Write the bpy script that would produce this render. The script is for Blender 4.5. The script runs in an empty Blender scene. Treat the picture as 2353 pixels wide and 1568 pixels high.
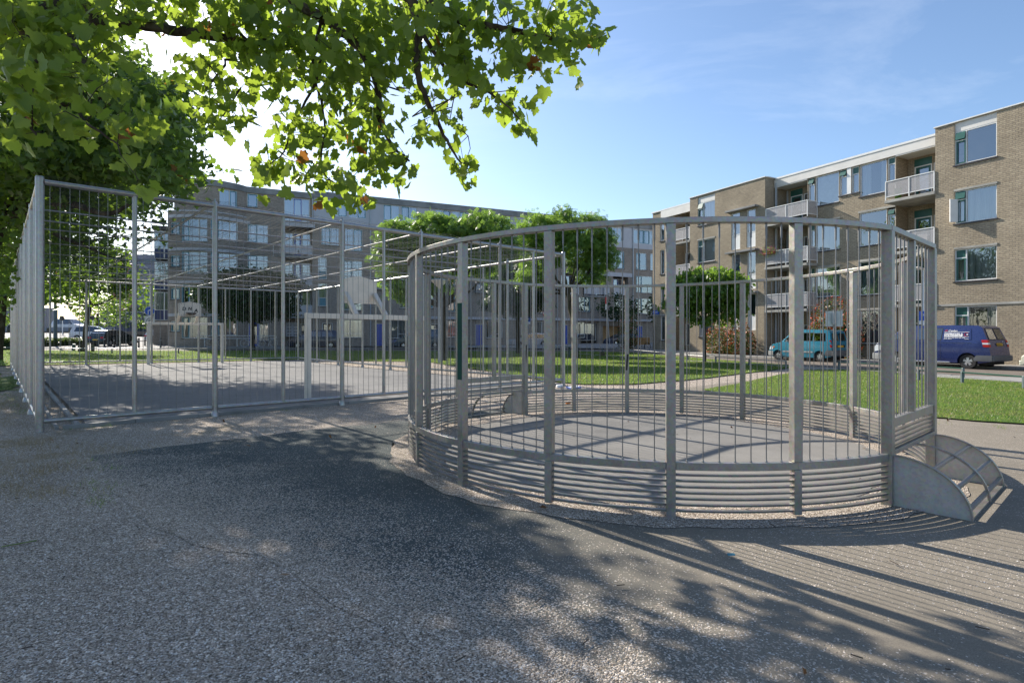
import bpy, bmesh, math, random
import numpy as np
from mathutils import Vector, Matrix
from math import sin, cos, pi, radians, atan2, hypot

scene = bpy.context.scene
COL = scene.collection
RNG = random.Random(7)
NR = np.random.default_rng(11)

# ------------------------------------------------------------------ camera
EYE = 1.55
cam_d = bpy.data.cameras.new('camera')
cam_d.sensor_width = 36.0
cam_d.lens = 36.0 * 1300.0 / 2352.0
cam_d.shift_y = -16.0 / 2352.0
cam_d.clip_start = 0.05
cam_d.clip_end = 3000.0
cam = bpy.data.objects.new('camera', cam_d)
cam.location = (0, 0, EYE)
cam.rotation_euler = (radians(90), 0, 0)
COL.objects.link(cam)
scene.camera = cam

# ------------------------------------------------------------------ sky + sun
SUN_AZ = radians(-41.0)      # left of straight ahead
SUN_EL = radians(31.0)
world = bpy.data.worlds.new("World")
scene.world = world
world.use_nodes = True
wn = world.node_tree.nodes; wl = world.node_tree.links
wn.clear()
wo = wn.new('ShaderNodeOutputWorld'); bg = wn.new('ShaderNodeBackground')
sky = wn.new('ShaderNodeTexSky'); sky.sky_type = 'NISHITA'; sky.sun_disc = False
sky.sun_elevation = SUN_EL; sky.sun_rotation = SUN_AZ
sky.altitude = 0; sky.air_density = 1.0; sky.dust_density = 0.8; sky.ozone_density = 3.2
# thin cirrus streaks
tc = wn.new('ShaderNodeTexCoord'); mp = wn.new('ShaderNodeMapping')
mp.inputs['Rotation'].default_value = (0.25, 0.2, radians(35)); mp.inputs['Scale'].default_value = (1.1, 4.5, 7.0)
nz = wn.new('ShaderNodeTexNoise'); nz.inputs['Scale'].default_value = 1.3; nz.inputs['Detail'].default_value = 7; nz.inputs['Roughness'].default_value = 0.62
nz.inputs['Distortion'].default_value = 0.6
cr = wn.new('ShaderNodeValToRGB'); cr.color_ramp.elements[0].position = 0.5; cr.color_ramp.elements[1].position = 0.85
cr.color_ramp.elements[1].color = (0.17, 0.17, 0.17, 1)
mx = wn.new('ShaderNodeMixRGB'); mx.inputs[2].default_value = (7.5, 7.8, 8.2, 1)
wl.new(tc.outputs['Generated'], mp.inputs[0]); wl.new(mp.outputs[0], nz.inputs['Vector']); wl.new(nz.outputs['Fac'], cr.inputs[0])
wl.new(cr.outputs[0], mx.inputs[0]); wl.new(sky.outputs[0], mx.inputs[1]); wl.new(mx.outputs[0], bg.inputs[0])
bg.inputs[1].default_value = 0.108
wl.new(bg.outputs[0], wo.inputs[0])

sun_d = bpy.data.lights.new('sun', 'SUN'); sun_d.energy = 4.8; sun_d.angle = radians(0.53); sun_d.color = (1.0, 0.93, 0.82)
sun = bpy.data.objects.new('sun', sun_d); COL.objects.link(sun)
SV = Vector((sin(SUN_AZ) * cos(SUN_EL), cos(SUN_AZ) * cos(SUN_EL), sin(SUN_EL)))
sun.rotation_euler = (-SV).to_track_quat('-Z', 'Y').to_euler()
sun.location = SV * 50

vs = scene.view_settings
vs.view_transform = 'Standard'; vs.look = 'None'; vs.gamma = 1.0; vs.exposure = 0.95
try: vs.use_curve_mapping = False
except Exception: pass
scene.cycles.max_bounces = 7; scene.cycles.transparent_max_bounces = 24
scene.cycles.diffuse_bounces = 3; scene.cycles.glossy_bounces = 3; scene.cycles.transmission_bounces = 4

# ------------------------------------------------------------------ terrain
def clamp(v, a, b): return max(a, min(b, v))
def gz(x, y): return 0.009 * clamp(y - 35.0, 0, 60) + 0.012 * clamp(-x - 8.0, 0, 52)
def at(u, v, h=0.0):
    """world point (x, y) on the terrain (+h) measured from the 2352 px wide photo"""
    z = 0.0; X = Y = 0.0
    for _ in range(12):
        Y = min((EYE - z - h) * 1300.0 / max(v - 768.0, 0.5), 900); X = (u - 1176.0) / 1300.0 * Y
        z = 0.6 * z + 0.4 * gz(X, Y)
    return X, Y
def up(u, v, Y):
    return Vector(((u - 1176.0) / 1300.0 * Y, Y, EYE + (768.0 - v) / 1300.0 * Y))

# ------------------------------------------------------------------ object helpers
def tag(o, label=None, cat=None, group=None, kind=None):
    if label: o['label'] = label
    if cat: o['category'] = cat
    if group: o['group'] = group
    if kind: o['kind'] = kind
    return o
def empty(name, loc=(0, 0, 0), rz=0.0, label=None, cat=None, group=None):
    o = bpy.data.objects.new(name, None); o.location = loc; o.rotation_euler = (0, 0, rz); o.empty_display_size = 0.2
    COL.objects.link(o); tag(o, label, cat, group); return o
def copy_tree(o, parent=None):
    c = o.copy(); COL.objects.link(c); c.parent = parent
    for ch in list(o.children): copy_tree(ch, c)
    return c

class MB:
    def __init__(s): s.v = []; s.f = []
    def add(s, vs_, fs_):
        n = len(s.v); s.v.extend([tuple(p) for p in vs_]); s.f.extend([tuple(i + n for i in f) for f in fs_]); return s
    def box(s, x0, x1, y0, y1, z0, z1):
        return s.add([(x0,y0,z0),(x1,y0,z0),(x1,y1,z0),(x0,y1,z0),(x0,y0,z1),(x1,y0,z1),(x1,y1,z1),(x0,y1,z1)],
                     [(0,3,2,1),(4,5,6,7),(0,1,5,4),(1,2,6,5),(2,3,7,6),(3,0,4,7)])
    def obox(s, c, ax, ay, az, hx, hy, hz):
        c = Vector(c); P = []
        for k in (-1, 1):
            for (i, j) in ((-1,-1),(1,-1),(1,1),(-1,1)): P.append(c + ax*hx*i + ay*hy*j + az*hz*k)
        return s.add(P, [(0,3,2,1),(4,5,6,7),(0,1,5,4),(1,2,6,5),(2,3,7,6),(3,0,4,7)])
    def bar(s, p0, p1, w, h=None, upv=(0, 0, 1)):
        p0 = Vector(p0); p1 = Vector(p1); h = w if h is None else h
        d = (p1 - p0); L = d.length
        if L < 1e-6: return s
        d /= L; u = Vector(upv)
        if abs(d.dot(u)) > 0.98: u = Vector((0, 1, 0)) if abs(d.y) < 0.9 else Vector((1, 0, 0))
        a = d.cross(u).normalized(); b = a.cross(d).normalized()
        return s.obox((p0 + p1) / 2, d, a, b, L / 2, w / 2, h / 2)
    def tube(s, pts, r, n=8, caps=True):
        pts = [Vector(p) for p in pts]; N = len(pts)
        rs = r if isinstance(r, (list, tuple)) else [r] * N
        base = len(s.v); prev = None
        for i, p in enumerate(pts):
            d = (pts[min(i+1, N-1)] - pts[max(i-1, 0)]).normalized()
            if prev is None:
                u = Vector((0, 0, 1)) if abs(d.z) < 0.9 else Vector((1, 0, 0))
            else: u = prev
            a = d.cross(u)
            if a.length < 1e-4: a = d.orthogonal()
            a.normalize(); b = a.cross(d).normalized(); prev = b
            for k in range(n):
                t = 2 * pi * k / n; s.v.append(tuple(p + (a * cos(t) + b * sin(t)) * rs[i]))
        for i in range(N - 1):
            for k in range(n):
                k2 = (k + 1) % n
                s.f.append((base+i*n+k, base+i*n+k2, base+(i+1)*n+k2, base+(i+1)*n+k))
        if caps:
            s.f.append(tuple(base + k for k in range(n))[::-1]); s.f.append(tuple(base + (N-1)*n + k for k in range(n)))
        return s
    def prism(s, poly, z0, z1):
        n = len(poly)
        a = sum(poly[i][0]*poly[(i+1)%n][1] - poly[(i+1)%n][0]*poly[i][1] for i in range(n))
        if a < 0: poly = poly[::-1]
        return s.add([(p[0], p[1], z0) for p in poly] + [(p[0], p[1], z1) for p in poly],
                     [tuple(range(n))[::-1], tuple(range(n, 2*n))] + [(i, (i+1)%n, n+(i+1)%n, n+i) for i in range(n)])
    def lathe(s, prof, n=16, c=(0, 0, 0)):
        base = len(s.v); N = len(prof)
        for (r, z) in prof:
            for k in range(n):
                t = 2*pi*k/n; s.v.append((c[0]+r*cos(t), c[1]+r*sin(t), c[2]+z))
        for i in range(N-1):
            for k in range(n):
                k2 = (k+1) % n; s.f.append((base+i*n+k, base+i*n+k2, base+(i+1)*n+k2, base+(i+1)*n+k))
        s.f.append(tuple(base+k for k in range(n))[::-1]); s.f.append(tuple(base+(N-1)*n+k for k in range(n)))
        return s
    def build(s, name, mat, parent=None, smooth=False, bevel=0.0, loc=None, rot=None):
        me = bpy.data.meshes.new(name); me.from_pydata(s.v, [], s.f); me.update()
        if smooth:
            me.polygons.foreach_set('use_smooth', [True]*len(me.polygons))
            me.set_sharp_from_angle(angle=radians(38))
        me.materials.append(mat)
        o = bpy.data.objects.new(name, me); COL.objects.link(o)
        if parent: o.parent = parent
        if loc: o.location = loc
        if rot: o.rotation_euler = rot
        if bevel:
            b = o.modifiers.new('bevel', 'BEVEL'); b.width = bevel; b.segments = 2; b.limit_method = 'ANGLE'
        return o

def np_mesh(name, V, F, mat, parent=None, smooth=False):
    """V (n,3), F (m,k) arrays with constant k"""
    me = bpy.data.meshes.new(name); n = len(V); m, k = F.shape
    me.vertices.add(n); me.vertices.foreach_set('co', np.asarray(V, dtype=np.float32).ravel())
    me.loops.add(m*k); me.loops.foreach_set('vertex_index', F.astype(np.int32).ravel())
    me.polygons.add(m); me.polygons.foreach_set('loop_start', (np.arange(m)*k).astype(np.int32))
    me.polygons.foreach_set('loop_total', np.full(m, k, dtype=np.int32))
    if smooth: me.polygons.foreach_set('use_smooth', np.ones(m, dtype=bool))
    me.update(calc_edges=True); me.materials.append(mat)
    o = bpy.data.objects.new(name, me); COL.objects.link(o)
    if parent: o.parent = parent
    return o

# ------------------------------------------------------------------ materials
class NT:
    def __init__(s, name):
        s.m = bpy.data.materials.new(name); s.m.use_nodes = True
        s.n = s.m.node_tree.nodes; s.l = s.m.node_tree.links; s.n.clear()
        s.out = s.n.new('ShaderNodeOutputMaterial')
    def node(s, t, **kw):
        x = s.n.new(t)
        for k, v in kw.items():
            if k in x.inputs.keys(): s.setin(x, k, v)
            else: setattr(x, k, v)
        return x
    def setin(s, x, k, v):
        if hasattr(v, 'is_output') or isinstance(v, bpy.types.NodeSocket): s.l.new(v, x.inputs[k])
        else: x.inputs[k].default_value = v
    def coord(s, kind='Object', scale=(1, 1, 1), rot=(0, 0, 0)):
        t = s.n.new('ShaderNodeTexCoord'); m = s.n.new('ShaderNodeMapping')
        m.inputs['Scale'].default_value = scale; m.inputs['Rotation'].default_value = rot
        s.l.new(t.outputs[kind], m.inputs[0]); return m.outputs[0]
    def noise(s, vec, scale, detail=4, rough=0.55, out='Fac'):
        x = s.n.new('ShaderNodeTexNoise'); x.inputs['Scale'].default_value = scale; x.inputs['Detail'].default_value = detail
        x.inputs['Roughness'].default_value = rough; s.l.new(vec, x.inputs['Vector']); return x.outputs[out]
    def voro(s, vec, scale, out='Distance', feature='F1', rnd=1.0):
        x = s.n.new('ShaderNodeTexVoronoi'); x.feature = feature; x.inputs['Scale'].default_value = scale
        x.inputs['Randomness'].default_value = rnd; s.l.new(vec, x.inputs['Vector']); return x.outputs[out]
    def ramp(s, fac, stops, interp='LINEAR'):
        x = s.n.new('ShaderNodeValToRGB'); x.color_ramp.interpolation = interp; e = x.color_ramp.elements
        while len(e) < len(stops): e.new(0.5)
        for i, (p, c) in enumerate(stops):
            e[i].position = p; e[i].color = (c, c, c, 1) if isinstance(c, (int, float)) else (*c, 1)
        s.l.new(fac, x.inputs[0]); return x.outputs[0]
    def mix(s, fac, a, b, mode='MIX'):
        x = s.n.new('ShaderNodeMixRGB'); x.blend_type = mode
        for i, v in ((0, fac), (1, a), (2, b)):
            if isinstance(v, bpy.types.NodeSocket): s.l.new(v, x.inputs[i])
            elif i == 0: x.inputs[0].default_value = v
            else: x.inputs[i].default_value = (v, v, v, 1) if isinstance(v, (int, float)) else (*v, 1)
        return x.outputs[0]
    def math(s, op, a, b=0.0):
        x = s.n.new('ShaderNodeMath'); x.operation = op
        for i, v in ((0, a), (1, b)):
            if isinstance(v, bpy.types.NodeSocket): s.l.new(v, x.inputs[i])
            else: x.inputs[i].default_value = v
        return x.outputs[0]
    def bump(s, h, strength=0.4, dist=0.01):
        x = s.n.new('ShaderNodeBump'); x.inputs['Strength'].default_value = strength; x.inputs['Distance'].default_value = dist
        s.l.new(h, x.inputs['Height']); return x.outputs[0]
    def pbr(s, color, rough=0.7, metal=0.0, normal=None, spec=0.5, **kw):
        x = s.n.new('ShaderNodeBsdfPrincipled')
        for k, v in (('Base Color', color), ('Roughness', rough), ('Metallic', metal), ('Specular IOR Level', spec)):
            if isinstance(v, bpy.types.NodeSocket): s.l.new(v, x.inputs[k])
            elif k == 'Base Color': x.inputs[k].default_value = (*v, 1)
            else: x.inputs[k].default_value = v
        if normal: s.l.new(normal, x.inputs['Normal'])
        for k, v in kw.items(): x.inputs[k.replace('_', ' ')].default_value = v
        s.l.new(x.outputs[0], s.out.inputs[0]); return x

def simple(name, col, rough=0.6, metal=0.0, var=0.12, scale=6.0, bump=0.0, spec=0.5, **kw):
    t = NT(name); c = t.coord()
    n = t.noise(c, scale, 5)
    a = tuple(max(0, x*(1-var)) for x in col); b = tuple(min(1, x*(1+var)) for x in col)
    colr = t.ramp(n, [(0.3, a), (0.7, b)])
    nm = t.bump(t.noise(c, scale*8, 3), bump, 0.004) if bump else None
    t.pbr(colr, rough, metal, nm, spec, **kw); return t.m

M = {}
def brick(name, c1, c2, mortar, bw=0.22, bh=0.062, ms=0.009, stain=0.5):
    t = NT(name)
    tcn = t.n.new('ShaderNodeTexCoord'); sp = t.n.new('ShaderNodeSeparateXYZ'); t.l.new(tcn.outputs['Object'], sp.inputs[0])
    xy = t.math('ADD', sp.outputs[0], sp.outputs[1])
    cb = t.n.new('ShaderNodeCombineXYZ'); t.l.new(xy, cb.inputs[0]); t.l.new(sp.outputs[2], cb.inputs[1])
    b = t.n.new('ShaderNodeTexBrick'); t.l.new(cb.outputs[0], b.inputs['Vector'])
    b.inputs['Scale'].default_value = 1; b.inputs['Brick Width'].default_value = bw; b.inputs['Row Height'].default_value = bh
    b.inputs['Mortar Size'].default_value = ms; b.inputs['Mortar Smooth'].default_value = 0.3; b.inputs['Bias'].default_value = 0.0
    b.inputs['Color1'].default_value = (*c1, 1); b.inputs['Color2'].default_value = (*c2, 1); b.inputs['Mortar'].default_value = (*mortar, 1)
    n = t.noise(cb.outputs[0], 0.45, 6, 0.6)
    n2 = t.noise(cb.outputs[0], 9, 3, 0.6)
    col = t.mix(0.55, b.outputs['Color'], t.ramp(n, [(0.3, 0.62), (0.7, 1.25)]), 'MULTIPLY')
    col = t.mix(0.5, col, t.ramp(n2, [(0.3, 0.6), (0.75, 1.35)]), 'MULTIPLY')
    t.pbr(col, 0.9, 0, t.bump(b.outputs['Fac'], -0.6, 0.01) if False else t.bump(t.math('SUBTRACT', t.math('MULTIPLY', n2, 0.4), b.outputs['Fac']), 0.7, 0.012), 0.2)
    return t.m
M['brick_tan'] = brick('brick_tan', (0.42, 0.35, 0.25), (0.34, 0.28, 0.20), (0.22, 0.19, 0.155), 0.24, 0.09, 0.012)
M['brick_grey'] = brick('brick_brown', (0.43, 0.36, 0.30), (0.32, 0.265, 0.22), (0.28, 0.255, 0.23))
M['concrete'] = simple('concrete', (0.33, 0.32, 0.29), 0.85, 0, 0.3, 1.6, 0.3)
M['concrete_dark'] = simple('weathered_concrete', (0.24, 0.24, 0.235), 0.9, 0, 0.3, 0.9, 0.25)
M['fascia'] = simple('white_fascia', (0.66, 0.64, 0.6), 0.6, 0, 0.08, 1.2)
M['panel_grey'] = simple('grey_panel', (0.46, 0.46, 0.49), 0.6, 0, 0.1, 0.7)
M['white'] = simple('white_paint', (0.74, 0.74, 0.72), 0.45, 0, 0.06, 3)
M['green'] = simple('dark_green_paint', (0.018, 0.095, 0.075), 0.35, 0, 0.15, 4)
M['teal'] = simple('teal_paint', (0.03, 0.20, 0.27), 0.4, 0, 0.15, 4)
M['blue'] = simple('blue_paint', (0.02, 0.07, 0.42), 0.4, 0, 0.12, 4)
M['navy'] = simple('navy_panel', (0.02, 0.04, 0.14), 0.4, 0, 0.1, 4)
M['dark'] = simple('dark_interior', (0.018, 0.018, 0.02), 0.8)
M['sill'] = simple('dark_sill', (0.035, 0.03, 0.035), 0.4)
M['black'] = simple('black_paint', (0.015, 0.016, 0.018), 0.4)
M['rubber'] = simple('rubber', (0.016, 0.016, 0.017), 0.75)
M['rim'] = simple('wheel_rim', (0.55, 0.56, 0.58), 0.3, 0.7, 0.05)
M['plastic_grey'] = simple('bumper_plastic', (0.12, 0.125, 0.13), 0.55)
M['plastic_light'] = simple('light_bumper_plastic', (0.32, 0.33, 0.33), 0.5)
M['plate'] = simple('number_plate', (0.75, 0.42, 0.02), 0.5, 0, 0.03)
M['red_lamp'] = simple('red_lamp', (0.42, 0.012, 0.012), 0.15, 0, 0.1, 20)
M['clear_lamp'] = simple('clear_lamp', (0.62, 0.66, 0.7), 0.12, 0, 0.15, 12)
M['orange_lamp'] = simple('orange_lamp', (0.7, 0.2, 0.02), 0.2)
M['pipe'] = simple('drain_pipe', (0.42, 0.45, 0.48), 0.5)
M['wood'] = simple('plywood', (0.36, 0.22, 0.10), 0.7, 0, 0.25, 5)
M['post_wood'] = simple('weathered_post', (0.10, 0.085, 0.05), 0.9, 0, 0.3, 10, 0.4)
M['yellow'] = simple('yellow', (0.75, 0.5, 0.05), 0.5)
M['red'] = simple('red_paint', (0.5, 0.02, 0.02), 0.4)
M['sign_blue'] = simple('sign_blue', (0.015, 0.09, 0.5), 0.35)
M['sign_back'] = simple('sign_back', (0.5, 0.51, 0.52), 0.45, 0.2)
M['flower'] = simple('pink_flowers', (0.7, 0.12, 0.3), 0.7, 0, 0.5, 40)
M['terracotta'] = simple('terracotta', (0.3, 0.09, 0.05), 0.8)
M['white_text'] = simple('white_lettering', (0.85, 0.85, 0.85), 0.5, 0, 0.02)
M['red_text'] = simple('red_lettering', (0.5, 0.03, 0.06), 0.5, 0, 0.02)
M['black_text'] = simple('black_lettering', (0.02, 0.02, 0.02), 0.6, 0, 0.02)

def paint(name, col, flake=0.25):
    t = NT(name); c = t.coord(); n = t.noise(c, 2.2, 5)
    colr = t.ramp(n, [(0.3, tuple(x*0.86 for x in col)), (0.75, col)])
    dirt = t.noise(c, 14, 6, 0.7)
    t.pbr(colr, t.ramp(dirt, [(0.3, 0.22), (0.8, 0.42)]), flake, None, 0.5, Coat_Weight=0.7, Coat_Roughness=0.08)
    return t.m
M['van_blue'] = paint('van_blue', (0.018, 0.034, 0.145))
M['teal_car'] = paint('teal_car_paint', (0.03, 0.25, 0.38))
M['cream_car'] = paint('cream_car_paint', (0.62, 0.62, 0.5), 0.1)
M['silver_car'] = paint('silver_car_paint', (0.5, 0.5, 0.54), 0.3)
M['dark_car'] = paint('dark_blue_car_paint', (0.02, 0.03, 0.07))
M['dgreen_car'] = paint('dark_green_car_paint', (0.008, 0.02, 0.02))
M['dteal_car'] = paint('dark_teal_car_paint', (0.01, 0.05, 0.09))
M['white_car'] = paint('white_car_paint', (0.7, 0.7, 0.72), 0.0)

def galv(name, base, rough0, rough1, metal=0.85, spots=True):
    t = NT(name); c = t.coord()
    n = t.noise(c, 5, 6, 0.65); v = t.voro(c, 42, 'Color'); n2 = t.noise(c, 1.3, 4)
    col = t.ramp(n, [(0.3, tuple(x*0.78 for x in base)), (0.72, tuple(min(1, x*1.12) for x in base))])
    col = t.mix(0.16, col, v, 'SOFT_LIGHT')
    if spots:
        s = t.ramp(t.noise(c, 95, 2, 0.5), [(0.66, 1.0), (0.74, 0.35)])
        col = t.mix(t.ramp(n2, [(0.42, 0.0), (0.62, 0.8)]), col, t.mix(1.0, col, s, 'MULTIPLY'))
    t.pbr(col, t.ramp(n, [(0.25, rough0), (0.8, rough1)]), metal, t.bump(n, 0.12, 0.004), 0.5)
    return t.m
M['galv'] = galv('galvanised_steel', (0.31, 0.295, 0.27), 0.32, 0.55, 0.6)
M['galv_tube'] = galv('galvanised_tube', (0.38, 0.375, 0.37), 0.26, 0.48, 0.7)
M['galv_sheet'] = galv('galvanised_sheet', (0.44, 0.43, 0.41), 0.5, 0.75, 0.35)
M['wire'] = simple('steel_wire', (0.20, 0.20, 0.20), 0.45, 0.6)
M['net'] = simple('net_cord', (0.05, 0.055, 0.05), 0.8)
M['galv_slat_shaded'] = galv('galvanised_slat_shaded', (0.20, 0.19, 0.175), 0.35, 0.55, 0.5)  # darker copy of the galvanised steel, backlit shade put into its colour
M['green_matte'] = simple('dark_green_matte', (0.02, 0.07, 0.05), 0.8, 0, 0.15, 4, 0, 0.2)
M['beige_steel'] = simple('beige_powdercoat', (0.68, 0.62, 0.55), 0.55, 0.2, 0.08, 4, 0.05)
M['grey_post'] = simple('grey_green_post', (0.10, 0.13, 0.14), 0.5, 0.2)

# glass: reflective pane in front of curtain and dark backing sheet
def glass(name, refl=0.20, tint=(0.75, 0.8, 0.82)):
    t = NT(name)
    tr = t.n.new('ShaderNodeBsdfTransparent'); tr.inputs[0].default_value = (*tint, 1)
    gl = t.n.new('ShaderNodeBsdfGlossy'); gl.inputs['Roughness'].default_value = 0.015; gl.inputs[0].default_value = (0.92, 0.95, 1, 1)
    c = t.coord(); nm = t.bump(t.noise(c, 0.9, 2), 0.06, 0.05); t.l.new(nm, gl.inputs['Normal'])
    fr = t.n.new('ShaderNodeFresnel'); fr.inputs[0].default_value = 1.6
    f = t.math('MINIMUM', t.math('ADD', t.math('MULTIPLY', fr.outputs[0], 1.1), refl), 0.95)
    mx_ = t.n.new('ShaderNodeMixShader'); t.l.new(f, mx_.inputs[0]); t.l.new(tr.outputs[0], mx_.inputs[1]); t.l.new(gl.outputs[0], mx_.inputs[2])
    t.l.new(mx_.outputs[0], t.out.inputs[0]); return t.m
M['glass'] = glass('window_glass')
M['car_glass'] = glass('car_glass', 0.12, (0.25, 0.3, 0.3))
def curtain_mat(name, col, s=26):
    t = NT(name); c = t.coord(scale=(1, 1, 0.05)); n = t.noise(c, s, 3)
    t.pbr(t.ramp(n, [(0.3, tuple(x*0.55 for x in col)), (0.7, col)]), 0.9, 0, t.bump(n, 0.6, 0.03), 0.1); return t.m
M['curtain'] = curtain_mat('sheer_curtain', (0.62, 0.63, 0.62), 9)
M['curtain_blue'] = curtain_mat('lilac_curtain', (0.36, 0.38, 0.5), 9)
M['curtain_dark'] = curtain_mat('dark_curtain', (0.10, 0.12, 0.12), 7)
M['blind'] = simple('blind', (0.6, 0.6, 0.56), 0.8)
# perforated balcony sheet
def perf():
    t = NT('perforated_sheet'); c = t.coord(rot=(0, 0, 0))
    sp = t.n.new('ShaderNodeSeparateXYZ'); t.l.new(c, sp.inputs[0])
    a = t.math('SINE', t.math('MULTIPLY', t.math('ADD', sp.outputs[0], sp.outputs[1]), 150.0)); b = t.math('SINE', t.math('MULTIPLY', sp.outputs[2], 150.0))
    m = t.math('GREATER_THAN', t.math('MULTIPLY', a, b), 0.25)
    tr = t.n.new('ShaderNodeBsdfTransparent'); d = t.n.new('ShaderNodeBsdfPrincipled'); d.inputs['Base Color'].default_value = (0.42, 0.41, 0.42, 1); d.inputs['Roughness'].default_value = 0.6
    x = t.n.new('ShaderNodeMixShader'); t.l.new(m, x.inputs[0]); t.l.new(d.outputs[0], x.inputs[1]); t.l.new(tr.outputs[0], x.inputs[2]); t.l.new(x.outputs[0], t.out.inputs[0]); return t.m
M['perf'] = perf()

# ---- ground materials
def gravel_nodes(t, c):
    big = t.noise(c, 0.35, 5, 0.6)
    v1 = t.voro(c, 130, 'Color'); d1 = t.voro(c, 130, 'Distance')
    v2 = t.voro(c, 62, 'Color'); d2 = t.voro(c, 62, 'Distance')
    g = t.n.new('ShaderNodeSeparateColor'); t.l.new(v1, g.inputs[0])
    g2 = t.n.new('ShaderNodeSeparateColor'); t.l.new(v2, g2.inputs[0])
    stone = t.ramp(g.outputs[0], [(0.0, (0.10, 0.085, 0.07)), (0.3, (0.29, 0.24, 0.195)), (0.65, (0.48, 0.41, 0.34)), (0.88, (0.62, 0.56, 0.50)), (1.0, (0.84, 0.81, 0.77))])
    stone2 = t.ramp(g2.outputs[1], [(0.0, 0.55), (0.7, 1.05), (1.0, 1.7)])
    col = t.mix(0.6, stone, stone2, 'MULTIPLY')
    col = t.mix(0.6, col, t.ramp(big, [(0.3, (0.68, 0.66, 0.62)), (0.7, (1.15, 1.08, 1.02))]), 'MULTIPLY')
    h = t.math('ADD', t.math('MULTIPLY', t.math('SUBTRACT', 0.6, d1), 0.7), t.math('SUBTRACT', 0.6, d2))
    return col, h
t = NT('gravel_ground'); c = t.coord()
col, h = gravel_nodes(t, c)
dry = t.ramp(t.noise(c, 0.9, 5, 0.65), [(0.52, 0.0), (0.68, 0.7)])
spn = t.n.new('ShaderNodeSeparateXYZ'); t.l.new(c, spn.inputs[0])
leftm = t.ramp(t.math('MULTIPLY', spn.outputs[0], -0.15), [(0.5, 0.0), (0.95, 1.0)])
col = t.mix(t.math('MULTIPLY', dry, leftm), col, t.mix(t.noise(c, 55, 3), (0.13, 0.09, 0.035), (0.32, 0.24, 0.12)))
t.pbr(col, 0.95, 0, t.bump(h, 0.8, 0.013), 0.15); M['gravel'] = t.m

t = NT('worn_asphalt_with_shell_grit'); c = t.coord()
gcol, gh = gravel_nodes(t, c)
asph = t.mix(0.6, t.ramp(t.noise(c, 160, 3, 0.7), [(0.3, (0.042, 0.052, 0.053)), (0.7, (0.10, 0.115, 0.112))]), t.ramp(t.noise(c, 0.8, 4), [(0.3, 0.75), (0.7, 1.25)]), 'MULTIPLY')
sp = t.n.new('ShaderNodeSeparateXYZ'); t.l.new(c, sp.inputs[0])
patch = t.noise(c, 0.55, 6, 0.72)
grain = t.voro(c, 105, 'Color'); gs = t.n.new('ShaderNodeSeparateColor'); t.l.new(grain, gs.inputs[0])
sl = t.math('ADD', t.math('MULTIPLY', sp.outputs[0], 0.6), t.math('MULTIPLY', sp.outputs[1], 0.8))
thr = t.math('ADD', t.math('MULTIPLY', t.math('SUBTRACT', patch, 0.5), 1.7), t.math('SUBTRACT', 0.95, t.math('MULTIPLY', t.math('SUBTRACT', sl, 1.6), 0.42)))
thr = t.math('MINIMUM', t.math('MAXIMUM', thr, t.math('ADD', 0.07, t.math('MULTIPLY', t.math('SUBTRACT', patch, 0.45), 0.9))), 1.0)
thr = t.math('MAXIMUM', thr, t.math('MULTIPLY', t.math('SUBTRACT', 2.9, sl), 1.25))
mask = t.math('LESS_THAN', gs.outputs[2], thr)
scol = t.ramp(gs.outputs[0], [(0.0, (0.16, 0.13, 0.105)), (0.5, (0.36, 0.305, 0.25)), (0.85, (0.56, 0.51, 0.46)), (1.0, (0.8, 0.78, 0.75))])
sand = t.mix(0.7, t.ramp(t.noise(c, 150, 3, 0.75), [(0.3, (0.165, 0.142, 0.112)), (0.7, (0.31, 0.268, 0.212))]), t.ramp(patch, [(0.3, 0.75), (0.7, 1.15)]), 'MULTIPLY')
wob = t.math('MULTIPLY', t.math('SUBTRACT', t.noise(c, 0.8, 6, 0.72), 0.5), 2.6)
my = t.math('DIVIDE', t.math('SUBTRACT', t.math('ADD', sl, wob), 1.2), 1.4)
mxx = t.math('DIVIDE', t.math('SUBTRACT', 1.3, t.math('ADD', sp.outputs[0], wob)), 1.7)
my = t.math('MINIMUM', t.math('MAXIMUM', my, 0.0), 1.0); mxx = t.math('MINIMUM', t.math('MAXIMUM', mxx, 0.0), 1.0)
dark = t.math('MULTIPLY', my, mxx)
asph = t.mix(t.math('MULTIPLY', t.math('SUBTRACT', 1.0, dark), 0.9), asph, sand)
edge = t.ramp(t.math('SUBTRACT', sl, 2.0), [(0.0, 0.0), (0.9, 0.5)])
col = t.mix(mask, asph, t.mix(edge, gcol, scol))
dist_ = t.voro(c, 105, 'Distance')
hh = t.math('MULTIPLY', mask, gh)
t.pbr(col, 0.95, 0, t.bump(hh, 0.8, 0.013), 0.15); M['pad'] = t.m

t = NT('court_asphalt'); c = t.coord()
col = t.mix(0.7, t.ramp(t.noise(c, 120, 3, 0.7), [(0.3, (0.14, 0.138, 0.138)), (0.7, (0.245, 0.238, 0.23))]), t.ramp(t.noise(c, 0.35, 6, 0.65), [(0.3, 0.78), (0.7, 1.2)]), 'MULTIPLY')
col = t.mix(0.5, col, t.ramp(t.noise(c, 4, 5, 0.6), [(0.35, 0.85), (0.65, 1.12)]), 'MULTIPLY')
t.pbr(col, 0.9, 0, t.bump(t.noise(c, 150, 2), 0.35, 0.004), 0.2); M['court'] = t.m

t = NT('sandy_disc'); c = t.coord()
col = t.mix(0.7, t.ramp(t.noise(c, 140, 3, 0.75), [(0.3, (0.15, 0.145, 0.135)), (0.7, (0.29, 0.27, 0.245))]), t.ramp(t.noise(c, 1.1, 6, 0.65), [(0.3, 0.72), (0.7, 1.18)]), 'MULTIPLY')
t.pbr(col, 0.93, 0, t.bump(t.noise(c, 120, 2), 0.5, 0.006), 0.2); M['disc'] = t.m

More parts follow.
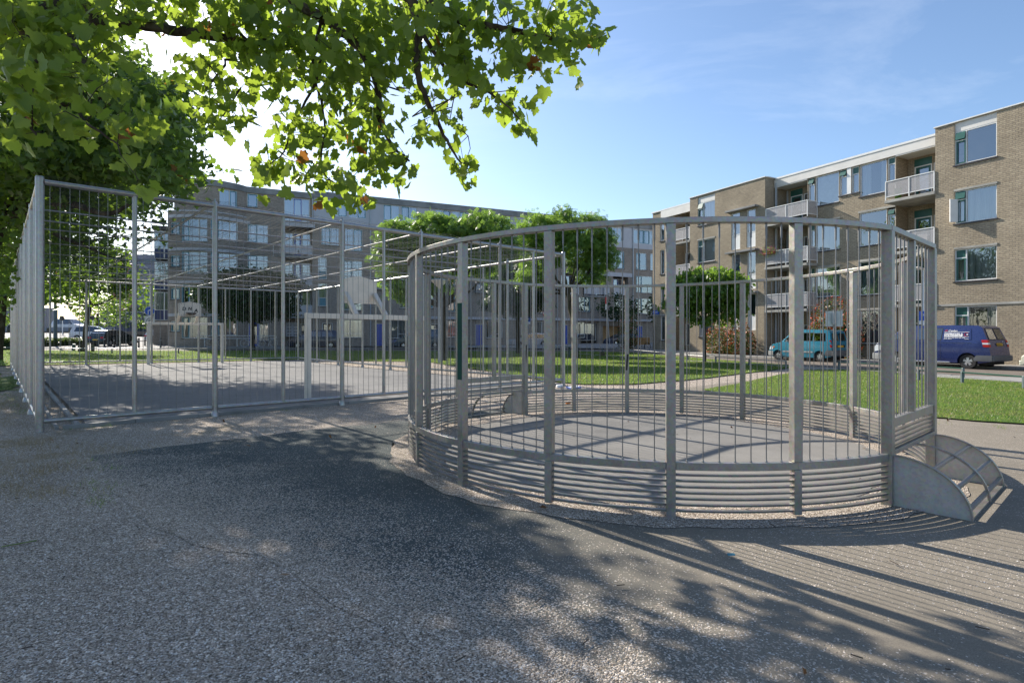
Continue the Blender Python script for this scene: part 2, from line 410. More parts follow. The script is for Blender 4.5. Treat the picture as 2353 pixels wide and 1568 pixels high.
t = NT('lawn_grass'); c = t.coord()
n1 = t.noise(c, 0.5, 6, 0.65); n2 = t.noise(c, 38, 3, 0.7); n3 = t.noise(c, 3.2, 5, 0.65)
col = t.ramp(n2, [(0.25, (0.030, 0.065, 0.012)), (0.5, (0.085, 0.16, 0.028)), (0.8, (0.19, 0.27, 0.06))])
col = t.mix(t.ramp(n1, [(0.48, 0.0), (0.68, 0.6)]), col, t.ramp(n2, [(0.3, (0.10, 0.085, 0.035)), (0.7, (0.26, 0.22, 0.10))]))
col = t.mix(0.6, col, t.ramp(n3, [(0.3, 0.65), (0.7, 1.3)]), 'MULTIPLY')
t.pbr(col, 0.9, 0, t.bump(t.math('ADD', n2, t.noise(c, 120, 2)), 0.9, 0.03), 0.2); M['lawn'] = t.m

def pavers(name, c1, c2, mort, w, hgt, ms=0.006, rot=0.0):
    t = NT(name); c = t.coord(rot=(0, 0, rot)); b = t.n.new('ShaderNodeTexBrick'); t.l.new(c, b.inputs['Vector'])
    b.inputs['Scale'].default_value = 1; b.inputs['Brick Width'].default_value = w; b.inputs['Row Height'].default_value = hgt; b.inputs['Mortar Size'].default_value = ms
    b.inputs['Color1'].default_value = (*c1, 1); b.inputs['Color2'].default_value = (*c2, 1); b.inputs['Mortar'].default_value = (*mort, 1)
    col = t.mix(0.6, b.outputs[0], t.ramp(t.noise(c, 0.6, 6, 0.7), [(0.3, 0.7), (0.7, 1.2)]), 'MULTIPLY')
    t.pbr(col, 0.85, 0, t.bump(b.outputs['Fac'], -0.4, 0.006), 0.3); return t.m
M['road'] = pavers('road_clinkers', (0.20, 0.165, 0.135), (0.145, 0.12, 0.10), (0.10, 0.09, 0.08), 0.2, 0.1, 0.006, radians(28))
M['pave'] = pavers('pavement_tiles', (0.34, 0.325, 0.30), (0.28, 0.27, 0.25), (0.2, 0.19, 0.18), 0.3, 0.3, 0.006, radians(28))
M['square'] = pavers('street_clinkers', (0.25, 0.235, 0.22), (0.20, 0.19, 0.18), (0.14, 0.13, 0.12), 0.2, 0.1, 0.006, radians(-25))

# ---- foliage
def leafmat(name, base, young, trans, tfac=0.5, old=None, oldp=0.93):
    t = NT(name); g = t.n.new('ShaderNodeNewGeometry')
    r = g.outputs['Random Per Island']
    c = t.coord(); n = t.noise(c, 0.7, 4)
    col = t.mix(t.ramp(t.math('ADD', t.math('MULTIPLY', r, 0.6), t.math('MULTIPLY', n, 0.5)), [(0.3, 0.0), (0.75, 1.0)]), base, young)
    tcol = t.mix(t.ramp(r, [(0.2, 0.0), (0.9, 1.0)]), trans, tuple(min(1, x*1.25) for x in trans))
    if old:
        o = t.math('GREATER_THAN', r, oldp); col = t.mix(o, col, old); tcol = t.mix(o, tcol, tuple(x*1.6 for x in old))
    p = t.n.new('ShaderNodeBsdfPrincipled'); p.inputs['Roughness'].default_value = 0.42; t.l.new(col, p.inputs['Base Color']); p.inputs['Specular IOR Level'].default_value = 0.35
    tl = t.n.new('ShaderNodeBsdfTranslucent'); t.l.new(tcol, tl.inputs[0])
    m = t.n.new('ShaderNodeMixShader'); m.inputs[0].default_value = tfac
    t.l.new(p.outputs[0], m.inputs[1]); t.l.new(tl.outputs[0], m.inputs[2]); t.l.new(m.outputs[0], t.out.inputs[0]); return t.m
M['plane_leaf'] = leafmat('plane_leaves', (0.06, 0.11, 0.022), (0.11, 0.16, 0.035), (0.33, 0.45, 0.045), 0.5, (0.22, 0.09, 0.02), 0.992)
M['plane_leaf_far'] = leafmat('plane_leaves_far', (0.03, 0.07, 0.018), (0.07, 0.12, 0.03), (0.20, 0.32, 0.03), 0.42, (0.20, 0.10, 0.02), 0.997)
M['robinia_leaf'] = leafmat('robinia_leaves', (0.07, 0.14, 0.04), (0.15, 0.23, 0.05), (0.26, 0.42, 0.06), 0.42)
M['dark_leaf'] = leafmat('dark_leaves', (0.022, 0.05, 0.022), (0.045, 0.085, 0.032), (0.07, 0.13, 0.03), 0.3)
M['ball_leaf'] = leafmat('ball_tree_leaves', (0.05, 0.11, 0.025), (0.10, 0.18, 0.03), (0.22, 0.36, 0.04), 0.42)
M['hedge_leaf'] = leafmat('hedge_leaves', (0.025, 0.05, 0.015), (0.06, 0.09, 0.025), (0.12, 0.18, 0.03), 0.35)
M['berry'] = simple('orange_berries', (0.55, 0.10, 0.03), 0.5, 0, 0.3, 30)
M['grass_blade'] = leafmat('grass_blades', (0.06, 0.125, 0.022), (0.16, 0.23, 0.05), (0.26, 0.38, 0.06), 0.42, (0.34, 0.28, 0.12), 0.88)
t = NT('bark'); c = t.coord(scale=(1, 1, 0.35)); n = t.noise(c, 14, 6, 0.7); p_ = t.noise(c, 4, 3)
t.pbr(t.mix(t.ramp(p_, [(0.5, 0.0), (0.6, 0.5)]), t.ramp(n, [(0.3, (0.028, 0.022, 0.017)), (0.7, (0.085, 0.068, 0.05))]), (0.16, 0.14, 0.10)), 0.95, 0, t.bump(n, 0.8, 0.02), 0.1); M['bark'] = t.m
M['twig'] = simple('twig_bark', (0.045, 0.032, 0.024), 0.9, 0, 0.3, 12)
t = NT('shell_flakes'); g = t.n.new('ShaderNodeNewGeometry')
t.pbr(t.ramp(g.outputs['Random Per Island'], [(0.0, (0.16, 0.13, 0.11)), (0.4, (0.34, 0.28, 0.24)), (0.8, (0.55, 0.50, 0.46)), (1.0, (0.78, 0.76, 0.73))]), 0.8); M['shell'] = t.m
M['dead_leaf'] = leafmat('dead_leaves', (0.14, 0.06, 0.025), (0.24, 0.12, 0.04), (0.2, 0.09, 0.03), 0.2)
#@@END1
# ================================================================== GROUND
def rough(pts, amp, step=0.5, seed=1):
    r = random.Random(seed); out = []
    for i in range(len(pts)):
        a = Vector(pts[i]); b = Vector(pts[(i+1) % len(pts)]); L = (b - a).length
        n = max(1, int(L/step)) if L < 120 else 1
        nrm = Vector((-(b-a).y, (b-a).x)).normalized() if L > 0 else Vector((0, 0))
        out.append(tuple(a))
        ph = [r.uniform(0, 6.28) for _ in range(4)]
        for k in range(1, n):
            d = L*k/n; e_ = min(1.0, min(k, n-k)/3.0)
            w_ = sin(d*1.3+ph[0]) + 0.7*sin(d*3.1+ph[1]) + 0.5*sin(d*6.7+ph[2]) + 0.35*sin(d*13.0+ph[3])
            p = a.lerp(b, k/n) + nrm * amp * w_ * e_; out.append((p.x, p.y))
    return out
def sheet(name, pts, off, mat, **tg):
    bm = bmesh.new(); vs_ = [bm.verts.new((p[0], p[1], 0)) for p in pts]; bm.faces.new(vs_)
    bmesh.ops.triangulate(bm, faces=bm.faces[:])
    for co, no in (((-8, 0, 0), (1, 0, 0)), ((-60, 0, 0), (1, 0, 0)), ((0, 35, 0), (0, 1, 0)), ((0, 95, 0), (0, 1, 0))):
        bmesh.ops.bisect_plane(bm, geom=bm.verts[:] + bm.edges[:] + bm.faces[:], plane_co=co, plane_no=no)
    for v in bm.verts: v.co.z = gz(v.co.x, v.co.y) + off
    bmesh.ops.recalc_face_normals(bm, faces=bm.faces[:])
    if sum(f.normal.z for f in bm.faces) < 0: bmesh.ops.reverse_faces(bm, faces=bm.faces[:])
    me = bpy.data.meshes.new(name); bm.to_mesh(me); bm.free(); me.materials.append(mat)
    o = bpy.data.objects.new(name, me); COL.objects.link(o); tag(o, **tg); return o
def prism_sheet(name, pts, off, mat, **tg):
    """raised slab following the terrain, with vertical edges"""
    o = sheet(name, pts, off, mat, **tg)
    m = o.modifiers.new('thick', 'SOLIDIFY'); m.thickness = off + 0.05; m.offset = -1; return o

class Fr:
    """local frame on the terrain plan: x along, y = 90 deg left of x"""
    def __init__(s, ox, oy, ang): s.o = Vector((ox, oy)); s.a = ang; s.x = Vector((cos(ang), sin(ang))); s.y = Vector((-sin(ang), cos(ang)))
    def __call__(s, x, y): p = s.o + s.x*x + s.y*y; return (p.x, p.y)
RF = Fr(22.17, 29.65, atan2(-.885, .466))     # right apartment block: +x towards the viewer, +y into the building
LF = Fr(-19.46, 55.5, atan2(.418, .908))      # rear apartment block
CF = Fr(-7.51, 9.0, radians(42.4))            # sports cage: +x along its front, +y along its long side
CW, CL, CH = 12.3, 20.5, 4.02

sheet('ground', [(-700, -80), (900, -80), (900, 1500), (-700, 1500)], 0.0, M['gravel'], kind='structure')
# streets beyond the lawns
lawn_back = [at(0, 805), at(200, 806), at(410, 806.5), at(700, 806), at(1000, 806), at(1328, 807), at(1445, 810), at(1580, 821), at(1721, 833), at(1838, 842)]
sheet('street', [(-90, 40)] + [(p[0], p[1] + 0.0) for p in lawn_back] + [RF(3.9, -9.8), RF(12, -14), RF(40, -20), RF(60, 8), RF(-40, 8), LF(60, 8), LF(-6, 6), LF(-14, 60), (-120, 130)], 0.015, M['road'], kind='structure')
sheet('square', [at(0, 800), at(300, 801), at(420, 804), LF(-12.5, -3.2), LF(-12.6, 60), (-115, 120), (-90, 44)], 0.03, M['square'], kind='structure')
prism_sheet('pavement', [RF(60, -0.0), RF(60, -2.5), RF(-22.4, -2.5), LF(44, -3.0), LF(-12.4, -3.0), LF(-12.4, 3), LF(44, 3), RF(-24, 3), RF(60, 3)], 0.11, M['pave'], kind='structure')
prism_sheet('pavement', [at(2125, 867), at(2352, 880), (17.6, 16.5), (19.5, 18.0), at(2352, 870), at(2125, 862)], 0.05, M['pave'], kind='structure')
# lawns
lawnA = [at(1612, 897), at(1700, 882), at(1790, 862), at(1850, 851), at(2060, 849), at(2125, 864), at(2230, 871), at(2352, 882), (17.6, 16.2), (15, 8.6), at(2352, 976), at(2240, 969), at(2140, 960), at(2000, 945), at(1880, 932), at(1750, 915)]
sheet('lawn', rough(lawnA, 0.05, 0.3, 3), 0.03, M['lawn'], kind='structure')
lawnB = [at(985, 832), at(1120, 853), at(1250, 876), at(1340, 884), at(1450, 884), at(1560, 876), at(1650, 866), at(1730, 856), at(1800, 848), at(1838, 842), at(1721, 833), at(1580, 821), at(1445, 810), at(1328, 807), at(1000, 806), at(700, 806),
         at(410, 806.5), at(200, 806), at(0, 805), (-60, 40.5), (-60, 22), (-25, 21.6)] + [CF(-1.3, 21.3), CF(6, 21.4), CF(13.2, 21.3)]
sheet('lawn', rough(lawnB, 0.05, 0.45, 4), 0.032, M['lawn'], kind='structure')
sheet('lawn', rough([at(0, 868), at(30, 864), at(40, 880), at(30, 893), at(0, 900), (-14, 13), (-20, 22)], 0.06, 0.3, 5), 0.02, M['lawn'], kind='structure')
# asphalt pad under the round cage
PF = Fr(-5.42, 7.22, radians(41.5))
pad = [PF(0, 0), PF(4.9, 0), PF(22, 0.0), PF(24, -14), PF(12, -20), (0.3, 0.6), at(1000, 1568), at(880, 1440), at(740, 1370), at(600, 1275), at(440, 1250), PF(0.12, -3.7)]
sheet('asphalt', rough(pad, 0.03, 0.12, 6), 0.004, M['pad'], kind='structure')
def arcpoly(cx, cy, r, n=96, amp=0.0, seed=1):
    r_ = random.Random(seed); ph = [r_.uniform(0, 6.28) for _ in range(4)]
    g_ = lambda a: amp*(sin(5*a+ph[0]) + 0.7*sin(13*a+ph[1]) + 0.5*sin(31*a+ph[2]) + 0.4*sin(53*a+ph[3]))
    return [(cx + (r + g_(2*pi*k/n))*cos(2*pi*k/n), cy + (r + g_(2*pi*k/n))*sin(2*pi*k/n)) for k in range(n)]
CC = (1.88, 8.03); CR = 3.27
sheet('gravel_ring', arcpoly(*CC, 3.55, 240, 0.03, 2), 0.009, M['gravel'], kind='structure')
sheet('cage_floor', arcpoly(*CC, 2.95, 240, 0.03, 3), 0.014, M['disc'], kind='structure')
# court inside the big cage
sheet('court', [CF(0.62, 0.34), CF(CW-0.45, 0.3), CF(CW-0.45, CL-0.45), CF(0.62, CL-0.45)], 0.035, M['court'], kind='structure')
kb = MB()
def kerb(fr, a, b, w, h):
    n = 1; A = fr(*a); B = fr(*b)
    kb.bar((A[0], A[1], gz(*A) + h/2), (B[0], B[1], gz(*B) + h/2), w, h)
kerb(CF, (0.5, 0.12), (0.5, 20.0), 0.07, 0.05); kerb(CF, (0.22, 0.12), (0.22, 20.0), 0.05, 0.045)
for i in range(12): kerb(CF, (0.3 + i*1.0, 0.12), (1.29 + i*1.0, 0.12), 0.1, 0.06)
tag(kb.build('kerb', M['concrete_dark']), kind='structure')
kb = MB()
for i in range(40):
    kerb(RF, (4 - i*1.0, -9.35), (4.98 - i*1.0, -9.35), 0.12, 0.07)
tag(kb.build('kerb', M['concrete']), kind='structure')

# ================================================================== BUILDING KIT
def wall(name, parent, mat, x0, x1, z0, z1, holes=(), f=None, depth=0.16, sub=None, y=0.0):
    f = f or (lambda x: y)
    xs = {round(x0, 3), round(x1, 3)}; zs = {round(z0, 3), round(z1, 3)}
    for h in holes:
        xs |= {round(h[0], 3), round(h[1], 3)}; zs |= {round(h[2], 3), round(h[3], 3)}
    if sub:
        x = x0
        while x < x1: xs.add(round(x, 3)); x += sub
    xs = sorted(x for x in xs if x0-1e-3 <= x <= x1+1e-3); zs = sorted(z for z in zs if z0-1e-3 <= z <= z1+1e-3)
    mb = MB()
    def inside(a, b, c, d):
        mx_, mz = (a+b)/2, (c+d)/2
        return any(h[0] < mx_ < h[1] and h[2] < mz < h[3] for h in holes)
    for i in range(len(xs)-1):
        for j in range(len(zs)-1):
            a, b, c, d = xs[i], xs[i+1], zs[j], zs[j+1]
            if not inside(a, b, c, d): mb.add([(a, f(a), c), (b, f(b), c), (b, f(b), d), (a, f(a), d)], [(0, 1, 2, 3)])
    for h in holes:
        a, b, c, d = h[:4]; dp = h[4] if len(h) > 4 else depth
        fa, fb = f(a), f(b)
        mb.add([(a, fa, c), (a, fa, d), (a, fa+dp, d), (a, fa+dp, c)], [(0, 1, 2, 3)])
        mb.add([(b, fb, c), (b, fb+dp, c), (b, fb+dp, d), (b, fb, d)], [(0, 1, 2, 3)])
        mb.add([(a, fa, d), (b, fb, d), (b, fb+dp, d), (a, fa+dp, d)], [(0, 1, 2, 3)])
        mb.add([(a, fa, c), (a, fa+dp, c), (b, fb+dp, c), (b, fb, c)], [(0, 1, 2, 3)])
    return mb.build(name, mat, parent)

WR = random.Random(5)
def window(bd, x0, x1, z0, z1, y, cols, name='window', cm=None, fm=None, curtain=None, sill=True, lintel=False, f=None, inset=0.07, wm=None, ft=0.055, open_sash=False, label=None):
    """framed window. cols: [(fraction, kind)] with F fixed, C coloured casement, V vent over casement, P panel below glass, B blue panel below, S solid"""
    cm = cm or M['green']; fm = fm or M['white']
    if f: ya, yb = f(x0), f(x1)
    else: ya = yb = y
    ang = atan2(yb-ya, x1-x0); W = hypot(x1-x0, yb-ya)
    loc = (x0, ya, 0); rot = (0, 0, ang)
    fr = MB(); cs = MB(); pn = MB(); sol = MB()
    d0, d1 = inset, inset + 0.07
    fr.box(0, ft, d0, d1, z0, z1); fr.box(W-ft, W, d0, d1, z0, z1); fr.box(ft, W-ft, d0, d1, z0, z0+ft); fr.box(ft, W-ft, d0, d1, z1-ft, z1)
    cx = ft; tot = sum(c_[0] for c_ in cols); inn = W - 2*ft
    for i, (fw, kind) in enumerate(cols):
        a = cx; b = cx + inn*fw/tot; cx = b
        if i < len(cols)-1: fr.box(b-0.025, b+0.025, d0, d1, z0+ft, z1-ft); b -= 0.025
        if i > 0: a += 0.025
        lo, hi = z0+ft, z1-ft
        def ring(m, a, b, lo, hi, w=0.06, dd=0.015):
            m.box(a, a+w, d0-dd, d1-0.01, lo, hi); m.box(b-w, b, d0-dd, d1-0.01, lo, hi); m.box(a+w, b-w, d0-dd, d1-0.01, lo, lo+w); m.box(a+w, b-w, d0-dd, d1-0.01, hi-w, hi)
        if kind == 'C': ring(cs, a, b, lo, hi)
        elif kind in 'Vv':
            zc = lo + (hi-lo)*0.74
            fr.box(a, b, d0, d1, zc-0.025, zc+0.025)
            if kind == 'V': ring(cs, a, b, lo, zc-0.025)
            ang_v = WR.choice([0.0, 0.0, 0.25, 0.4]) if bd.name.startswith('brick') else 0
            h_ = hi - zc - 0.03
            if ang_v: cs.obox(((a+b)/2, d0-0.02-h_*0.5*sin(ang_v), hi-h_*0.5*cos(ang_v)), Vector((1,0,0)), Vector((0, cos(ang_v), -sin(ang_v))), Vector((0, sin(ang_v), cos(ang_v))), (b-a)/2, 0.02, h_/2)
            else: cs.box(a+0.005, b-0.005, d0+0.01, d1-0.02, zc+0.03, hi)
        elif kind == 'P' or kind == 'B':
            zc = lo + (hi-lo)*(0.4 if kind == 'P' else 0.36)
            fr.box(a, b, d0, d1, zc-0.025, zc+0.025); (sol if kind == 'B' else fr).box(a, b, d0+0.02, d1-0.01, lo, zc-0.026)
        elif kind == 'H':
            zc = lo + (hi-lo)*0.22; fr.box(a, b, d0, d1, zc-0.02, zc+0.02)
        elif kind == 'S': sol.box(a, b, d0+0.02, d1-0.01, lo, hi)
    w = fr.build(name, fm, bd, loc=loc, rot=rot)
    if label: w['label'] = label
    if cs.v: cs.build('casement', cm, w)
    if sol.v: sol.build('panel', cm, w)
    pn.add([(ft, d1-0.02, z0+ft), (W-ft, d1-0.02, z0+ft), (W-ft, d1-0.02, z1-ft), (ft, d1-0.02, z1-ft)], [(0, 1, 2, 3)])
    pn.build('pane', M['glass'], w)
    k = curtain if curtain is not None else WR.choice(['sheer', 'sheer', 'half', 'blue', 'dark', 'sheer'])
    bk = MB(); bk.add([(0, d1+0.9, z0-0.1), (W, d1+0.9, z0-0.1), (W, d1+0.9, z1+0.1), (0, d1+0.9, z1+0.1)], [(0, 1, 2, 3)])
    if k != 'none':
        cmat = {'sheer': M['curtain'], 'half': M['curtain'], 'blue': M['curtain_blue'], 'dark': M['curtain_dark'], 'blind': M['blind']}[k]
        cu = MB(); segs = [(0.02, W-0.02)] if k != 'half' else [(0.02, W*0.34), (W*0.72, W-0.02)]
        for (a, b) in segs:
            n = max(6, int((b-a)/0.05)); zb = z0 + 0.02
            ph = WR.random()*6; base = len(cu.v)
            for i in range(n+1):
                x = a + (b-a)*i/n; yy = d1 + 0.12 + (0.025*sin(x*52+ph) if k != 'blind' else 0.0)
                cu.v.append((x, yy, zb)); cu.v.append((x, yy, z1))
            for i in range(n): cu.f.append((base+2*i, base+2*i+2, base+2*i+3, base+2*i+1))
        cu.build('curtain', cmat, w, smooth=True)
    bk.build('dark_backing', M['dark'], w)  # near-black sheet behind each window, the unlit interior put into its colour
    if sill:
        s = MB(); s.box(-0.05, W+0.05, -0.06, d0+0.03, z0-0.07, z0-0.003); s.build('sill', M['sill'], w)
    if lintel:
        s = MB(); s.box(-0.02, W+0.02, -0.035, d0+0.05, z1+0.003, z1+0.10); s.build('lintel', M['concrete'], w)
    return w

def box_part(name, bd, mat, x0, x1, y0, y1, z0, z1, bevel=0.0):
    m = MB(); m.box(x0, x1, y0, y1, z0, z1); return m.build(name, mat, bd, bevel=bevel)
def door(bd, x0, x1, z0, z1, y, mat, glassy=True, name='door', frame=None):
    fr = MB(); ft = 0.06
    fr.box(x0, x0+ft, y, y+0.08, z0, z1); fr.box(x1-ft, x1, y, y+0.08, z0, z1); fr.box(x0+ft, x1-ft, y, y+0.08, z1-ft, z1)
    d = fr.build('door_frame', frame or M['white'], bd)
    lf = MB(); a, b = x0+ft+.005, x1-ft-.005
    if glassy:
        lf.box(a, a+.12, y+.02, y+.06, z0, z1-ft-.005); lf.box(b-.12, b, y+.02, y+.06, z0, z1-ft-.005); lf.box(a+.12, b-.12, y+.02, y+.06, z0, z0+.35); lf.box(a+.12, b-.12, y+.02, y+.06, z1-ft-.13, z1-ft-.005)
        g = MB(); g.add([(a+.12, y+.04, z0+.35), (b-.12, y+.04, z0+.35), (b-.12, y+.04, z1-ft-.13), (a+.12, y+.04, z1-ft-.13)], [(0, 1, 2, 3)]); g.build('door_glass', M['glass'], d)
    else: lf.box(a, b, y+.02, y+.06, z0, z1-ft-.005)
    lf.build('door_leaf', mat, d)
    h = MB(); h.bar((b-.06, y-.03, z0+1.02), (b-.18, y-.03, z0+1.02), .02); h.bar((b-.06, y-.03, z0+1.02), (b-.06, y+.02, z0+1.02), .02); h.build('handle', M['rim'], d)
    return d
def railing(bd, path, z0, z1, posts=None, mat=None, fill=None, name='railing', n_div=2):
    """white tube railing with perforated sheet. path: list of (x,y)"""
    m = MB(); fl = MB()
    for i in range(len(path)-1):
        a = path[i]; b = path[i+1]; L = hypot(b[0]-a[0], b[1]-a[1]); n = max(1, int(round(L/1.25))) if n_div is None else (n_div if L > 1.8 else 1)
        m.bar((a[0], a[1], z1), (b[0], b[1], z1), .05, .045); m.bar((a[0], a[1], z0+.06), (b[0], b[1], z0+.06), .035, .035)
        for k in range(n+1):
            px = a[0]+(b[0]-a[0])*k/n; py = a[1]+(b[1]-a[1])*k/n
            if k > 0 or i == 0: m.bar((px, py, z0-.12), (px, py, z1-.02), .045)
        fl.add([(a[0], a[1], z0+.08), (b[0], b[1], z0+.08), (b[0], b[1], z1-.03), (a[0], a[1], z1-.03)], [(0, 1, 2, 3)])
    r = m.build(name, M['white'], bd)
    if fill: fl.build('railing_sheet', fill, r)
    return r
def text(parent, s, size, loc, rot, mat, name='lettering', ext=0.002, shear=0.0, align='LEFT', bold=0.0):
    cu = bpy.data.curves.new(name, 'FONT'); cu.body = s; cu.size = size; cu.extrude = ext; cu.align_x = align; cu.shear = shear; cu.offset = bold
    cu.resolution_u = 3; tmp = bpy.data.objects.new(name, cu); me = bpy.data.meshes.new_from_object(tmp); bpy.data.objects.remove(tmp)
    me.materials.clear(); me.materials.append(mat); o = bpy.data.objects.new(name, me); COL.objects.link(o)
    o.location = loc; o.rotation_euler = rot
    if parent: o.parent = parent
    return o

# ================================================================== RIGHT APARTMENT BLOCK
R = empty('brick_apartment_building', (RF.o.x, RF.o.y, 0), RF.a, 'sunlit tan brick apartment block with white balconies and dark green window frames on the right', 'apartment building')
ZT = 12.33
# volumes: block 4 (near), 3 (recessed), 2, 1 (far, recessed)
b4_w = [(0.87, 2.64, 10.15, 12.3), (0.87, 2.64, 7.17, 8.92), (0.87, 2.64, 4.24, 5.96), (0.87, 2.64, 1.28, 2.98)]
b4_w += [(a+4.9, b+4.9, c_, d_) for (a, b, c_, d_) in b4_w]
wall('wall', R, M['brick_tan'], 0, 9, -0.4, ZT, b4_w)
wl_ = MB(); wl_.add([(0, 0, -.4), (0, 1, -.4), (0, 1, ZT), (0, 0, ZT)], [(0, 3, 2, 1)]); wl_.add([(9, 0, -.4), (9, 10, -.4), (9, 10, ZT), (9, 0, ZT)], [(0, 1, 2, 3)])
wl_.add([(9, 10, -.4), (-22.7, 10, -.4), (-22.7, 10, ZT), (9, 10, ZT)], [(0, 1, 2, 3)]); wl_.add([(-22.7, 1, -.4), (-22.7, 10, -.4), (-22.7, 10, ZT), (-22.7, 1, ZT)], [(0, 3, 2, 1)])
wl_.add([(-17.27, 0, -.4), (-17.27, 1, -.4), (-17.27, 1, ZT), (-17.27, 0, ZT)], [(0, 3, 2, 1)])
wl_.add([(-10.35, 0, -.4), (-10.35, 1, -.4), (-10.35, 1, ZT), (-10.35, 0, ZT)], [(0, 1, 2, 3)])
wl_.build('wall', M['brick_tan'], R)
for dx in (0, 4.9):
    window(R, .87+dx, 2.64+dx, 10.15, 11.84, 0, [(.26, 'V'), (.74, 'F')], curtain='none' if dx == 0 else None)
    box_part('fascia_panel', R, M['fascia'], .87+dx, 2.64+dx, .06, .12, 11.845, 12.3)
    window(R, .87+dx, 2.64+dx, 7.17, 8.83, 0, [(.26, 'V'), (.74, 'F')], curtain='sheer'); box_part('lintel', R, M['concrete'], .85+dx, 2.66+dx, -.03, .14, 8.83, 8.93)
    window(R, .87+dx, 2.64+dx, 4.24, 5.87, 0, [(.26, 'V'), (.74, 'F')], curtain='sheer'); box_part('lintel', R, M['concrete'], .85+dx, 2.66+dx, -.03, .14, 5.87, 5.97)
    window(R, .87+dx, 2.64+dx, 1.28, 2.98, 0, [(.3, 'V'), (.7, 'F')], curtain='half')
# open green casement on the second window up
oc = MB(); oc.obox((.93, -.2, 7.83), Vector((-.35, -.94, 0)), Vector((.94, -.35, 0)), Vector((0, 0, 1)), .22, .02, .58); oc.build('open_casement', M['white'], R)
box_part('string_course', R, M['concrete'], .0, 9, -.035, .0, 3.0, 3.11)
# block 3
f1 = 2.2
h3 = [(-7.85, -7.40, 10.15, 11.73), (-7.37, -5.79, 9.82, 11.73), (-5.76, -5.28, 10.15, 11.73), (-5.01, -4.55, 10.15, 11.73), (-4.52, -2.96, 9.82, 11.73), (-2.93, -2.50, 10.35, 11.73),
      (-7.72, -7.39, 7.16, 8.74), (-7.36, -5.75, 6.88, 8.86), (-4.56, -2.96, 6.84, 8.96), (-2.93, -2.50, 7.55, 8.86),
      (-7.72, -7.39, 4.24, 5.88), (-7.36, -5.73, 3.94, 5.93), (-4.56, -2.96, 3.92, 5.96), (-2.93, -2.50, 4.62, 5.88),
      (-7.36, -5.73, 1.0, 2.92), (-4.50, -3.05, 1.0, 2.98),
      (-10.35, -7.9, -.4, 11.75, 1.2), (-2.46, 0.0, -.4, 11.75, 1.2)]
wall('wall', R, M['brick_tan'], -10.35, 0, -0.4, ZT-.08, h3, y=1.0, depth=.14)
K3 = dict(cm=M['green'])
window(R, -7.85, -7.40, 10.15, 11.73, 1, [(1, 'v')], sill=True, **K3); window(R, -7.37, -5.79, 9.82, 11.73, 1, [(1, 'F')], curtain='blind', **K3); window(R, -5.76, -5.28, 10.15, 11.73, 1, [(1, 'v')], **K3)
box_part('white_pillar', R, M['white'], -5.27, -5.02, .97, 1.1, 10.15, 11.73)
window(R, -5.01, -4.55, 10.15, 11.73, 1, [(1, 'v')], **K3); window(R, -4.52, -2.96, 9.82, 11.73, 1, [(1, 'F')], curtain='half', **K3); window(R, -2.93, -2.50, 10.35, 11.73, 1, [(1, 'v')], **K3)
for (zl, zh, s1, s2) in ((7.16, 8.74, 6.88, 8.86), (4.24, 5.88, 3.94, 5.93)):
    window(R, -7.72, -7.39, zl, zh, 1, [(1, 'v')], **K3); window(R, -7.36, -5.73, s1, s2-.1, 1, [(1, 'F')], curtain='sheer', **K3); box_part('lintel', R, M['concrete'], -7.74, -5.70, .965, 1.12, s2-.1, s2)
    window(R, -4.56, -2.96, s1-.04, s2-.02, 1, [(1, 'F')], curtain='blue' if s1 < 5 else 'none', **K3); window(R, -2.93, -2.50, zl+.4, zh, 1, [(1, 'v')], **K3); box_part('lintel', R, M['concrete'], -4.58, -2.48, .965, 1.12, s2-.02, s2+.1)
window(R, -7.36, -5.73, 1.0, 2.92, 1, [(1, 'F')], **K3); window(R, -4.50, -3.05, 1.0, 2.98, 1, [(1, 'F')], curtain='blue', **K3)
box_part('fascia', R, M['fascia'], -10.34, -.003, .93, 1.0, 11.75, ZT-.1)
box_part('string_course', R, M['concrete'], -7.9, -2.46, .965, 1.0, 3.0, 3.1)
def balcony(x0, x1, zf, yb, y0=0.0, doorx=None, winx=None, top=False, flip=False):
    sl = MB(); sl.box(x0-.04, x1+.04, y0-.1, yb, zf-.14, zf); sl.build('balcony_slab', M['concrete'], R)
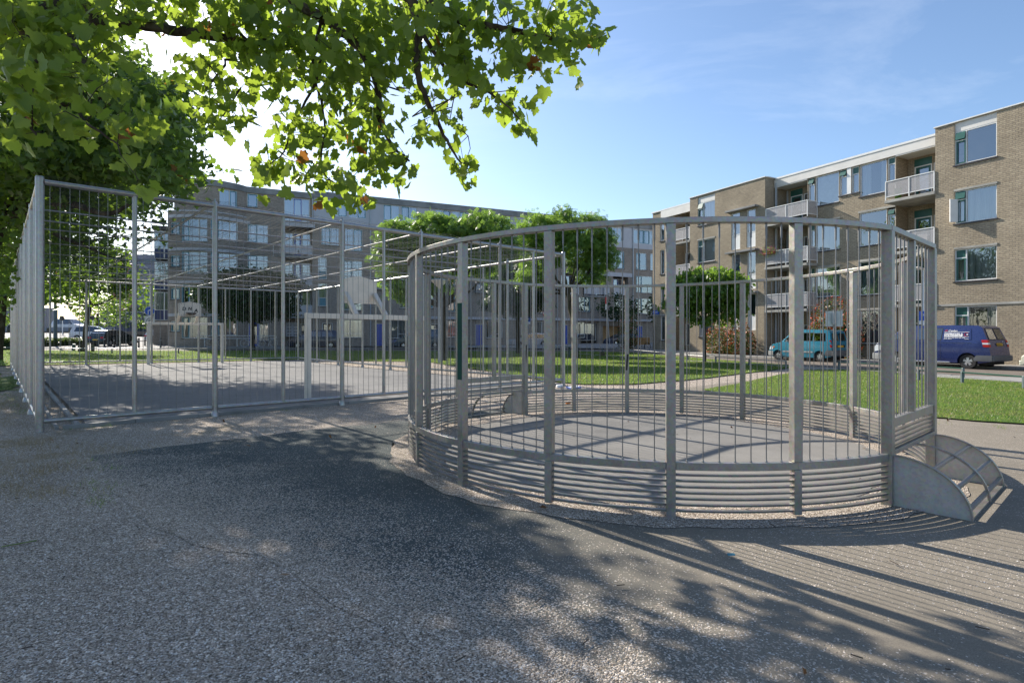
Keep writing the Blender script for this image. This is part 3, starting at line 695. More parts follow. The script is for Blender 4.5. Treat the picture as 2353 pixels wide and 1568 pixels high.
for (bx0, bx1, side) in ((-10.31, -7.2, -1), (-2.46, 0.02, 1)):
    wx0, wx1 = (-10.34, -7.9) if side < 0 else (-2.45, -.01)
    # recess back wall
    ops = []
    for zf in (9.05, 6.12, 3.2, .12):
        ops.append((wx0+.35, wx0+1.25, zf+.02, zf+2.1)); ops.append((wx0+1.32, wx1-.12, zf+.85, zf+2.1))
    wall('wall', R, M['brick_tan'], wx0, wx1, -.4, 11.75, ops, y=f1, depth=.1)
    for k, zf in enumerate((9.05, 6.12, 3.2, .12)):
        door(R, wx0+.35, wx0+1.25, zf+.02, zf+2.1, f1, M['green'])
        box_part('door_transom', R, M['green'], wx0+.35, wx0+1.25, f1-.02, f1+.03, zf+2.1, zf+2.5)
        window(R, wx0+1.32, wx1-.12, zf+.85, zf+2.1, f1, [(1, 'F')], inset=.02, sill=False, curtain='dark', cm=M['green'])
        if k < 3:
            sl = MB(); sl.box(bx0-.03, bx1 + (.0 if side > 0 else .0), -.1, f1-.01, zf-.16, zf-.003)
            sl.build('balcony_slab', M['concrete'], R, bevel=.01)
            if side < 0: railing(R, [(bx0+.05, -.02), (bx1, -.02), (bx1, .96)], zf+.14, zf+1.05, fill=M['perf'])
            else: railing(R, [(bx0, .96), (bx0, -.02), (bx1-.06, -.02)], zf+.14, zf+1.05, fill=M['perf'])
    box_part('soffit', R, M['fascia'], wx0, wx1, .95, f1, 11.68, 11.75)
    box_part('drain_pipe', R, M['pipe'], wx0+.10 if side < 0 else wx1-.18, wx0+.18 if side < 0 else wx1-.10, f1-.1, f1-.02, 0, 11.6)
# satellite dish and the things on the balconies
# block 2
st = [(-13.22, -12.43, 7.69, 10.35), (-11.87, -11.12, 7.69, 10.35), (-13.15, -12.42, 4.75, 7.38), (-11.82, -11.11, 4.75, 7.38), (-13.15, -12.42, 1.85, 4.42), (-11.76, -11.1, 1.85, 4.42)]
h2 = [(-16.45, -14.74, 10.0, 12.2), (-16.45, -14.74, 7.12, 8.96), (-16.45, -14.74, 4.22, 6.06), (-16.33, -14.78, 1.38, 3.0)] + st
wall('wall', R, M['brick_tan'], -17.27, -10.35, -.4, ZT, h2)
window(R, -16.45, -14.74, 10.0, 11.75, 0, [(.3, 'V'), (.7, 'F')], curtain='sheer'); box_part('fascia_panel', R, M['fascia'], -16.45, -14.74, .06, .12, 11.755, 12.2)
window(R, -16.45, -14.74, 7.12, 8.86, 0, [(.3, 'V'), (.7, 'F')], curtain='blind'); box_part('lintel', R, M['concrete'], -16.47, -14.72, -.03, .14, 8.86, 8.96)
window(R, -16.45, -14.74, 4.22, 5.96, 0, [(.3, 'V'), (.7, 'F')]); box_part('lintel', R, M['concrete'], -16.47, -14.72, -.03, .14, 5.96, 6.06)
window(R, -16.33, -14.78, 1.38, 3.0, 0, [(.12, 'F'), (.88, 'F')], curtain='blue')
for s_ in st: window(R, s_[0], s_[1], s_[2], s_[3], 0, [(1, 'P')], sill=False, curtain='none' if s_[2] > 7 else 'dark', inset=.05)
for z_ in (10.42, 7.40, 4.44): box_part('concrete_ledge', R, M['concrete_dark'], -13.5, -10.87, -.36, 0, z_, z_+.13, bevel=.01)
# block 1
h1 = [(-21.78, -21.24, 9.67, 11.44), (-21.75, -21.24, 6.79, 8.87), (-21.7, -21.24, 3.92, 5.95), (-21.7, -21.2, 1.06, 3.14), (-20.1, -17.27, -.4, 11.6, 1.2)]
wall('wall', R, M['brick_tan'], -22.7, -17.27, -.4, ZT-.08, h1, y=1.0)
for h_ in h1[:4]: window(R, h_[0], h_[1], h_[2], h_[3], 1, [(1, 'F')])
ops = []
for zf in (9.05, 6.12, 3.2, .12): ops += [(-20.0, -18.9, zf+.5, zf+2.35), (-18.8, -17.9, zf+.02, zf+2.1)]
wall('wall', R, M['brick_tan'], -20.1, -17.27, -.4, 11.6, ops, y=f1, depth=.1)
for k, zf in enumerate((9.05, 6.12, 3.2, .12)):
    window(R, -20.0, -18.9, zf+.5, zf+2.35, f1, [(.5, 'F'), (.5, 'F')], inset=.02, sill=False, curtain='sheer'); door(R, -18.8, -17.9, zf+.02, zf+2.1, f1, M['green'])
    if k < 3:
        box_part('balcony_slab', R, M['concrete'], -19.1, -17.3, -.02, f1-.01, zf-.16, zf-.003, bevel=.01); railing(R, [(-19.05, .96), (-19.05, .03), (-17.32, .03)], zf+.14, zf+1.05, fill=M['perf'])
box_part('fascia', R, M['fascia'], -21.6, -17.28, .93, 1.0, 11.6, ZT-.1)
box_part('string_course', R, M['concrete'], -22.7, -20.1, .965, 1.0, 3.18, 3.3)
# roof and coping
rf = MB(); rf.box(-22.75, -17.27, 1.02, 10.05, ZT-.08, ZT+.02); rf.box(-17.27, -10.35, .02, 10.05, ZT, ZT+.02); rf.box(-10.35, 0, 1.02, 10.05, ZT-.06, ZT+.01); rf.box(0, 9, .02, 10.05, ZT, ZT+.02)
roof = rf.build('roof', M['concrete_dark'], R)
cp = MB(); cp.box(-22.8, -17.3, .93, 1.08, ZT-.078, ZT+.03); cp.box(-17.33, -10.3, -.06, .1, ZT+.003, ZT+.06); cp.box(-10.34, -10.24, .1, 1.0, ZT+.003, ZT+.06); cp.box(-10.24, -.06, .90, 1.06, ZT-.09, ZT+.03); cp.box(-.06, 9.05, -.06, .1, ZT+.003, ZT+.06); cp.box(-.06, .06, .1, 1.0, ZT+.003, ZT+.06)
cp.build('coping', M['white'], roof)
box_part('drain_pipe', R, M['pipe'], -10.24, -10.14, 1.0-.12, 1.0-.02, .1, 12.0)
# name plates
sg = MB(); sg.box(-22.62, -21.84, .95, .975, 3.34, 3.66); s1 = sg.build('street_name_plate', M['sign_blue'], R)
sg = MB(); sg.box(-22.56, -21.93, .943, .9495, 3.52, 3.56); sg.box(-22.5, -22.0, .943, .9495, 3.41, 3.435); sg.build('plate_lettering', M['white_text'], s1)
sg = MB(); sg.box(-7.70, -7.66, .95, .985, 2.2, 2.36); sg.box(-7.62, -7.02, .95, .985, 2.2, 2.36); s2 = sg.build('house_number_plate', M['white'], R)
text(s2, '0s 118', .14, (-7.58, .945, 2.225), (pi/2, 0, 0), M['black_text'])

# ================================================================== REAR APARTMENT BLOCK
L = empty('curved_apartment_building', (LF.o.x, LF.o.y, 0), LF.a, 'long shaded brick apartment block with a rounded corner bay and teal window frames', 'apartment building')
BX0, BX1 = -12.3, -5.95
def bay(x):
    t_ = (x - BX0)/(BX1 - BX0)
    return 0.0 if t_ <= 0 or t_ >= 1 else -1.45*sin(pi*t_)**0.75
def bayr(x):   # top floor follows softly
    return bay(x)*0.95
ZL = 15.35
bw = []
for (zs, zw0, zw1) in ((9.95, 9.80, 11.85), (7.05, 6.93, 8.92), (4.2, 4.05, 6.02), (1.3, 1.21, 3.1)):
    bw += [(-12.05, -11.3, zw0+.6, zw1-.35), (-11.15, -9.08, zw0, zw1), (-8.85, -6.65, zw0+.25, zw1)]
wall('wall', L, M['brick_grey'], BX0, BX1, -.4, 12.5, bw, f=bay, sub=.35, depth=.16)
wall('wall', L, M['brick_grey'], BX0+.55, BX1, 12.5, 14.82, [(-8.15, -6.7, 13.0, 14.72)], f=bayr, sub=.35)
bn = MB()
def band(mb, x0, x1, z0, z1, f, out=.05, step=.3):
    n = max(1, int((x1-x0)/step)); xs = [x0 + (x1-x0)*i/n for i in range(n+1)]
    for i in range(n):
        a, b = xs[i], xs[i+1]
        mb.add([(a, f(a)-out, z0), (b, f(b)-out, z0), (b, f(b)-out, z1), (a, f(a)-out, z1), (a, f(a)+.1, z0), (b, f(b)+.1, z0), (b, f(b)+.1, z1), (a, f(a)+.1, z1)],
               [(0, 1, 2, 3), (3, 2, 6, 7), (1, 0, 4, 5)])
for z_ in (11.9, 8.97, 6.07, 3.15): bn = MB(); band(bn, BX0, BX1+.3, z_, z_+.26, bay, .03); bn.build('concrete_band', M['panel_grey'], L)
bn = MB(); band(bn, BX0, BX1, 12.44, 12.55, bay, .04); bn.build('concrete_band', M['panel_grey'], L)
KL = dict(cm=M['teal'], fm=M['white'])
for (zw0, zw1) in ((9.80, 11.85), (6.93, 8.92), (4.05, 6.02), (1.21, 3.1)):
    window(L, -12.05, -11.3, zw0+.6, zw1-.35, 0, [(1, 'C')], f=bay, **KL)
    window(L, -11.15, -9.08, zw0, zw1, 0, [(.3, 'C'), (.4, 'F'), (.36, 'H')], f=bay, **KL)
    window(L, -8.85, -6.65, zw0+.25, zw1, 0, [(.3, 'C'), (.42, 'F'), (.28, 'F')], f=bay, **KL)
window(L, -8.15, -6.7, 13.0, 14.72, 0, [(.58, 'F'), (.42, 'C')], f=bayr, curtain='sheer', **KL)
# left end face, back
e = MB(); e.add([(BX0, 0, -.4), (BX0, 12, -.4), (BX0, 12, 12.5), (BX0, 0, 12.5)], [(0, 3, 2, 1)]); e.add([(BX0+.55, 0, 12.5), (BX0+.55, 12, 12.5), (BX0+.55, 12, 14.9), (BX0+.55, 0, 14.9)], [(0, 3, 2, 1)])
e.add([(BX0, 0, 12.5), (BX0+.56, 0, 12.5), (BX0+.56, 12, 12.5), (BX0, 12, 12.5)], [(0, 1, 2, 3)])
e.add([(BX0, 12, -.4), (45, 12, -.4), (45, 12, 14.9), (BX0, 12, 14.9)], [(0, 3, 2, 1)]); e.add([(45, 0, -.4), (45, 12, -.4), (45, 12, 14.9), (45, 0, 14.9)], [(0, 1, 2, 3)])
e.build('wall', M['brick_grey'], L)
# straight left section
ls = [(-5.85, -4.1, 10.2, 11.95), (-5.85, -4.1, 7.3, 9.0), (-5.85, -4.1, 4.4, 6.1), (-5.9, -5.0, 13.5, 14.78), (-5.8, -4.85, .3, 2.75), (-4.85, -4.05, .95, 2.75), (-2.7, -.12, -.4, 12.3, 1.3), (-2.68, -.36, 12.5, 14.75)]
wall('wall', L, M['brick_grey'], BX1, 0, -.4, 14.82, ls)
for z_ in (10.2, 7.3, 4.4): window(L, -5.85, -4.1, z_, z_+1.72, 0, [(.45, 'C'), (.55, 'F')], curtain='sheer', **KL)
window(L, -5.9, -5.0, 13.5, 14.78, 0, [(1, 'C')], curtain='none', **KL)
door(L, -5.8, -4.85, .3, 2.75, .05, M['blue']); window(L, -4.85, -4.05, .95, 2.75, 0, [(1, 'F')], cm=M['blue'], curtain='sheer')
window(L, -2.68, -.36, 12.5, 14.75, 0, [(.36, 'F'), (.34, 'C'), (.3, 'F')], cm=M['blue'], curtain='sheer', sill=False)
def balc_L(x0, x1, zf, dep=1.3, wide=True):
    wall('wall', L, M['brick_grey'], x0, x1, zf, zf+2.8, [(x0+.05, x0+.9, zf+.1, zf+2.4), (x0+.95, x0+1.7, zf+.05, zf+2.4), (x0+1.75, x1-.05, zf+.1, zf+2.4)], y=dep, depth=.08)
    window(L, x0+.05, x0+.9, zf+.1, zf+2.4, dep, [(1, 'F')], inset=.01, sill=False, curtain='sheer'); door(L, x0+.95, x0+1.7, zf+.05, zf+2.4, dep, M['blue'])
    window(L, x0+1.75, x1-.05, zf+.1, zf+2.4, dep, [(1, 'F')], inset=.01, sill=False, curtain='sheer')
    box_part('balcony_slab', L, M['concrete_dark'], x0-.3, x1+.05, -.45, dep, zf-.22, zf, bevel=.01)
    rl = MB(); z0, z1 = zf+.12, zf+1.05
    segs = [(x0-.95, x0-.35), (x0-.05, (x0+x1)/2-.06), ((x0+x1)/2+.06, x1-.05)]
    for (a, b) in segs:
        rl.tube([(a, -.4, z0+.1), (a, -.4, z1-.1), (a+.1, -.4, z1), (b-.1, -.4, z1), (b, -.4, z1-.1), (b, -.4, z0+.1), (b-.1, -.4, z0), (a+.1, -.4, z0), (a, -.4, z0+.1)], .022, 6)
        rl.bar((a, -.36, zf-.2), (a, -.36, z1), .03); rl.bar((b, -.36, zf-.2), (b, -.36, z1), .03)
    rr = rl.build('railing', M['white'], L)
    fl = MB()
    for (a, b) in segs[1:]: fl.box(a+.04, b-.04, -.395, -.385, z0+.05, z1-.05)
    fl.build('railing_sheet', M['panel_grey'], rr)
for zf in (9.15, 6.25, 3.35): balc_L(-2.7, -.12, zf)
wall('wall', L, M['brick_grey'], -2.7, -.12, -.4, 3.35, [(-1.15, -.3, .3, 2.6)], y=1.3, depth=.1); door(L, -1.15, -.3, .3, 2.6, 1.32, M['sill'])
lb = MB(); lb.box(-2.5, -1.25, .75, .95, 1.35, 2.75); lb_o = lb.build('letterbox_wall', M['panel_grey'], L)
lb = MB()
for i in range(4):
    for j in range(2): lb.box(-2.38+j*.6, -1.98+j*.6, .735, .749, 1.5+i*.3, 1.56+i*.3)
lb.build('letter_slots', M['black'], lb_o)
# straight right section: four repeating bays around rain pipes
top_h, low_h, jobs = [], [], []
def addw(lst, x0, x1, z0, z1, cols, **kw): lst.append((x0, x1, z0, z1)); jobs.append((x0, x1, z0, z1, cols, kw))
for xp in (5.5, 16.4, 27.3):
    for (a, b) in ((xp-4.02, xp-2.3), (xp-2.12, xp-.42), (xp+1.32, xp+3.02), (xp+3.2, xp+4.9)): addw(top_h, a, b, 13.32, 14.98, [(.5, 'F'), (.5, 'C')] if WR.random() < .6 else [(.5, 'C'), (.5, 'F')])
    addw(low_h, xp-4.78, xp-3.06, 10.4, 12.15, [(.5, 'C'), (.5, 'F')]); addw(low_h, xp-2.53, xp-.8, 9.95, 12.2, [(.5, 'H'), (.5, 'C')])
    addw(low_h, xp+.75, xp+2.45, 9.95, 12.2, [(.5, 'C'), (.5, 'H')]); addw(low_h, xp+3.0, xp+4.7, 10.4, 12.15, [(.5, 'F'), (.5, 'C')])
    addw(low_h, xp-5.08, xp-4.25, 7.0, 9.17, [(1, 'B')]); addw(low_h, xp-5.08, xp-4.25, 4.35, 6.6, [(1, 'B')])
    for z_ in (6.9, 4.0):
        addw(low_h, xp-2.65, xp-.8, z_, z_+2.1, [(.45, 'C'), (.55, 'H')]); addw(low_h, xp+3.0, xp+4.6, z_+.3, z_+2.1, [(.5, 'F'), (.5, 'C')])
    addw(low_h, xp-3.28, xp-.74, 1.22, 3.05, [(.5, 'H'), (.5, 'H')]); addw(low_h, xp+1.86, xp+3.85, 1.15, 3.05, [(.5, 'F'), (.5, 'H')])
    low_h.append((xp+.6, xp+1.5, .3, 2.7))
    low_h.append((xp-4.7, xp-3.7, .3, 2.7))
    low_h.append((xp+.55, xp+2.75, 6.35, 8.85, 1.0))
# far end unit, as seen between the robinias and the right block
addw(top_h, 33.49, 36.61, 13.08, 14.85, [(.28, 'C'), (.26, 'C'), (.26, 'F'), (.2, 'F')]); addw(top_h, 38.3, 41.4, 13.08, 14.85, [(.3, 'F'), (.25, 'C'), (.3, 'C'), (.15, 'F')])
addw(low_h, 34.36, 36.93, 9.75, 11.95, [(.65, 'H'), (.35, 'C')], ); addw(low_h, 38.74, 40.42, 9.77, 11.92, [(.4, 'C'), (.6, 'H')]); addw(low_h, 40.99, 42.5, 9.77, 11.95, [(1, 'H')])
addw(low_h, 31.57, 32.45, 9.37, 11.3, [(1, 'B')], cm=M['blue']); addw(low_h, 32.7, 33.54, 9.37, 11.3, [(1, 'B')], cm=M['blue'])
addw(low_h, 38.74, 41.35, 6.85, 9.0, [(.35, 'C'), (.65, 'H')]); addw(low_h, 38.74, 41.35, 4.19, 6.14, [(.35, 'C'), (.65, 'H')]); addw(low_h, 35.4, 37.2, 4.0, 5.9, [(.5, 'F'), (.5, 'F')], cm=M['blue'])
low_h += [(30.9, 34.4, 6.3, 8.75, 1.2), (35.23, 37.52, 6.3, 8.85, 1.2), (38.82, 39.78, .4, 2.65), (33.72, 37.08, -.3, 2.62, 1.0), (30.4, 32.9, .5, 2.9, .3)]
wall('wall', L, M['panel_grey'], .0, 45, 12.5, 15.0, top_h)
wall('wall', L, M['brick_grey'], .0, 45, -.4, 12.5, low_h)
for (x0, x1, z0, z1, cols, kw) in jobs:
    k = dict(cm=M['teal'], fm=M['white']); k.update(kw)
    window(L, x0, x1, z0, z1, 0, cols, sill=z0 < 12.6, **k)
for xp in (5.5, 16.4, 27.3):
    door(L, xp+.6, xp+1.5, .3, 2.7, .05, M['blue'], glassy=False); door(L, xp-4.7, xp-3.7, .3, 2.7, .05, M['sill'])
    window(L, xp+.6, xp+2.7, 6.4, 8.7, .9, [(.5, 'F'), (.5, 'C')], cm=M['blue'], inset=.02, sill=False)
    box_part('balcony_slab', L, M['concrete_dark'], xp+.45, xp+2.85, -.4, .95, 6.14, 6.33, bevel=.01)
    railing(L, [(xp+.55, -.35), (xp+2.75, -.35)], 6.42, 7.4, fill=M['panel_grey'])
    box_part('drain_pipe', L, M['pipe'], xp-.05, xp+.05, -.12, -.02, .4, 15.2)
box_part('drain_pipe', L, M['pipe'], 38.16, 38.27, -.12, -.02, .4, 15.2); box_part('drain_pipe', L, M['pipe'], -.14, -.06, -.12, -.02, 12.4, 15.0)
for (a, b) in ((30.95, 34.35), (35.28, 37.47)):
    window(L, a+.1, b-.1, 6.4, 8.6, 1.1, [(.3, 'F'), (.4, 'C'), (.3, 'F')], cm=M['blue'], inset=.02, sill=False)
    railing(L, [(a+.05, -.12), (b-.05, -.12)], 6.42, 7.4, fill=M['panel_grey']); box_part('balcony_slab', L, M['concrete_dark'], a-.05, b+.05, -.2, 1.15, 6.08, 6.28, bevel=.01)
railing(L, [(33.72, -.4), (34.39, -.4)], 6.38, 7.33, fill=M['panel_grey'])
door(L, 38.82, 39.78, .4, 2.65, .05, M['blue'], glassy=False)
box_part('garage_door', L, M['wood'], 33.75, 37.05, .95, 1.0, -.3, 2.6); window(L, 30.4, 32.9, .8, 2.9, .3, [(.5, 'F'), (.5, 'F')], sill=False, inset=.0)
for q_ in ((.02, 44, 3.2, 3.48, .35), (30.3, 38.1, 8.76, 9.24, .06), (.02, 44, 12.42, 12.55, .03), (-2.9, .1, 11.95, 12.3, .3)): bn = MB(); band(bn, q_[0], q_[1], q_[2], q_[3], lambda x: 0, q_[4], 50); bn.build('concrete_band', M['panel_grey'], L)
# roof
rb = MB(); band(rb, BX0+.5, BX1, 14.82, 15.38, bayr, .12, .3); band(rb, BX1, -.06, 14.82, 15.38, lambda x: 0, .12, 50); band(rb, -.05, 45.1, 15.0, 15.62, lambda x: 0, .14, 50)
rb.add([(-.05, -.14, 15.0), (-.05, 2, 15.0), (-.05, 2, 15.62), (-.05, -.14, 15.62)], [(0, 3, 2, 1)])
rb.add([(BX0+.5, .1, 14.82), (BX0+.5, 12, 14.82), (BX0+.5, 12, 15.38), (BX0+.5, .1, 15.38)], [(0, 3, 2, 1)])
roofL = rb.build('roof_edge', M['concrete_dark'], L)
rb = MB(); xs_ = [BX0+.5+i*.3 for i in range(20)]
rb.v = [(x, bayr(x), 15.3) for x in xs_] + [(x, 12, 15.3) for x in xs_]; rb.f = [(i, i+1, 21+i, 20+i) for i in range(19)]
rb.box(BX1, 0, .0, 12, 15.2, 15.3); rb.box(0, 45, .0, 12, 15.3, 15.5); rb.build('roof', M['concrete_dark'], L)
# glazed stair bay behind the left end
G = empty('glass_bay_house', (LF(-12.3, 0)[0], LF(-12.3, 0)[1], 0), LF.a, 'brick house with a tall glazed bay of white frames and navy panels', 'house')
b = MB(); b.box(-1.75, -.02, 8.0, 18, -.3, 12.2); b.build('wall', M['brick_grey'], G)
b = MB(); b.box(-1.9, -.02, 5.9, 8.0, .2, 2.9); b.build('base', M['brick_grey'], G)
for i, z_ in enumerate((2.95, 5.95, 8.95)):
    window(G, -1.85, -1.0, z_, z_+2.75, 6.1, [(1, 'B')], cm=M['navy'], sill=False, curtain='sheer'); window(G, -1.0, -.05, z_, z_+2.75, 6.1, [(1, 'B')], cm=M['navy'], sill=False, curtain='sheer')
box_part('roof_edge', G, M['sill'], -2.0, 0, 5.95, 8, 11.8, 12.15)
# ================================================================== SPORTS CAGE
S = empty('sports_cage', (CF.o.x, CF.o.y, 0), CF.a, 'tall rectangular ball court cage of galvanised tubes and thin vertical rods with a net roof', 'sports cage')
def gl(x, y): return gz(*CF(x, y))
TF = [0, 1.27, 2.55, 3.83, 5.11, 6.14, 7.16, 8.44, 9.72, 11.01, CW]
TS = [CL*i/16 for i in range(17)]
ZB = 0.17
def fence_side(p, q, ts, main, openings=()):
    """p,q local corner points; ts distances; main = indices of posts that reach the ground"""
    p = Vector(p); q = Vector(q); d = (q-p).normalized(); nrm = Vector((-d.y, d.x))
    P = lambda t: p + d*t
    z0a, z0b = gl(*p), gl(*q)
    tr = MB(); a = P(0.06); b = P((q-p).length-0.06)
    tr.tube([(a.x, a.y, CH-.04), (b.x, b.y, CH-.04)], .045, 12); tr.build('top_rail', M['galv_tube'], S, smooth=True)
    for i in range(len(ts)-1):
        a = P(ts[i]); b = P(ts[i+1]); ga, gb = gl(*a), gl(*b)
        if (i % 2) == 0 or i in main or i-1 in main: pass
    mains = sorted(main)
    for k in range(len(mains)-1):
        a = P(ts[mains[k]]+.05); b = P(ts[mains[k+1]]-.05)
        br = MB(); br.tube([(a.x, a.y, ZB+gl(*a)), (b.x, b.y, ZB+gl(*b))], .038, 10); br.build('bottom_rail', M['galv_tube'], S, smooth=True)
    for i, t_ in enumerate(ts):
        if i in (0, len(ts)-1): continue
        c_ = P(t_); g = gl(*c_); m = MB()
        if i in main:
            m.tube([(c_.x, c_.y, g-.1), (c_.x, c_.y, CH-.03)], .048, 12); m.lathe([(.052, CH-.03), (.05, CH+.03), (.02, CH+.05), (.012, CH+.10)], 10, (c_.x, c_.y, 0))
            m.lathe([(.075, 0), (.07, .06), (.05, .12)], 10, (c_.x, c_.y, g-.02))
        else: m.tube([(c_.x, c_.y, g+ZB), (c_.x, c_.y, CH-.05)], .038, 10)
        m.build('post', M['galv_tube'], S, smooth=True)
    for i in range(len(ts)-1):
        a, b = ts[i], ts[i+1]; n = max(5, int(round((b-a)/.128))); m = MB()
        for k in range(1, n):
            c_ = P(a + (b-a)*k/n); g = gl(*c_); m.tube([(c_.x, c_.y, g+ZB), (c_.x, c_.y, CH-.06)], .0042, 5, caps=False)
        m.build('rod_panel', M['wire'], S, smooth=True)
for (x, y) in ((0, 0), (CW, 0), (CW, CL), (0, CL)):
    m = MB(); g = gl(x, y); m.tube([(x, y, g-.1), (x, y, CH+.02)], .06 if (x, y) == (0, 0) else .055, 14); m.lathe([(.062, CH+.02), (.05, CH+.045), (.01, CH+.05)], 14, (x, y, 0)); m.build('corner_post', M['galv_tube'], S, smooth=True)
mainF = [0, 2, 4, 6, 8, 10]; mainS = list(range(0, 17, 2))
fence_side((0, 0), (CW, 0), TF, mainF); fence_side((0, CL), (CW, CL), TF, mainF)
fence_side((0, 0), (0, CL), TS, mainS); fence_side((CW, 0), (CW, CL), TS, mainS)
for y in [TS[2], 3.9] + [TS[k] for k in range(4, 16, 2)]:
    m = MB(); m.tube([(.03, y, CH-.05), (CW-.03, y, CH-.05)], .016, 8); m.build('roof_beam', M['galv_tube'], S, smooth=True)
for x in (2.55, 5.11, 7.16, 9.72):
    m = MB(); m.tube([(x, .03, CH+.012), (x, CL-.03, CH+.012)], .02, 8); m.build('roof_beam', M['galv_tube'], S, smooth=True)
# knotted net laid on the beams, sagging a little between them
V, F = [], []
def sag(x, y): return CH + .05 + .014*sin(x*2.46)*1.0 - .035*(sin(pi*y/2.56)**2)*(sin(pi*x/2.5)**2) + .018*sin(x*7.3+y*3.1)
nx_, ny_ = 102, 170; hw = .0021
for i in range(nx_+1):
    x = CW*i/nx_; prev = None
    for j in range(0, ny_+1, 2):
        y = CL*j/ny_; z = sag(x, y); n = len(V); V += [(x-hw, y, z), (x+hw, y, z), (x, y, z+hw*1.6)]
        if prev is not None: F += [(prev, prev+1, n+1, n), (prev+1, prev+2, n+2, n+1), (prev+2, prev, n, n+2)]
        prev = n
for j in range(ny_+1):
    y = CL*j/ny_; prev = None
    for i in range(0, nx_+1, 2):
        x = CW*i/nx_; z = sag(x, y); n = len(V); V += [(x, y-hw, z), (x, y+hw, z), (x, y, z+hw*1.6)]
        if prev is not None: F += [(prev, prev+1, n+1, n), (prev+1, prev+2, n+2, n+1), (prev+2, prev, n, n+2)]
        prev = n
np_mesh('roof_net', np.array(V), np.array(F), M['net'], S)

# ------------------------------------------------------------------ goals with basketball boards
def goal(xc, yc, towards, label, graffiti=False):
    g0 = gl(xc, yc); W = 3.2; H = 2.04; wx = CF(xc, yc)
    E_ = empty('goal_with_basketball_board', (wx[0], wx[1], g0), CF.a + (0 if towards > 0 else pi), label, 'goal', 'goals inside the sports cage')
    for s in (-1, 1):
        m = MB(); m.box(s*W/2-.06, s*W/2+.06, -.06, .06, 0, H-.122); m.build('goal_post', M['beige_steel'], E_, bevel=.006)
    m = MB(); m.box(-W/2-.06, W/2+.06, -.06, .06, H-.12, H); m.build('crossbar', M['beige_steel'], E_, bevel=.006)
    ob = .62 # overhang into the court
    for s in (-1, 1):
        m = MB(); m.bar((s*.40, 0, H-.02), (s*.40, ob-.05, H+.55), .11, .09); m.build('support_arm', M['beige_steel'], E_, bevel=.004)
    # perforated board with a low gable top
    zb = 2.34; hw_ = .49; hs = .60; ht = .70
    me = bmesh.new()
    outl = [(-hw_, zb), (hw_, zb), (hw_, zb+hs), (.0, zb+ht), (-hw_, zb+hs)]
    m = MB(); m.add([(p[0], ob, p[1]) for p in outl] + [(p[0], ob+.012, p[1]) for p in outl], [(0, 1, 2, 3, 4), (9, 8, 7, 6, 5)] + [(i, (i+1) % 5, 5+(i+1) % 5, 5+i)[::-1] for i in range(5)])
    me.free(); bd = m.build('backboard', M['beige_steel'], E_)
    hl = MB()
    def hole(x, z):
        for yy, s in ((ob-.003, 1), (ob+.015, -1)):
            P = [(x + .013*cos(2*pi*k/8), yy, z + .013*sin(2*pi*k/8)) for k in range(8)]; hl.add(P, [tuple(range(8))])
    for i in range(12): x = -hw_+.05+i*(2*hw_-.1)/11; hole(x, zb+.055) ; hole(x, zb+ht-.055-(ht-hs)*abs(x)/hw_)
    for i in range(1, 7):
        for s in (-1, 1): hole(s*(hw_-.045), zb+.055+i*.075)
    hl.build('board_holes', M['sign_back'] if not graffiti else M['dark'], bd)
    r = MB(); R_ = .225; cz = zb+.14; cy = ob+.05+R_
    r.tube([(R_*cos(2*pi*k/24), cy+R_*sin(2*pi*k/24), cz) for k in range(25)], .012, 6)
    r.lathe([(R_-.004, cz), (R_-.03, cz-.045), (.09, cz-.11), (.07, cz-.11), (R_-.05, cz-.03)], 20, (0, cy, 0))
    r.bar((0, ob+.01, cz), (0, ob+.08, cz), .12, .03); r.build('hoop', M['sill'], E_, smooth=True)
    if graffiti:
        for (s_, x, sz, dz) in (('D', -.27, .22, .27), ('N', -.02, .20, .29), ('A', .25, .22, .20)):
            text(bd, s_, sz, (-x+.06, ob+.0135, zb+dz), (pi/2, 0, pi), M['black_text'], 'graffiti', bold=.008, shear=.1)
    return E_
g1 = goal(6.35, .98, 1, 'beige goal nearest the round cage with a blank holed board above its crossbar')
g2 = goal(6.4, CL-1.0, -1, 'beige goal at the far end with black DNA graffiti on its board', True)
for g in (g1, g2):
    if 'group' in g: del g['group']

# ================================================================== ROUND CAGE
Z0R, Z1R = 2.488, 2.535       # top ring
ZM0, ZM1 = .408, .473         # mid rail
O = empty('round_ball_cage', (CC[0], CC[1], 0), 0, 'round galvanised ball cage with curved slats below, thin rods above and two little goals', 'ball cage')
def pol(a, r=CR): a = radians(a); return (r*cos(a), r*sin(a))
near = [-62.0 - 18.7*i for i in range(9)]         # goal A right post ... goal B left post
far = [120, 101.5, 82.8, 64.4, 44.6, 26.0, 8.0, -12.5, -34.0]
GA = (-34.0, -62.0); GB = (120.0, 148.4)
def arc_strip(mb, a0, a1, r, w, z0, z1, n=12):
    pts = []
    for i in range(n+1):
        a = radians(a0 + (a1-a0)*i/n); pts.append([( (r-w/2)*cos(a), (r-w/2)*sin(a)), ((r+w/2)*cos(a), (r+w/2)*sin(a))])
    base = len(mb.v)
    for p in pts: mb.v += [(p[0][0], p[0][1], z0), (p[1][0], p[1][1], z0), (p[1][0], p[1][1], z1), (p[0][0], p[0][1], z1)]
    for i in range(n):
        o = base+4*i
        for k in range(4): mb.f.append((o+k, o+(k+1) % 4, o+4+(k+1) % 4, o+4+k))
    mb.f.append((base, base+3, base+2, base+1)); o = base+4*n; mb.f.append((o, o+1, o+2, o+3))
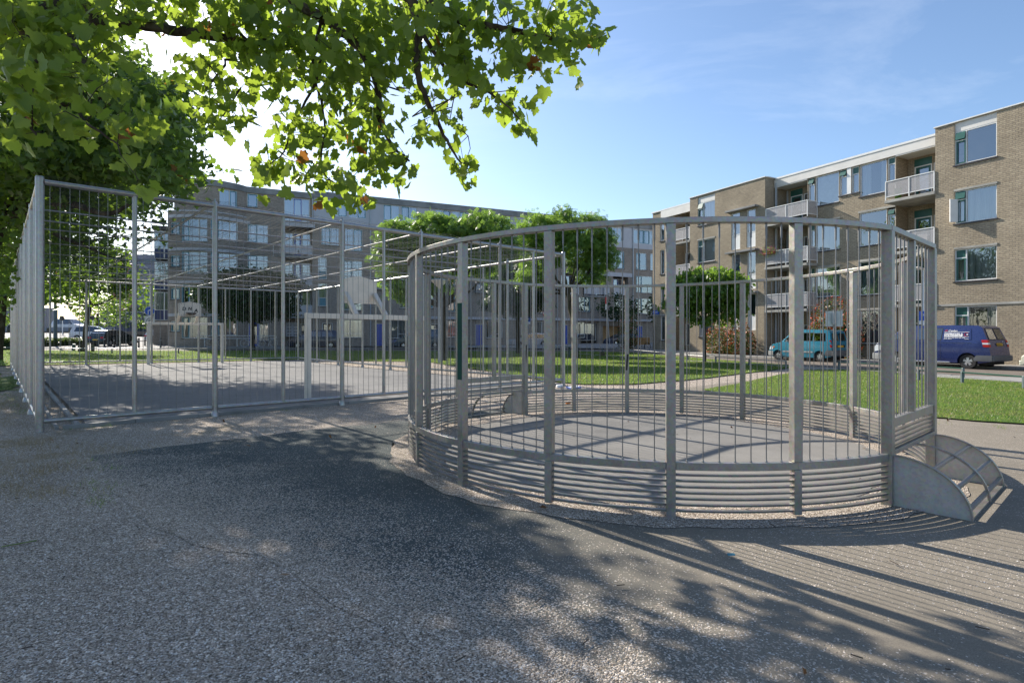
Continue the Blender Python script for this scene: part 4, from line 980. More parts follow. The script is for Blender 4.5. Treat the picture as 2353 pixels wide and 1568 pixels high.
def rpost(a, z0, z1, w=.078, name='post', mat=None, bev=.004):
    x, y = pol(a); t_ = radians(a); m = MB()
    m.obox((x, y, (z0+z1)/2), Vector((cos(t_), sin(t_), 0)), Vector((-sin(t_), cos(t_), 0)), Vector((0, 0, 1)), w/2, w/2, (z1-z0)/2)
    return m.build(name, mat or M['galv'], O, bevel=bev)
ga_mid = (-48.0); gb_mid = 134.2
def arc_section(angs):
    n = len(angs)-1
    m = MB(); arc_strip(m, angs[0], angs[-1], CR, .085, Z0R, Z1R, 72)
    m.build('top_ring', M['galv'], O, bevel=.003)
    for i, a in enumerate(angs):
        if i in (0, n): continue
        if i % 2 == 0: rpost(a, -.1, Z0R-.002)
        else:
            rpost(a, ZM1+.001, Z0R-.002); s = .3; rpost(a+.0, .03, ZM0-.001, .07, 'short_post')
    for i in range(n):
        a, b = angs[i], angs[i+1]; sg_ = 1 if b > a else -1; e_ = .72*sg_
        m = MB(); arc_strip(m, a+e_*(1 if i % 2 == 0 else 0), b-e_*(1 if i % 2 == 1 else 0), CR, .062, ZM0, ZM1, 10); m.build('mid_rail', M['galv'], O, bevel=.003)
        m = MB()
        for k in range(7):
            z = .365 - .0505*k; arc_strip(m, a+e_*.95, b-e_*.95, CR, .045, z-.008, z+.008, 10)
        m.build('slat_panel', M['galv_slat_shaded'], O)
        m = MB()
        for k in range(1, 8):
            x, y = pol(a+(b-a)*k/8.0)
            m.tube([(x, y, ZM1-.01), (x, y, Z0R-.12)], .0048, 6, caps=False); m.tube([(x, y, Z0R-.125), (x, y, Z0R+.002)], .0085, 6, caps=False)
            m.lathe([(.011, ZM1), (.010, ZM1+.012), (.005, ZM1+.02)], 6, (x, y, 0))
        m.build('rod_panel', M['wire'], O, smooth=True)
arc_section(near); arc_section(far)
def goal_part(aL, aR, hi):
    """straight goal section between two full posts with slats above the mouth and a quarter round hood outside"""
    pL, pR = Vector(pol(aL)), Vector(pol(aR)); d = (pR-pL).normalized(); W = (pR-pL).length; mid = (pL+pR)/2
    nrm = mid.normalized(); ang = atan2(d.y, d.x); Gm = .46; top0, top1 = .70, .785
    A = lambda t_, o, z: (pL.x + d.x*t_ + nrm.x*o, pL.y + d.y*t_ + nrm.y*o, z)
    dv, nv, zv = Vector((d.x, d.y, 0)), Vector((nrm.x, nrm.y, 0)), Vector((0, 0, 1))
    for s, p in ((0, pL), (1, pR)):
        m = MB(); m.obox((p.x, p.y, (Z0R-.1)/2), dv, nv, zv, .045, .045, (Z0R+.1)/2-.001); m.build('goal_corner_post', M['galv'], O, bevel=.004)
    m = MB(); m.obox(A(W/2, 0, (Z0R+Z1R)/2), dv, nv, zv, W/2+.02, .0425, (Z1R-Z0R)/2+.0015); m.build('top_ring', M['galv'], O, bevel=.003)
    m = MB(); m.obox(A(W/2, 0, (top0+top1)/2), dv, nv, zv, W/2-.047, .032, .0425); m.build('goal_top_rail', M['galv'], O, bevel=.003)
    m = MB(); m.obox(A(W/2, 0, Gm+.02), dv, nv, zv, W/2-.047, .045, .022); m.build('crossbar', M['galv'], O, bevel=.003)
    m = MB()
    for k in range(4): m.obox(A(W/2, 0, .655-.043*k), dv, nv, zv, W/2-.05, .02, .008)
    m.build('slat_panel', M['galv_slat_shaded'], O)
    m = MB(); m.obox(A(W*.5, 0, (top1+Z0R)/2), dv, nv, zv, .032, .032, (Z0R-top1)/2-.002); m.build('post', M['galv'], O, bevel=.003)
    m = MB()
    for k in range(1, 12):
        if k == 6: continue
        q = A(W*k/12, 0, 0); m.tube([(q[0], q[1], top1-.005), (q[0], q[1], Z0R-.12)], .0048, 6, caps=False); m.tube([(q[0], q[1], Z0R-.125), (q[0], q[1], Z0R+.002)], .0085, 6, caps=False)
    m.build('rod_panel', M['wire'], O, smooth=True)
    # hood
    rr = .56; N = 14
    hood = MB()
    prof = [(.045 + (rr)*sin(pi/2*i/N), Gm*cos(pi/2*i/N)) for i in range(N+1)]
    hd = None
    for s, tpos in ((0, .0), (1, W)):
        m = MB(); th = .006
        P1 = [A(tpos-th, o, z) for (o, z) in prof] + [A(tpos-th, .045, 0)]; P2 = [A(tpos+th, o, z) for (o, z) in prof] + [A(tpos+th, .045, 0)]
        n = len(P1); m.add(P1+P2, [tuple(range(n)), tuple(range(n, 2*n))[::-1]] + [(i, (i+1) % n, n+(i+1) % n, n+i)[::-1] for i in range(n)])
        sp_ = m.build('hood_side_sheet', M['galv_sheet'], O)
        m = MB()
        for i in range(N): m.bar(A(tpos, *prof[i]), A(tpos, *prof[i+1]), .045, .012, (nrm.x*sin(pi/2*i/N), nrm.y*sin(pi/2*i/N), cos(pi/2*i/N)))
        m.build('rim', M['galv'], sp_)
    m = MB()
    for i in range(N): m.bar(A(W*.5, *prof[i]), A(W*.5, *prof[i+1]), .04, .02, (nrm.x*sin(pi/2*i/N), nrm.y*sin(pi/2*i/N), cos(pi/2*i/N)))
    m.build('hood_arch', M['galv'], O)
    for fr_ in (.36, .62, .86):
        o = .045 + rr*sin(pi/2*fr_) - .012; z = Gm*cos(pi/2*fr_) - .012
        m = MB(); m.bar(A(.01, o, z), A(W-.01, o, z), .035, .022); m.build('hood_bar', M['galv'], O)
    m = MB(); m.bar(A(.01, rr+.02, .012), A(W-.01, rr+.02, .012), .05, .02); m.build('hood_bar', M['galv'], O)
goal_part(-62.0, -34.0, 0); goal_part(148.4, 120.0, 0)

m = MB(); t_ = radians(near[4]); x, y = pol(near[4], CR+.0405)
m.obox((x, y, 1.48), Vector((cos(t_), sin(t_), 0)), Vector((-sin(t_), cos(t_), 0)), Vector((0, 0, 1)), .0012, .036, .39); pp = m.build('paint_patch', M['green_matte'], O); pp['label'] = 'dark green paint patch on one face of a post'
m = MB(); t_ = radians(120); x, y = pol(120, CR-.047)
m.obox((x, y, 1.15), Vector((cos(t_), sin(t_), 0)), Vector((-sin(t_), cos(t_), .0)), Vector((.05, 0, 1)).normalized(), .002, .012, .2); m.build('marker_scrawl', M['black_text'], O)
m = MB(); t_ = radians(far[2]); x, y = pol(far[2], CR-.0405)
m.obox((x, y, 1.0), Vector((cos(t_), sin(t_), 0)), Vector((-sin(t_), cos(t_), .0)), Vector((.08, 0, 1)).normalized(), .002, .018, .16); m.build('marker_scrawl', M['black_text'], O)
# ================================================================== VEGETATION
def maple_template():
    """five-lobed leaf of unit width in local xy (tip towards +y), slightly cupped"""
    P = [(0, -.04), (.17, -.15), (.36, -.17), (.37, .0), (.56, .14), (.44, .27), (.46, .42), (.27, .40), (.22, .58), (0, .80), (-.22, .58), (-.27, .40), (-.46, .42), (-.44, .27), (-.56, .14), (-.37, 0), (-.36, -.17), (-.17, -.15)]
    V = [(0, .14, -.05)] + [(x, y, .10*abs(x) - .10*max(0, y-.3)) for x, y in P]
    n = len(P); F = [(0, 1+i, 1+(i+1) % n) for i in range(n)]
    return np.array(V), np.array(F)
def maple_small():
    P = [(0, 0), (.38, -.12), (.36, .08), (.55, .24), (.28, .38), (0, .78), (-.28, .38), (-.55, .24), (-.36, .08), (-.38, -.12)]
    V = [(0, .16, -.05)] + [(x, y, .08*abs(x)) for x, y in P]; n = len(P)
    return np.array(V), np.array([(0, 1+i, 1+(i+1) % n) for i in range(n)])
def rhomb():
    return np.array([(0, 0, 0), (.3, .45, .05), (0, 1, 0), (-.3, .45, .05)]), np.array([(0, 1, 2), (0, 2, 3)])
def sprig():
    """pinnate leaf: a few leaflets along a short rachis"""
    V, F = [], []
    for i in range(4):
        y = .15 + i*.22
        for s in (-1, 1):
            n = len(V); V += [(0, y, 0), (s*.30, y+.02, .03), (s*.34, y+.16, .02), (s*.05, y+.14, 0)]; F += [(n, n+1, n+2), (n, n+2, n+3)]
    return np.array(V), np.array(F)
TPL = {'maple': maple_template(), 'maple_s': maple_small(), 'rhomb': rhomb(), 'sprig': sprig()}
def leaves(name, pos, size, tpl, mat, parent=None, droop=0.6, rng=NR, jitter=0.35):
    pos = np.asarray(pos); n = len(pos); V0, F0 = TPL[tpl]; V0 = V0.copy()
    tip = rng.normal(0, 1, (n, 3)); tip[:, 2] = tip[:, 2]*0.5 - droop*1.6
    tip /= np.linalg.norm(tip, axis=1)[:, None]
    r = rng.normal(0, 1, (n, 3)); r[:, 2] += 0.7
    x = np.cross(tip, r); x /= np.linalg.norm(x, axis=1)[:, None] + 1e-9
    z = np.cross(x, tip)
    sz = size*(1 + jitter*rng.uniform(-1, 1, n))
    V = pos[:, None, :] + sz[:, None, None]*(V0[None, :, 0, None]*x[:, None, :] + V0[None, :, 1, None]*tip[:, None, :] + V0[None, :, 2, None]*z[:, None, :])
    k = len(V0); F = (F0[None] + (np.arange(n)*k)[:, None, None]).reshape(-1, 3)
    return np_mesh(name, V.reshape(-1, 3), F, mat, parent)
def limb(mb, pts, r0, r1, n=7, sub=4, jit=0.03, seed=0):
    """smooth tapered limb through pts (Catmull-Rom)"""
    rr = random.Random(seed); P = [Vector(p) for p in pts]
    P = [P[0]*2 - P[1]] + P + [P[-1]*2 - P[-2]]; out = []
    for i in range(1, len(P)-2):
        for k in range(sub):
            t_ = k/sub; a, b, c_, d = P[i-1], P[i], P[i+1], P[i+2]
            q = 0.5*((2*b) + (c_-a)*t_ + (2*a-5*b+4*c_-d)*t_*t_ + (3*b-a-3*c_+d)*t_**3)
            out.append(q + Vector((rr.gauss(0, jit), rr.gauss(0, jit), rr.gauss(0, jit))) * (r0 if r0 > .02 else .5))
    out.append(P[-2]); N = len(out)
    mb.tube(out, [r0 + (r1-r0)*i/(N-1) for i in range(N)], n); return out
def pt_ell(rng, n, c, r, shell=0.35):
    d = rng.normal(0, 1, (n, 3)); d /= np.linalg.norm(d, axis=1)[:, None]
    rad = (shell + (1-shell)*rng.uniform(0, 1, n))**(1/2.2)
    return np.array(c) + d*rad[:, None]*np.array(r)
def clumps(rng, c, r, k, per, spread, shell=.55, flat=.6):
    cc = pt_ell(rng, k, c, r, shell); P = cc[:, None, :] + rng.normal(0, 1, (k, per, 3))*np.array([spread, spread, spread*flat])
    return P.reshape(-1, 3), cc

# ---- near plane tree: boughs overhanging the view from the left -------------------------------------------------
PT = empty('plane_tree', (-9.2, 5.2, 0), 0, 'near plane tree whose big-leaved boughs hang over the top of the view', 'tree')
trunk = MB(); limb(trunk, [(0, 0, -.2), (.05, 0, 1.6), (.1, .1, 3.6), (.4, .3, 5.0)], .36, .26, 14, 4, .05, 1); tr_o = trunk.build('trunk', M['bark'], PT, smooth=True)
inv = Vector((9.2, -5.2, 0))
def L3(lst): return [up(u, v, Y) + inv for (u, v, Y) in lst]
bm_ = MB(); tips = []
root = Vector((.35, .3, 4.9))
def bough(lst, r0, r1, seed, start=None):
    pts = ([start] if start is not None else []) + L3(lst)
    o = limb(bm_, pts, r0, r1, 7, 5, .06 if r0 > .03 else .25, seed); return o
b1 = bough([(-420, -20, 6.0), (0, 47, 6.6), (60, 50, 6.7), (130, 20, 6.9), (200, -30, 7.1)], .17, .07, 2, root)
b2 = bough([(-380, -60, 6.4), (0, -30, 7.0), (180, 5, 7.2), (231, 50, 7.2), (300, 50, 7.2), (360, 64, 7.2), (440, 77, 7.3), (560, 95, 7.4), (650, 100, 7.5), (740, 118, 7.5)], .13, .03, 3, root)
b3 = bough([(-300, -260, 6.4), (300, -160, 7.0), (600, -40, 7.3), (672, 6, 7.3), (739, 42, 7.3), (813, 96, 7.3), (865, 193, 7.2), (871, 273, 7.2), (897, 328, 7.2), (940, 370, 7.1)], .12, .012, 4, root)
b4 = bough([(-200, -330, 6.3), (500, -260, 6.8), (820, -80, 6.9), (942, 0, 6.9), (962, 64, 6.9), (958, 138, 6.9), (967, 199, 6.9), (996, 262, 6.8), (1025, 321, 6.8), (1060, 375, 6.8)], .10, .010, 5, root)
b5 = bough([(-100, -400, 6.2), (600, -330, 6.6), (900, -90, 6.6), (987, 6, 6.6), (1070, 51, 6.6), (1128, 61, 6.5), (1200, 75, 6.4), (1282, 92, 6.4), (1340, 100, 6.3)], .10, .010, 6, root)
b6 = bough([(945, 20, 6.8), (985, 100, 6.7), (1041, 177, 6.7), (1090, 200, 6.7), (1147, 228, 6.6), (1195, 275, 6.6)], .03, .008, 7)
b7 = bough([(740, 118, 7.5), (720, 200, 7.4), (670, 290, 7.3), (650, 350, 7.3), (600, 390, 7.3)], .022, .006, 8)
b8 = bough([(560, 95, 7.4), (530, 160, 7.3), (505, 230, 7.2), (520, 280, 7.2)], .02, .006, 9)
b9 = bough([(739, 42, 7.3), (720, 150, 7.3), (745, 280, 7.3), (740, 390, 7.3), (800, 440, 7.3)], .022, .006, 10)
b10 = bough([(60, 50, 6.6), (80, 160, 5.8), (60, 260, 5.2), (90, 320, 5.0)], .03, .008, 11)
b11 = bough([(130, 20, 6.9), (190, 150, 6.0), (180, 260, 5.3), (270, 330, 5.2)], .03, .008, 12)
b12 = bough([(865, 193, 7.2), (960, 215, 7.1), (1010, 250, 7.0), (1060, 300, 7.0)], .012, .005, 13)
bm_.build('branches', M['bark'], PT, smooth=True)
# leaf sprays: (u, v, ru, rv, depth, number of leaves)
SP = [(70, 30, 120, 60, 6.6, 170), (60, 120, 110, 60, 6.2, 130), (200, 5, 140, 45, 7.0, 120), (350, 10, 120, 36, 7.2, 110), (180, 110, 90, 60, 6.3, 90), (480, 25, 90, 55, 7.3, 110), (610, 30, 110, 70, 7.4, 170),
      (570, 125, 75, 45, 7.4, 90), (470, 130, 50, 45, 7.2, 40), (470, 200, 55, 38, 7.2, 42), (525, 245, 42, 42, 7.2, 42), (500, 270, 28, 26, 7.2, 16), (650, 130, 60, 60, 7.4, 80), (590, 195, 40, 30, 7.3, 26),
      (750, 45, 110, 75, 7.3, 190), (720, 150, 85, 50, 7.4, 90), (780, 190, 55, 50, 7.3, 60), (880, 40, 110, 60, 7.1, 170), (860, 135, 80, 55, 7.2, 95),
      (665, 290, 40, 55, 7.3, 42), (640, 360, 40, 34, 7.3, 30), (595, 385, 45, 16, 7.3, 15), (700, 340, 35, 40, 7.3, 30), (730, 400, 48, 38, 7.3, 46), (790, 440, 50, 20, 7.3, 26), (755, 290, 34, 60, 7.3, 34), (830, 460, 20, 8, 7.3, 5),
      (830, 235, 60, 50, 7.2, 62), (850, 310, 62, 50, 7.2, 70), (880, 370, 60, 34, 7.1, 46), (940, 380, 42, 24, 7.1, 26), (1000, 45, 90, 60, 6.8, 130), (950, 140, 60, 50, 6.9, 52),
      (1045, 120, 60, 60, 6.7, 62), (1000, 225, 30, 24, 6.9, 14), (1020, 255, 34, 22, 6.9, 14), (960, 275, 24, 30, 6.9, 9), (1030, 325, 38, 26, 6.8, 18), (1070, 370, 32, 30, 6.8, 20), (1078, 395, 20, 16, 6.8, 8),
      (1115, 35, 70, 55, 6.6, 85), (1100, 120, 55, 46, 6.6, 46), (1100, 190, 40, 34, 6.7, 22), (1160, 230, 44, 34, 6.6, 28), (1185, 270, 34, 26, 6.6, 20), (1200, 160, 26, 20, 6.5, 7), (1160, 100, 40, 36, 6.5, 18),
      (1235, 20, 60, 40, 6.5, 44), (1300, 20, 46, 40, 6.4, 34), (1330, 85, 44, 36, 6.4, 36), (1270, 120, 54, 36, 6.4, 30), (1240, 70, 50, 40, 6.5, 24), (1240, 155, 26, 14, 6.4, 7), (1370, 95, 20, 12, 6.3, 5),
      (40, 235, 52, 50, 5.2, 34), (35, 300, 38, 22, 5.0, 15), (165, 270, 60, 40, 5.3, 34), (270, 320, 52, 34, 5.2, 26), (110, 190, 90, 45, 5.8, 60), (250, 210, 60, 50, 5.7, 36), (300, 420, 26, 14, 5.3, 5)]
pos = []; tw = MB()
allb = [p for b in (b1, b2, b3, b4, b5, b6, b7, b8, b9, b10, b11, b12) for p in b]
rg = np.random.default_rng(3)
for (u, v, ru, rv, Y, n) in SP:
    k = max(2, int(n/9)); cs = []
    for _ in range(k):
        a = rg.uniform(0, 2*pi); q = math.sqrt(rg.uniform(0, 1))*.9
        c_ = up(u + ru*q*cos(a), v + rv*q*sin(a), Y + rg.normal(0, .35)) + inv; cs.append(c_)
        b = min(allb, key=lambda p: (p-c_).length_squared)
        if (b-c_).length < 1.6 and rg.uniform() < .75:
            mid = b.lerp(c_, .5) + Vector((rg.normal(0, .05), rg.normal(0, .05), .06)); tw.tube([b, mid, c_], [.006, .0045, .003], 4, caps=False)
    cs = np.array([list(c_) for c_ in cs]); m = int(n*1.0)
    idx = rg.integers(0, k, m); sp_ = np.array([.155, .18, .13])*(Y/7.0)*min(1.0, max(ru, rv)/45.0)
    pos.append(cs[idx] + rg.normal(0, 1, (m, 3))*sp_)
tw.build('twigs', M['twig'], PT)
leaves('crown', np.concatenate(pos), .15, 'maple', M['plane_leaf'], PT, .75, rg, .35)
# crown part above the frame, seen only as shade
P2 = np.concatenate([pt_ell(rg, 700, (2.0, 1.0, 7.8), (4.5, 3.5, 1.5), .2), pt_ell(rg, 500, (-1.5, 0, 7.5), (3, 3, 1.8), .2)])
leaves('crown', P2, .24, 'maple_s', M['plane_leaf'], PT, .5, rg)

# ---- second plane tree, beside the sports cage -------------------------------------------------------------------
BX, BY = -15.6, 16.2
PB = empty('plane_tree', (BX, BY, gz(BX, BY)), 0, 'broad dense plane tree rising beside the left side of the sports cage', 'tree')
mb = MB(); tt = limb(mb, [(0, 0, -.3), (.1, 0, 2), (.35, .2, 3.8), (.9, .2, 5.0)], .34, .24, 12, 4, .04, 1); mb.build('trunk', M['bark'], PB, smooth=True)
def LB(lst): return [up(u, v, Y) - Vector((BX, BY, gz(BX, BY))) for (u, v, Y) in lst]
mb = MB(); s0 = Vector((.8, .2, 4.8))
BB = []
for i, lst in enumerate([[(60, 470, 16), (180, 430, 16), (300, 410, 15.5), (400, 390, 15)], [(20, 330, 16), (120, 220, 16), (260, 170, 16)], [(60, 400, 17), (200, 320, 17), (330, 260, 16), (400, 250, 15.5)],
                         [(-60, 300, 15), (-40, 120, 15)], [(80, 520, 18), (180, 560, 19), (280, 600, 19)], [(-80, 420, 14), (-200, 330, 13)], [(140, 250, 14.5), (240, 230, 14), (290, 290, 14)], [(150, 470, 14), (250, 490, 13.5), (340, 440, 13.5)]]):
    BB += limb(mb, [s0] + LB(lst), .13, .02, 7, 5, .08, i+20)
mb.build('branches', M['bark'], PB, smooth=True)
SB = [(120, 70, 105, 60, 15, 900), (30, 20, 90, 60, 15, 500), (190, 20, 40, 50, 15, 180), (40, 330, 110, 70, 15.5, 1000), (150, 230, 120, 70, 16, 900), (260, 190, 100, 50, 16, 520), (60, 180, 90, 60, 15, 500), (330, 250, 90, 60, 13.5, 520), (380, 300, 50, 50, 12.8, 200), (390, 215, 40, 30, 13, 80), (120, 380, 120, 70, 15, 900), (250, 350, 110, 70, 15, 850),  # first sprays hide behind the near boughs, added to shade the foreground
      (350, 380, 90, 36, 13.2, 360), (430, 395, 46, 16, 14.6, 70), (380, 420, 50, 22, 14.8, 70), (60, 480, 90, 60, 16.5, 420), (200, 450, 90, 40, 16.5, 260), (370, 440, 34, 22, 15.5, 30),
      (20, 560, 50, 60, 17.5, 150), (10, 650, 40, 40, 18, 60),
      (-80, 300, 120, 160, 15, 800), (-60, 550, 90, 90, 17, 420), (250, 100, 60, 30, 15.5, 40), (-200, 200, 160, 200, 15, 500), (60, 60, 120, 60, 15, 260), (-40, 120, 120, 80, 14, 260)]
pos = []; rb_ = np.random.default_rng(8)
for (u, v, ru, rv, Y, n) in SB:
    n = int(n*1.9); k = max(3, int(n/26)); cs = []
    for _ in range(k):
        a = rb_.uniform(0, 2*pi); q = math.sqrt(rb_.uniform(0, 1))
        cs.append(list(up(u+ru*q*cos(a), v+rv*q*sin(a), Y + rb_.normal(0, 1.3)) - Vector((BX, BY, gz(BX, BY)))))
    cs = np.array(cs); m = int(n*1.1); pos.append(cs[rb_.integers(0, k, m)] + rb_.normal(0, 1, (m, 3))*np.array([.30, .34, .22]))
leaves('crown', np.concatenate(pos), .18, 'maple_s', M['plane_leaf_far'], PB, .5, rb_, .3)

# ---- third plane tree, farther along the cage: shades the court --------------------------------------------------
CX_, CY_ = -26.5, 29.0
PC = empty('plane_tree', (CX_, CY_, gz(CX_, CY_)), 0, 'farther plane tree seen through the cage, lower foliage hanging above the far fence', 'tree')
mb = MB(); limb(mb, [(0, 0, -.3), (.1, .1, 2), (.4, 0, 4.2)], .32, .24, 12, 4, .04, 1); mb.build('trunk', M['bark'], PC, smooth=True)
oC = Vector((CX_, CY_, gz(CX_, CY_))); mb = MB()
for i, lst in enumerate([[(60, 600, 27), (170, 560, 26), (300, 540, 25)], [(60, 540, 27), (180, 480, 25), (330, 450, 24)], [(40, 470, 27), (160, 380, 26), (280, 350, 25)], [(20, 620, 28), (100, 640, 28), (200, 640, 28)], [(-60, 480, 27), (-140, 400, 27)]]):
    limb(mb, [Vector((.4, 0, 4.0))] + [up(*q) - oC for q in lst], .14, .02, 7, 5, .08, i+40)
mb.build('branches', M['bark'], PC, smooth=True)
SC = [(385, 388, 50, 20, 27, 420), (360, 325, 50, 50, 28, 1500), (325, 240, 66, 44, 29, 1300), (260, 300, 80, 60, 28.5, 1300), (60, 470, 100, 60, 25, 1500), (180, 450, 110, 60, 25, 1600), (280, 440, 90, 50, 24, 900), (340, 460, 44, 36, 23.5, 150), (60, 560, 90, 60, 26, 1100), (170, 550, 90, 50, 26, 1100), (330, 535, 34, 22, 24, 50), (20, 650, 60, 46, 27, 460), (100, 640, 70, 36, 27, 460), (150, 680, 46, 26, 27, 130), (30, 700, 30, 14, 27, 40), (215, 610, 46, 30, 26, 120), (120, 380, 110, 50, 26, 1200), (250, 370, 80, 44, 25, 700), (100, 300, 110, 50, 26, 800), (-60, 450, 90, 150, 26, 900)]
pos = []; rc_ = np.random.default_rng(18)
for (u, v, ru, rv, Y, n) in SC:
    k = max(3, int(n/26)); cs = []
    for _ in range(k):
        a = rc_.uniform(0, 2*pi); q = math.sqrt(rc_.uniform(0, 1)); cs.append(list(up(u+ru*q*cos(a), v+rv*q*sin(a), Y + rc_.normal(0, 2.4)) - oC))
    cs = np.array(cs); m = int(n*1.3); pos.append(cs[rc_.integers(0, k, m)] + rc_.normal(0, 1, (m, 3))*np.array([.36, .4, .24]))
leaves('crown', np.concatenate(pos), .21, 'maple_s', M['plane_leaf_far'], PC, .5, rc_, .3)

# ---- smaller trees -----------------------------------------------------------------------------------------------
def tree(name, label, loc, th, tr, ells, size, tpl, mat, limbs=None, seed=1, group=None, droop=.3, cat='tree', lean=0.0, leafy_trunk=False, shell=.55, spread=.35, per=26, flat=.6, zf=1.0):
    ells = [((c_[0], c_[1], c_[2] - (r[2]*(zf-1))*.6), (r[0]*(.92 if zf > 1 else 1), r[1], r[2]*zf), k) for (c_, r, k) in ells]
    rng = np.random.default_rng(seed); r_ = random.Random(seed)
    z = gz(*loc); E_ = empty(name, (loc[0], loc[1], z), 0, label, cat, group)
    m = MB(); limb(m, [(0, 0, -.2), (lean*.3, 0, th*.5), (lean, 0, th)], tr, tr*.72, 9, 4, .12, seed); m.build('trunk', M['bark'], E_, smooth=True)
    m = MB()
    for (c_, r, k) in ells:
        e_ = Vector(c_); s_ = Vector((lean, 0, th*.96)); mid = s_.lerp(e_, .5) + Vector((0, 0, -.12*(e_-s_).length))
        if (e_-s_).length > .4: limb(m, [s_, mid, e_], tr*.5, tr*.14, 6, 4, .15, seed+7)
        for j in range(3):
            a = r_.uniform(0, 2*pi); limb(m, [mid.lerp(e_, .5), e_ + Vector((cos(a)*r[0]*.6, sin(a)*r[1]*.6, r[2]*.3))], tr*.2, tr*.06, 5, 3, .2, seed+j)
    m.build('branches', M['bark'], E_, smooth=True)
    P = []
    for (c_, r, k) in ells: p, _ = clumps(rng, c_, r, k, per, spread, shell, flat); P.append(p)
    leaves('crown', np.concatenate(P), size, tpl, mat, E_, droop, rng, .3)
    return E_
# small street tree beyond the far end of the cage (yellow-green, backlit)
X_, Y_ = at(193, 807.5)
tree('maple_tree', 'yellow-green backlit tree on the verge behind the cage, leaning dark trunk', (X_, Y_), 3.4, .17,
     [((-1.6, 0, 5.2), (2.2, 2.2, 1.3), 60), ((1.4, 0, 5.2), (2.0, 1.8, 1.0), 50), ((-.2, .5, 6.6), (2.6, 2.4, 1.3), 70), ((2.9, 0, 4.6), (1.0, .9, .5), 9), ((-3.2, 0, 4.6), (1.2, 1.2, .8), 20)], .23, 'maple_s', M['plane_leaf_far'], seed=5, lean=.45, droop=.5)
# dark round tree behind the cage
X_, Y_ = at(580, 806)
tree('round_tree', 'dense dark green round-headed tree behind the cage in front of the blue doors', (X_, Y_), 2.9, .2,
     [((0, 0, 4.55), (3.9, 3.6, 1.9), 330), ((0, 0, 5.2), (2.6, 2.6, 1.5), 90), ((0, 0, 3.4), (3.2, 3.0, .9), 110)], .26, 'rhomb', M['dark_leaf'], seed=6, shell=.5, spread=.3, per=30)
# honey locusts
X1, Y1 = at(1019, 829)
tree('locust_tree', 'wide flat-topped feathery locust tree right behind the street lamp', (X1, Y1), 3.3, .2,
     [((-2.3, 0, 7.35), (1.5, 1.8, .75), 70), ((-.7, .2, 7.75), (1.3, 1.6, .75), 60), ((.9, .3, 7.55), (1.3, 1.7, .7), 60), ((2.5, 0, 7.7), (1.5, 1.8, .85), 75), ((-3.0, 0, 6.2), (1.1, 1.4, .8), 40), ((-2.4, 0, 4.9), (.9, 1.0, .8), 26), ((-1.2, 0, 6.4), (1.8, 1.8, .8), 50), ((1.6, 0, 6.4), (1.9, 1.8, .8), 60), ((3.5, 0, 6.7), (.9, 1.2, .7), 30), ((-1.4, 0, 3.9), (.6, .6, .45), 9), ((0, .2, 5.2), (1.2, 1.4, .8), 22)],
     .32, 'sprig', M['robinia_leaf'], seed=7, droop=.5, spread=.26, per=22, flat=.6, zf=1.45)
X2, Y2 = at(1323, 824)
tree('locust_tree', 'feathery locust tree with a crooked forked trunk, tallest of the middle of the lawn', (X2, Y2), 4.3, .19,
     [((-2.6, 0, 8.2), (1.3, 1.4, .8), 50), ((-.9, 0, 8.55), (1.2, 1.3, .75), 46), ((.8, 0, 8.3), (1.3, 1.4, .7), 50), ((-2.0, 0, 7.1), (1.6, 1.5, .8), 48), ((.1, 0, 7.1), (1.5, 1.5, .8), 46), ((1.5, 0, 7.0), (1.0, 1.2, 1.0), 50), ((-3.0, 0, 5.9), (.9, 1.0, .8), 22), ((1.0, 0, 5.9), (1.0, 1.0, .7), 24), ((-3.3, 0, 5.0), (.6, .6, .4), 8)],
     .31, 'sprig', M['robinia_leaf'], seed=8, droop=.45, spread=.25, per=22, lean=-.55, flat=.6, zf=1.35)
X3, Y3 = at(1190, 812)
tree('locust_tree', 'darker drooping locust tree standing farther back between the two feathery ones', (X3, Y3), 3.0, .18,
     [((0, 0, 5.2), (2.4, 2.2, 1.3), 90), ((-1.0, 0, 3.9), (1.6, 1.4, .9), 36), ((1.0, 0, 4.0), (1.5, 1.4, .9), 36), ((.2, 0, 6.6), (2.0, 2.0, .9), 50)], .45, 'sprig', M['dark_leaf'], seed=9, droop=.6, spread=.3, per=14)
# clipped ball tree
X4, Y4 = at(1619, 833)
tree('ball_tree', 'small clipped mushroom-headed tree on a thin straight stem on the right lawn', (X4, Y4), 2.35, .09,
     [((.2, 0, 4.0), (2.05, 2.0, .95), 210), ((.1, 0, 4.4), (1.7, 1.7, .75), 90), ((1.3, 0, 3.0), (.85, 1.0, .7), 36), ((-1.3, 0, 3.2), (.8, .9, .55), 26), ((-.2, 0, 2.75), (.8, .8, .45), 16)], .24, 'rhomb', M['ball_leaf'], seed=10, droop=.9, spread=.2, per=26, flat=.7)
# thin street trees in front of the rear block
for i, (u, lab) in enumerate(((1374, 'sparse young street tree left of the leaning red and white pole'), (1480, 'sparse young street tree before the blue door near the end of the rear block'))):
    X_, Y_ = (LF(33.5, -3.6), LF(39.3, -4.5))[i]
    tree('street_tree', lab, (X_, Y_), 3.2, .1, [((0, 0, 4.6), (2.2, 1.8, 1.4), 46), ((.2, 0, 3.6), (2.0, 1.6, .8), 20)], .34, 'rhomb', M['dark_leaf'], seed=12+i, per=16, spread=.35)
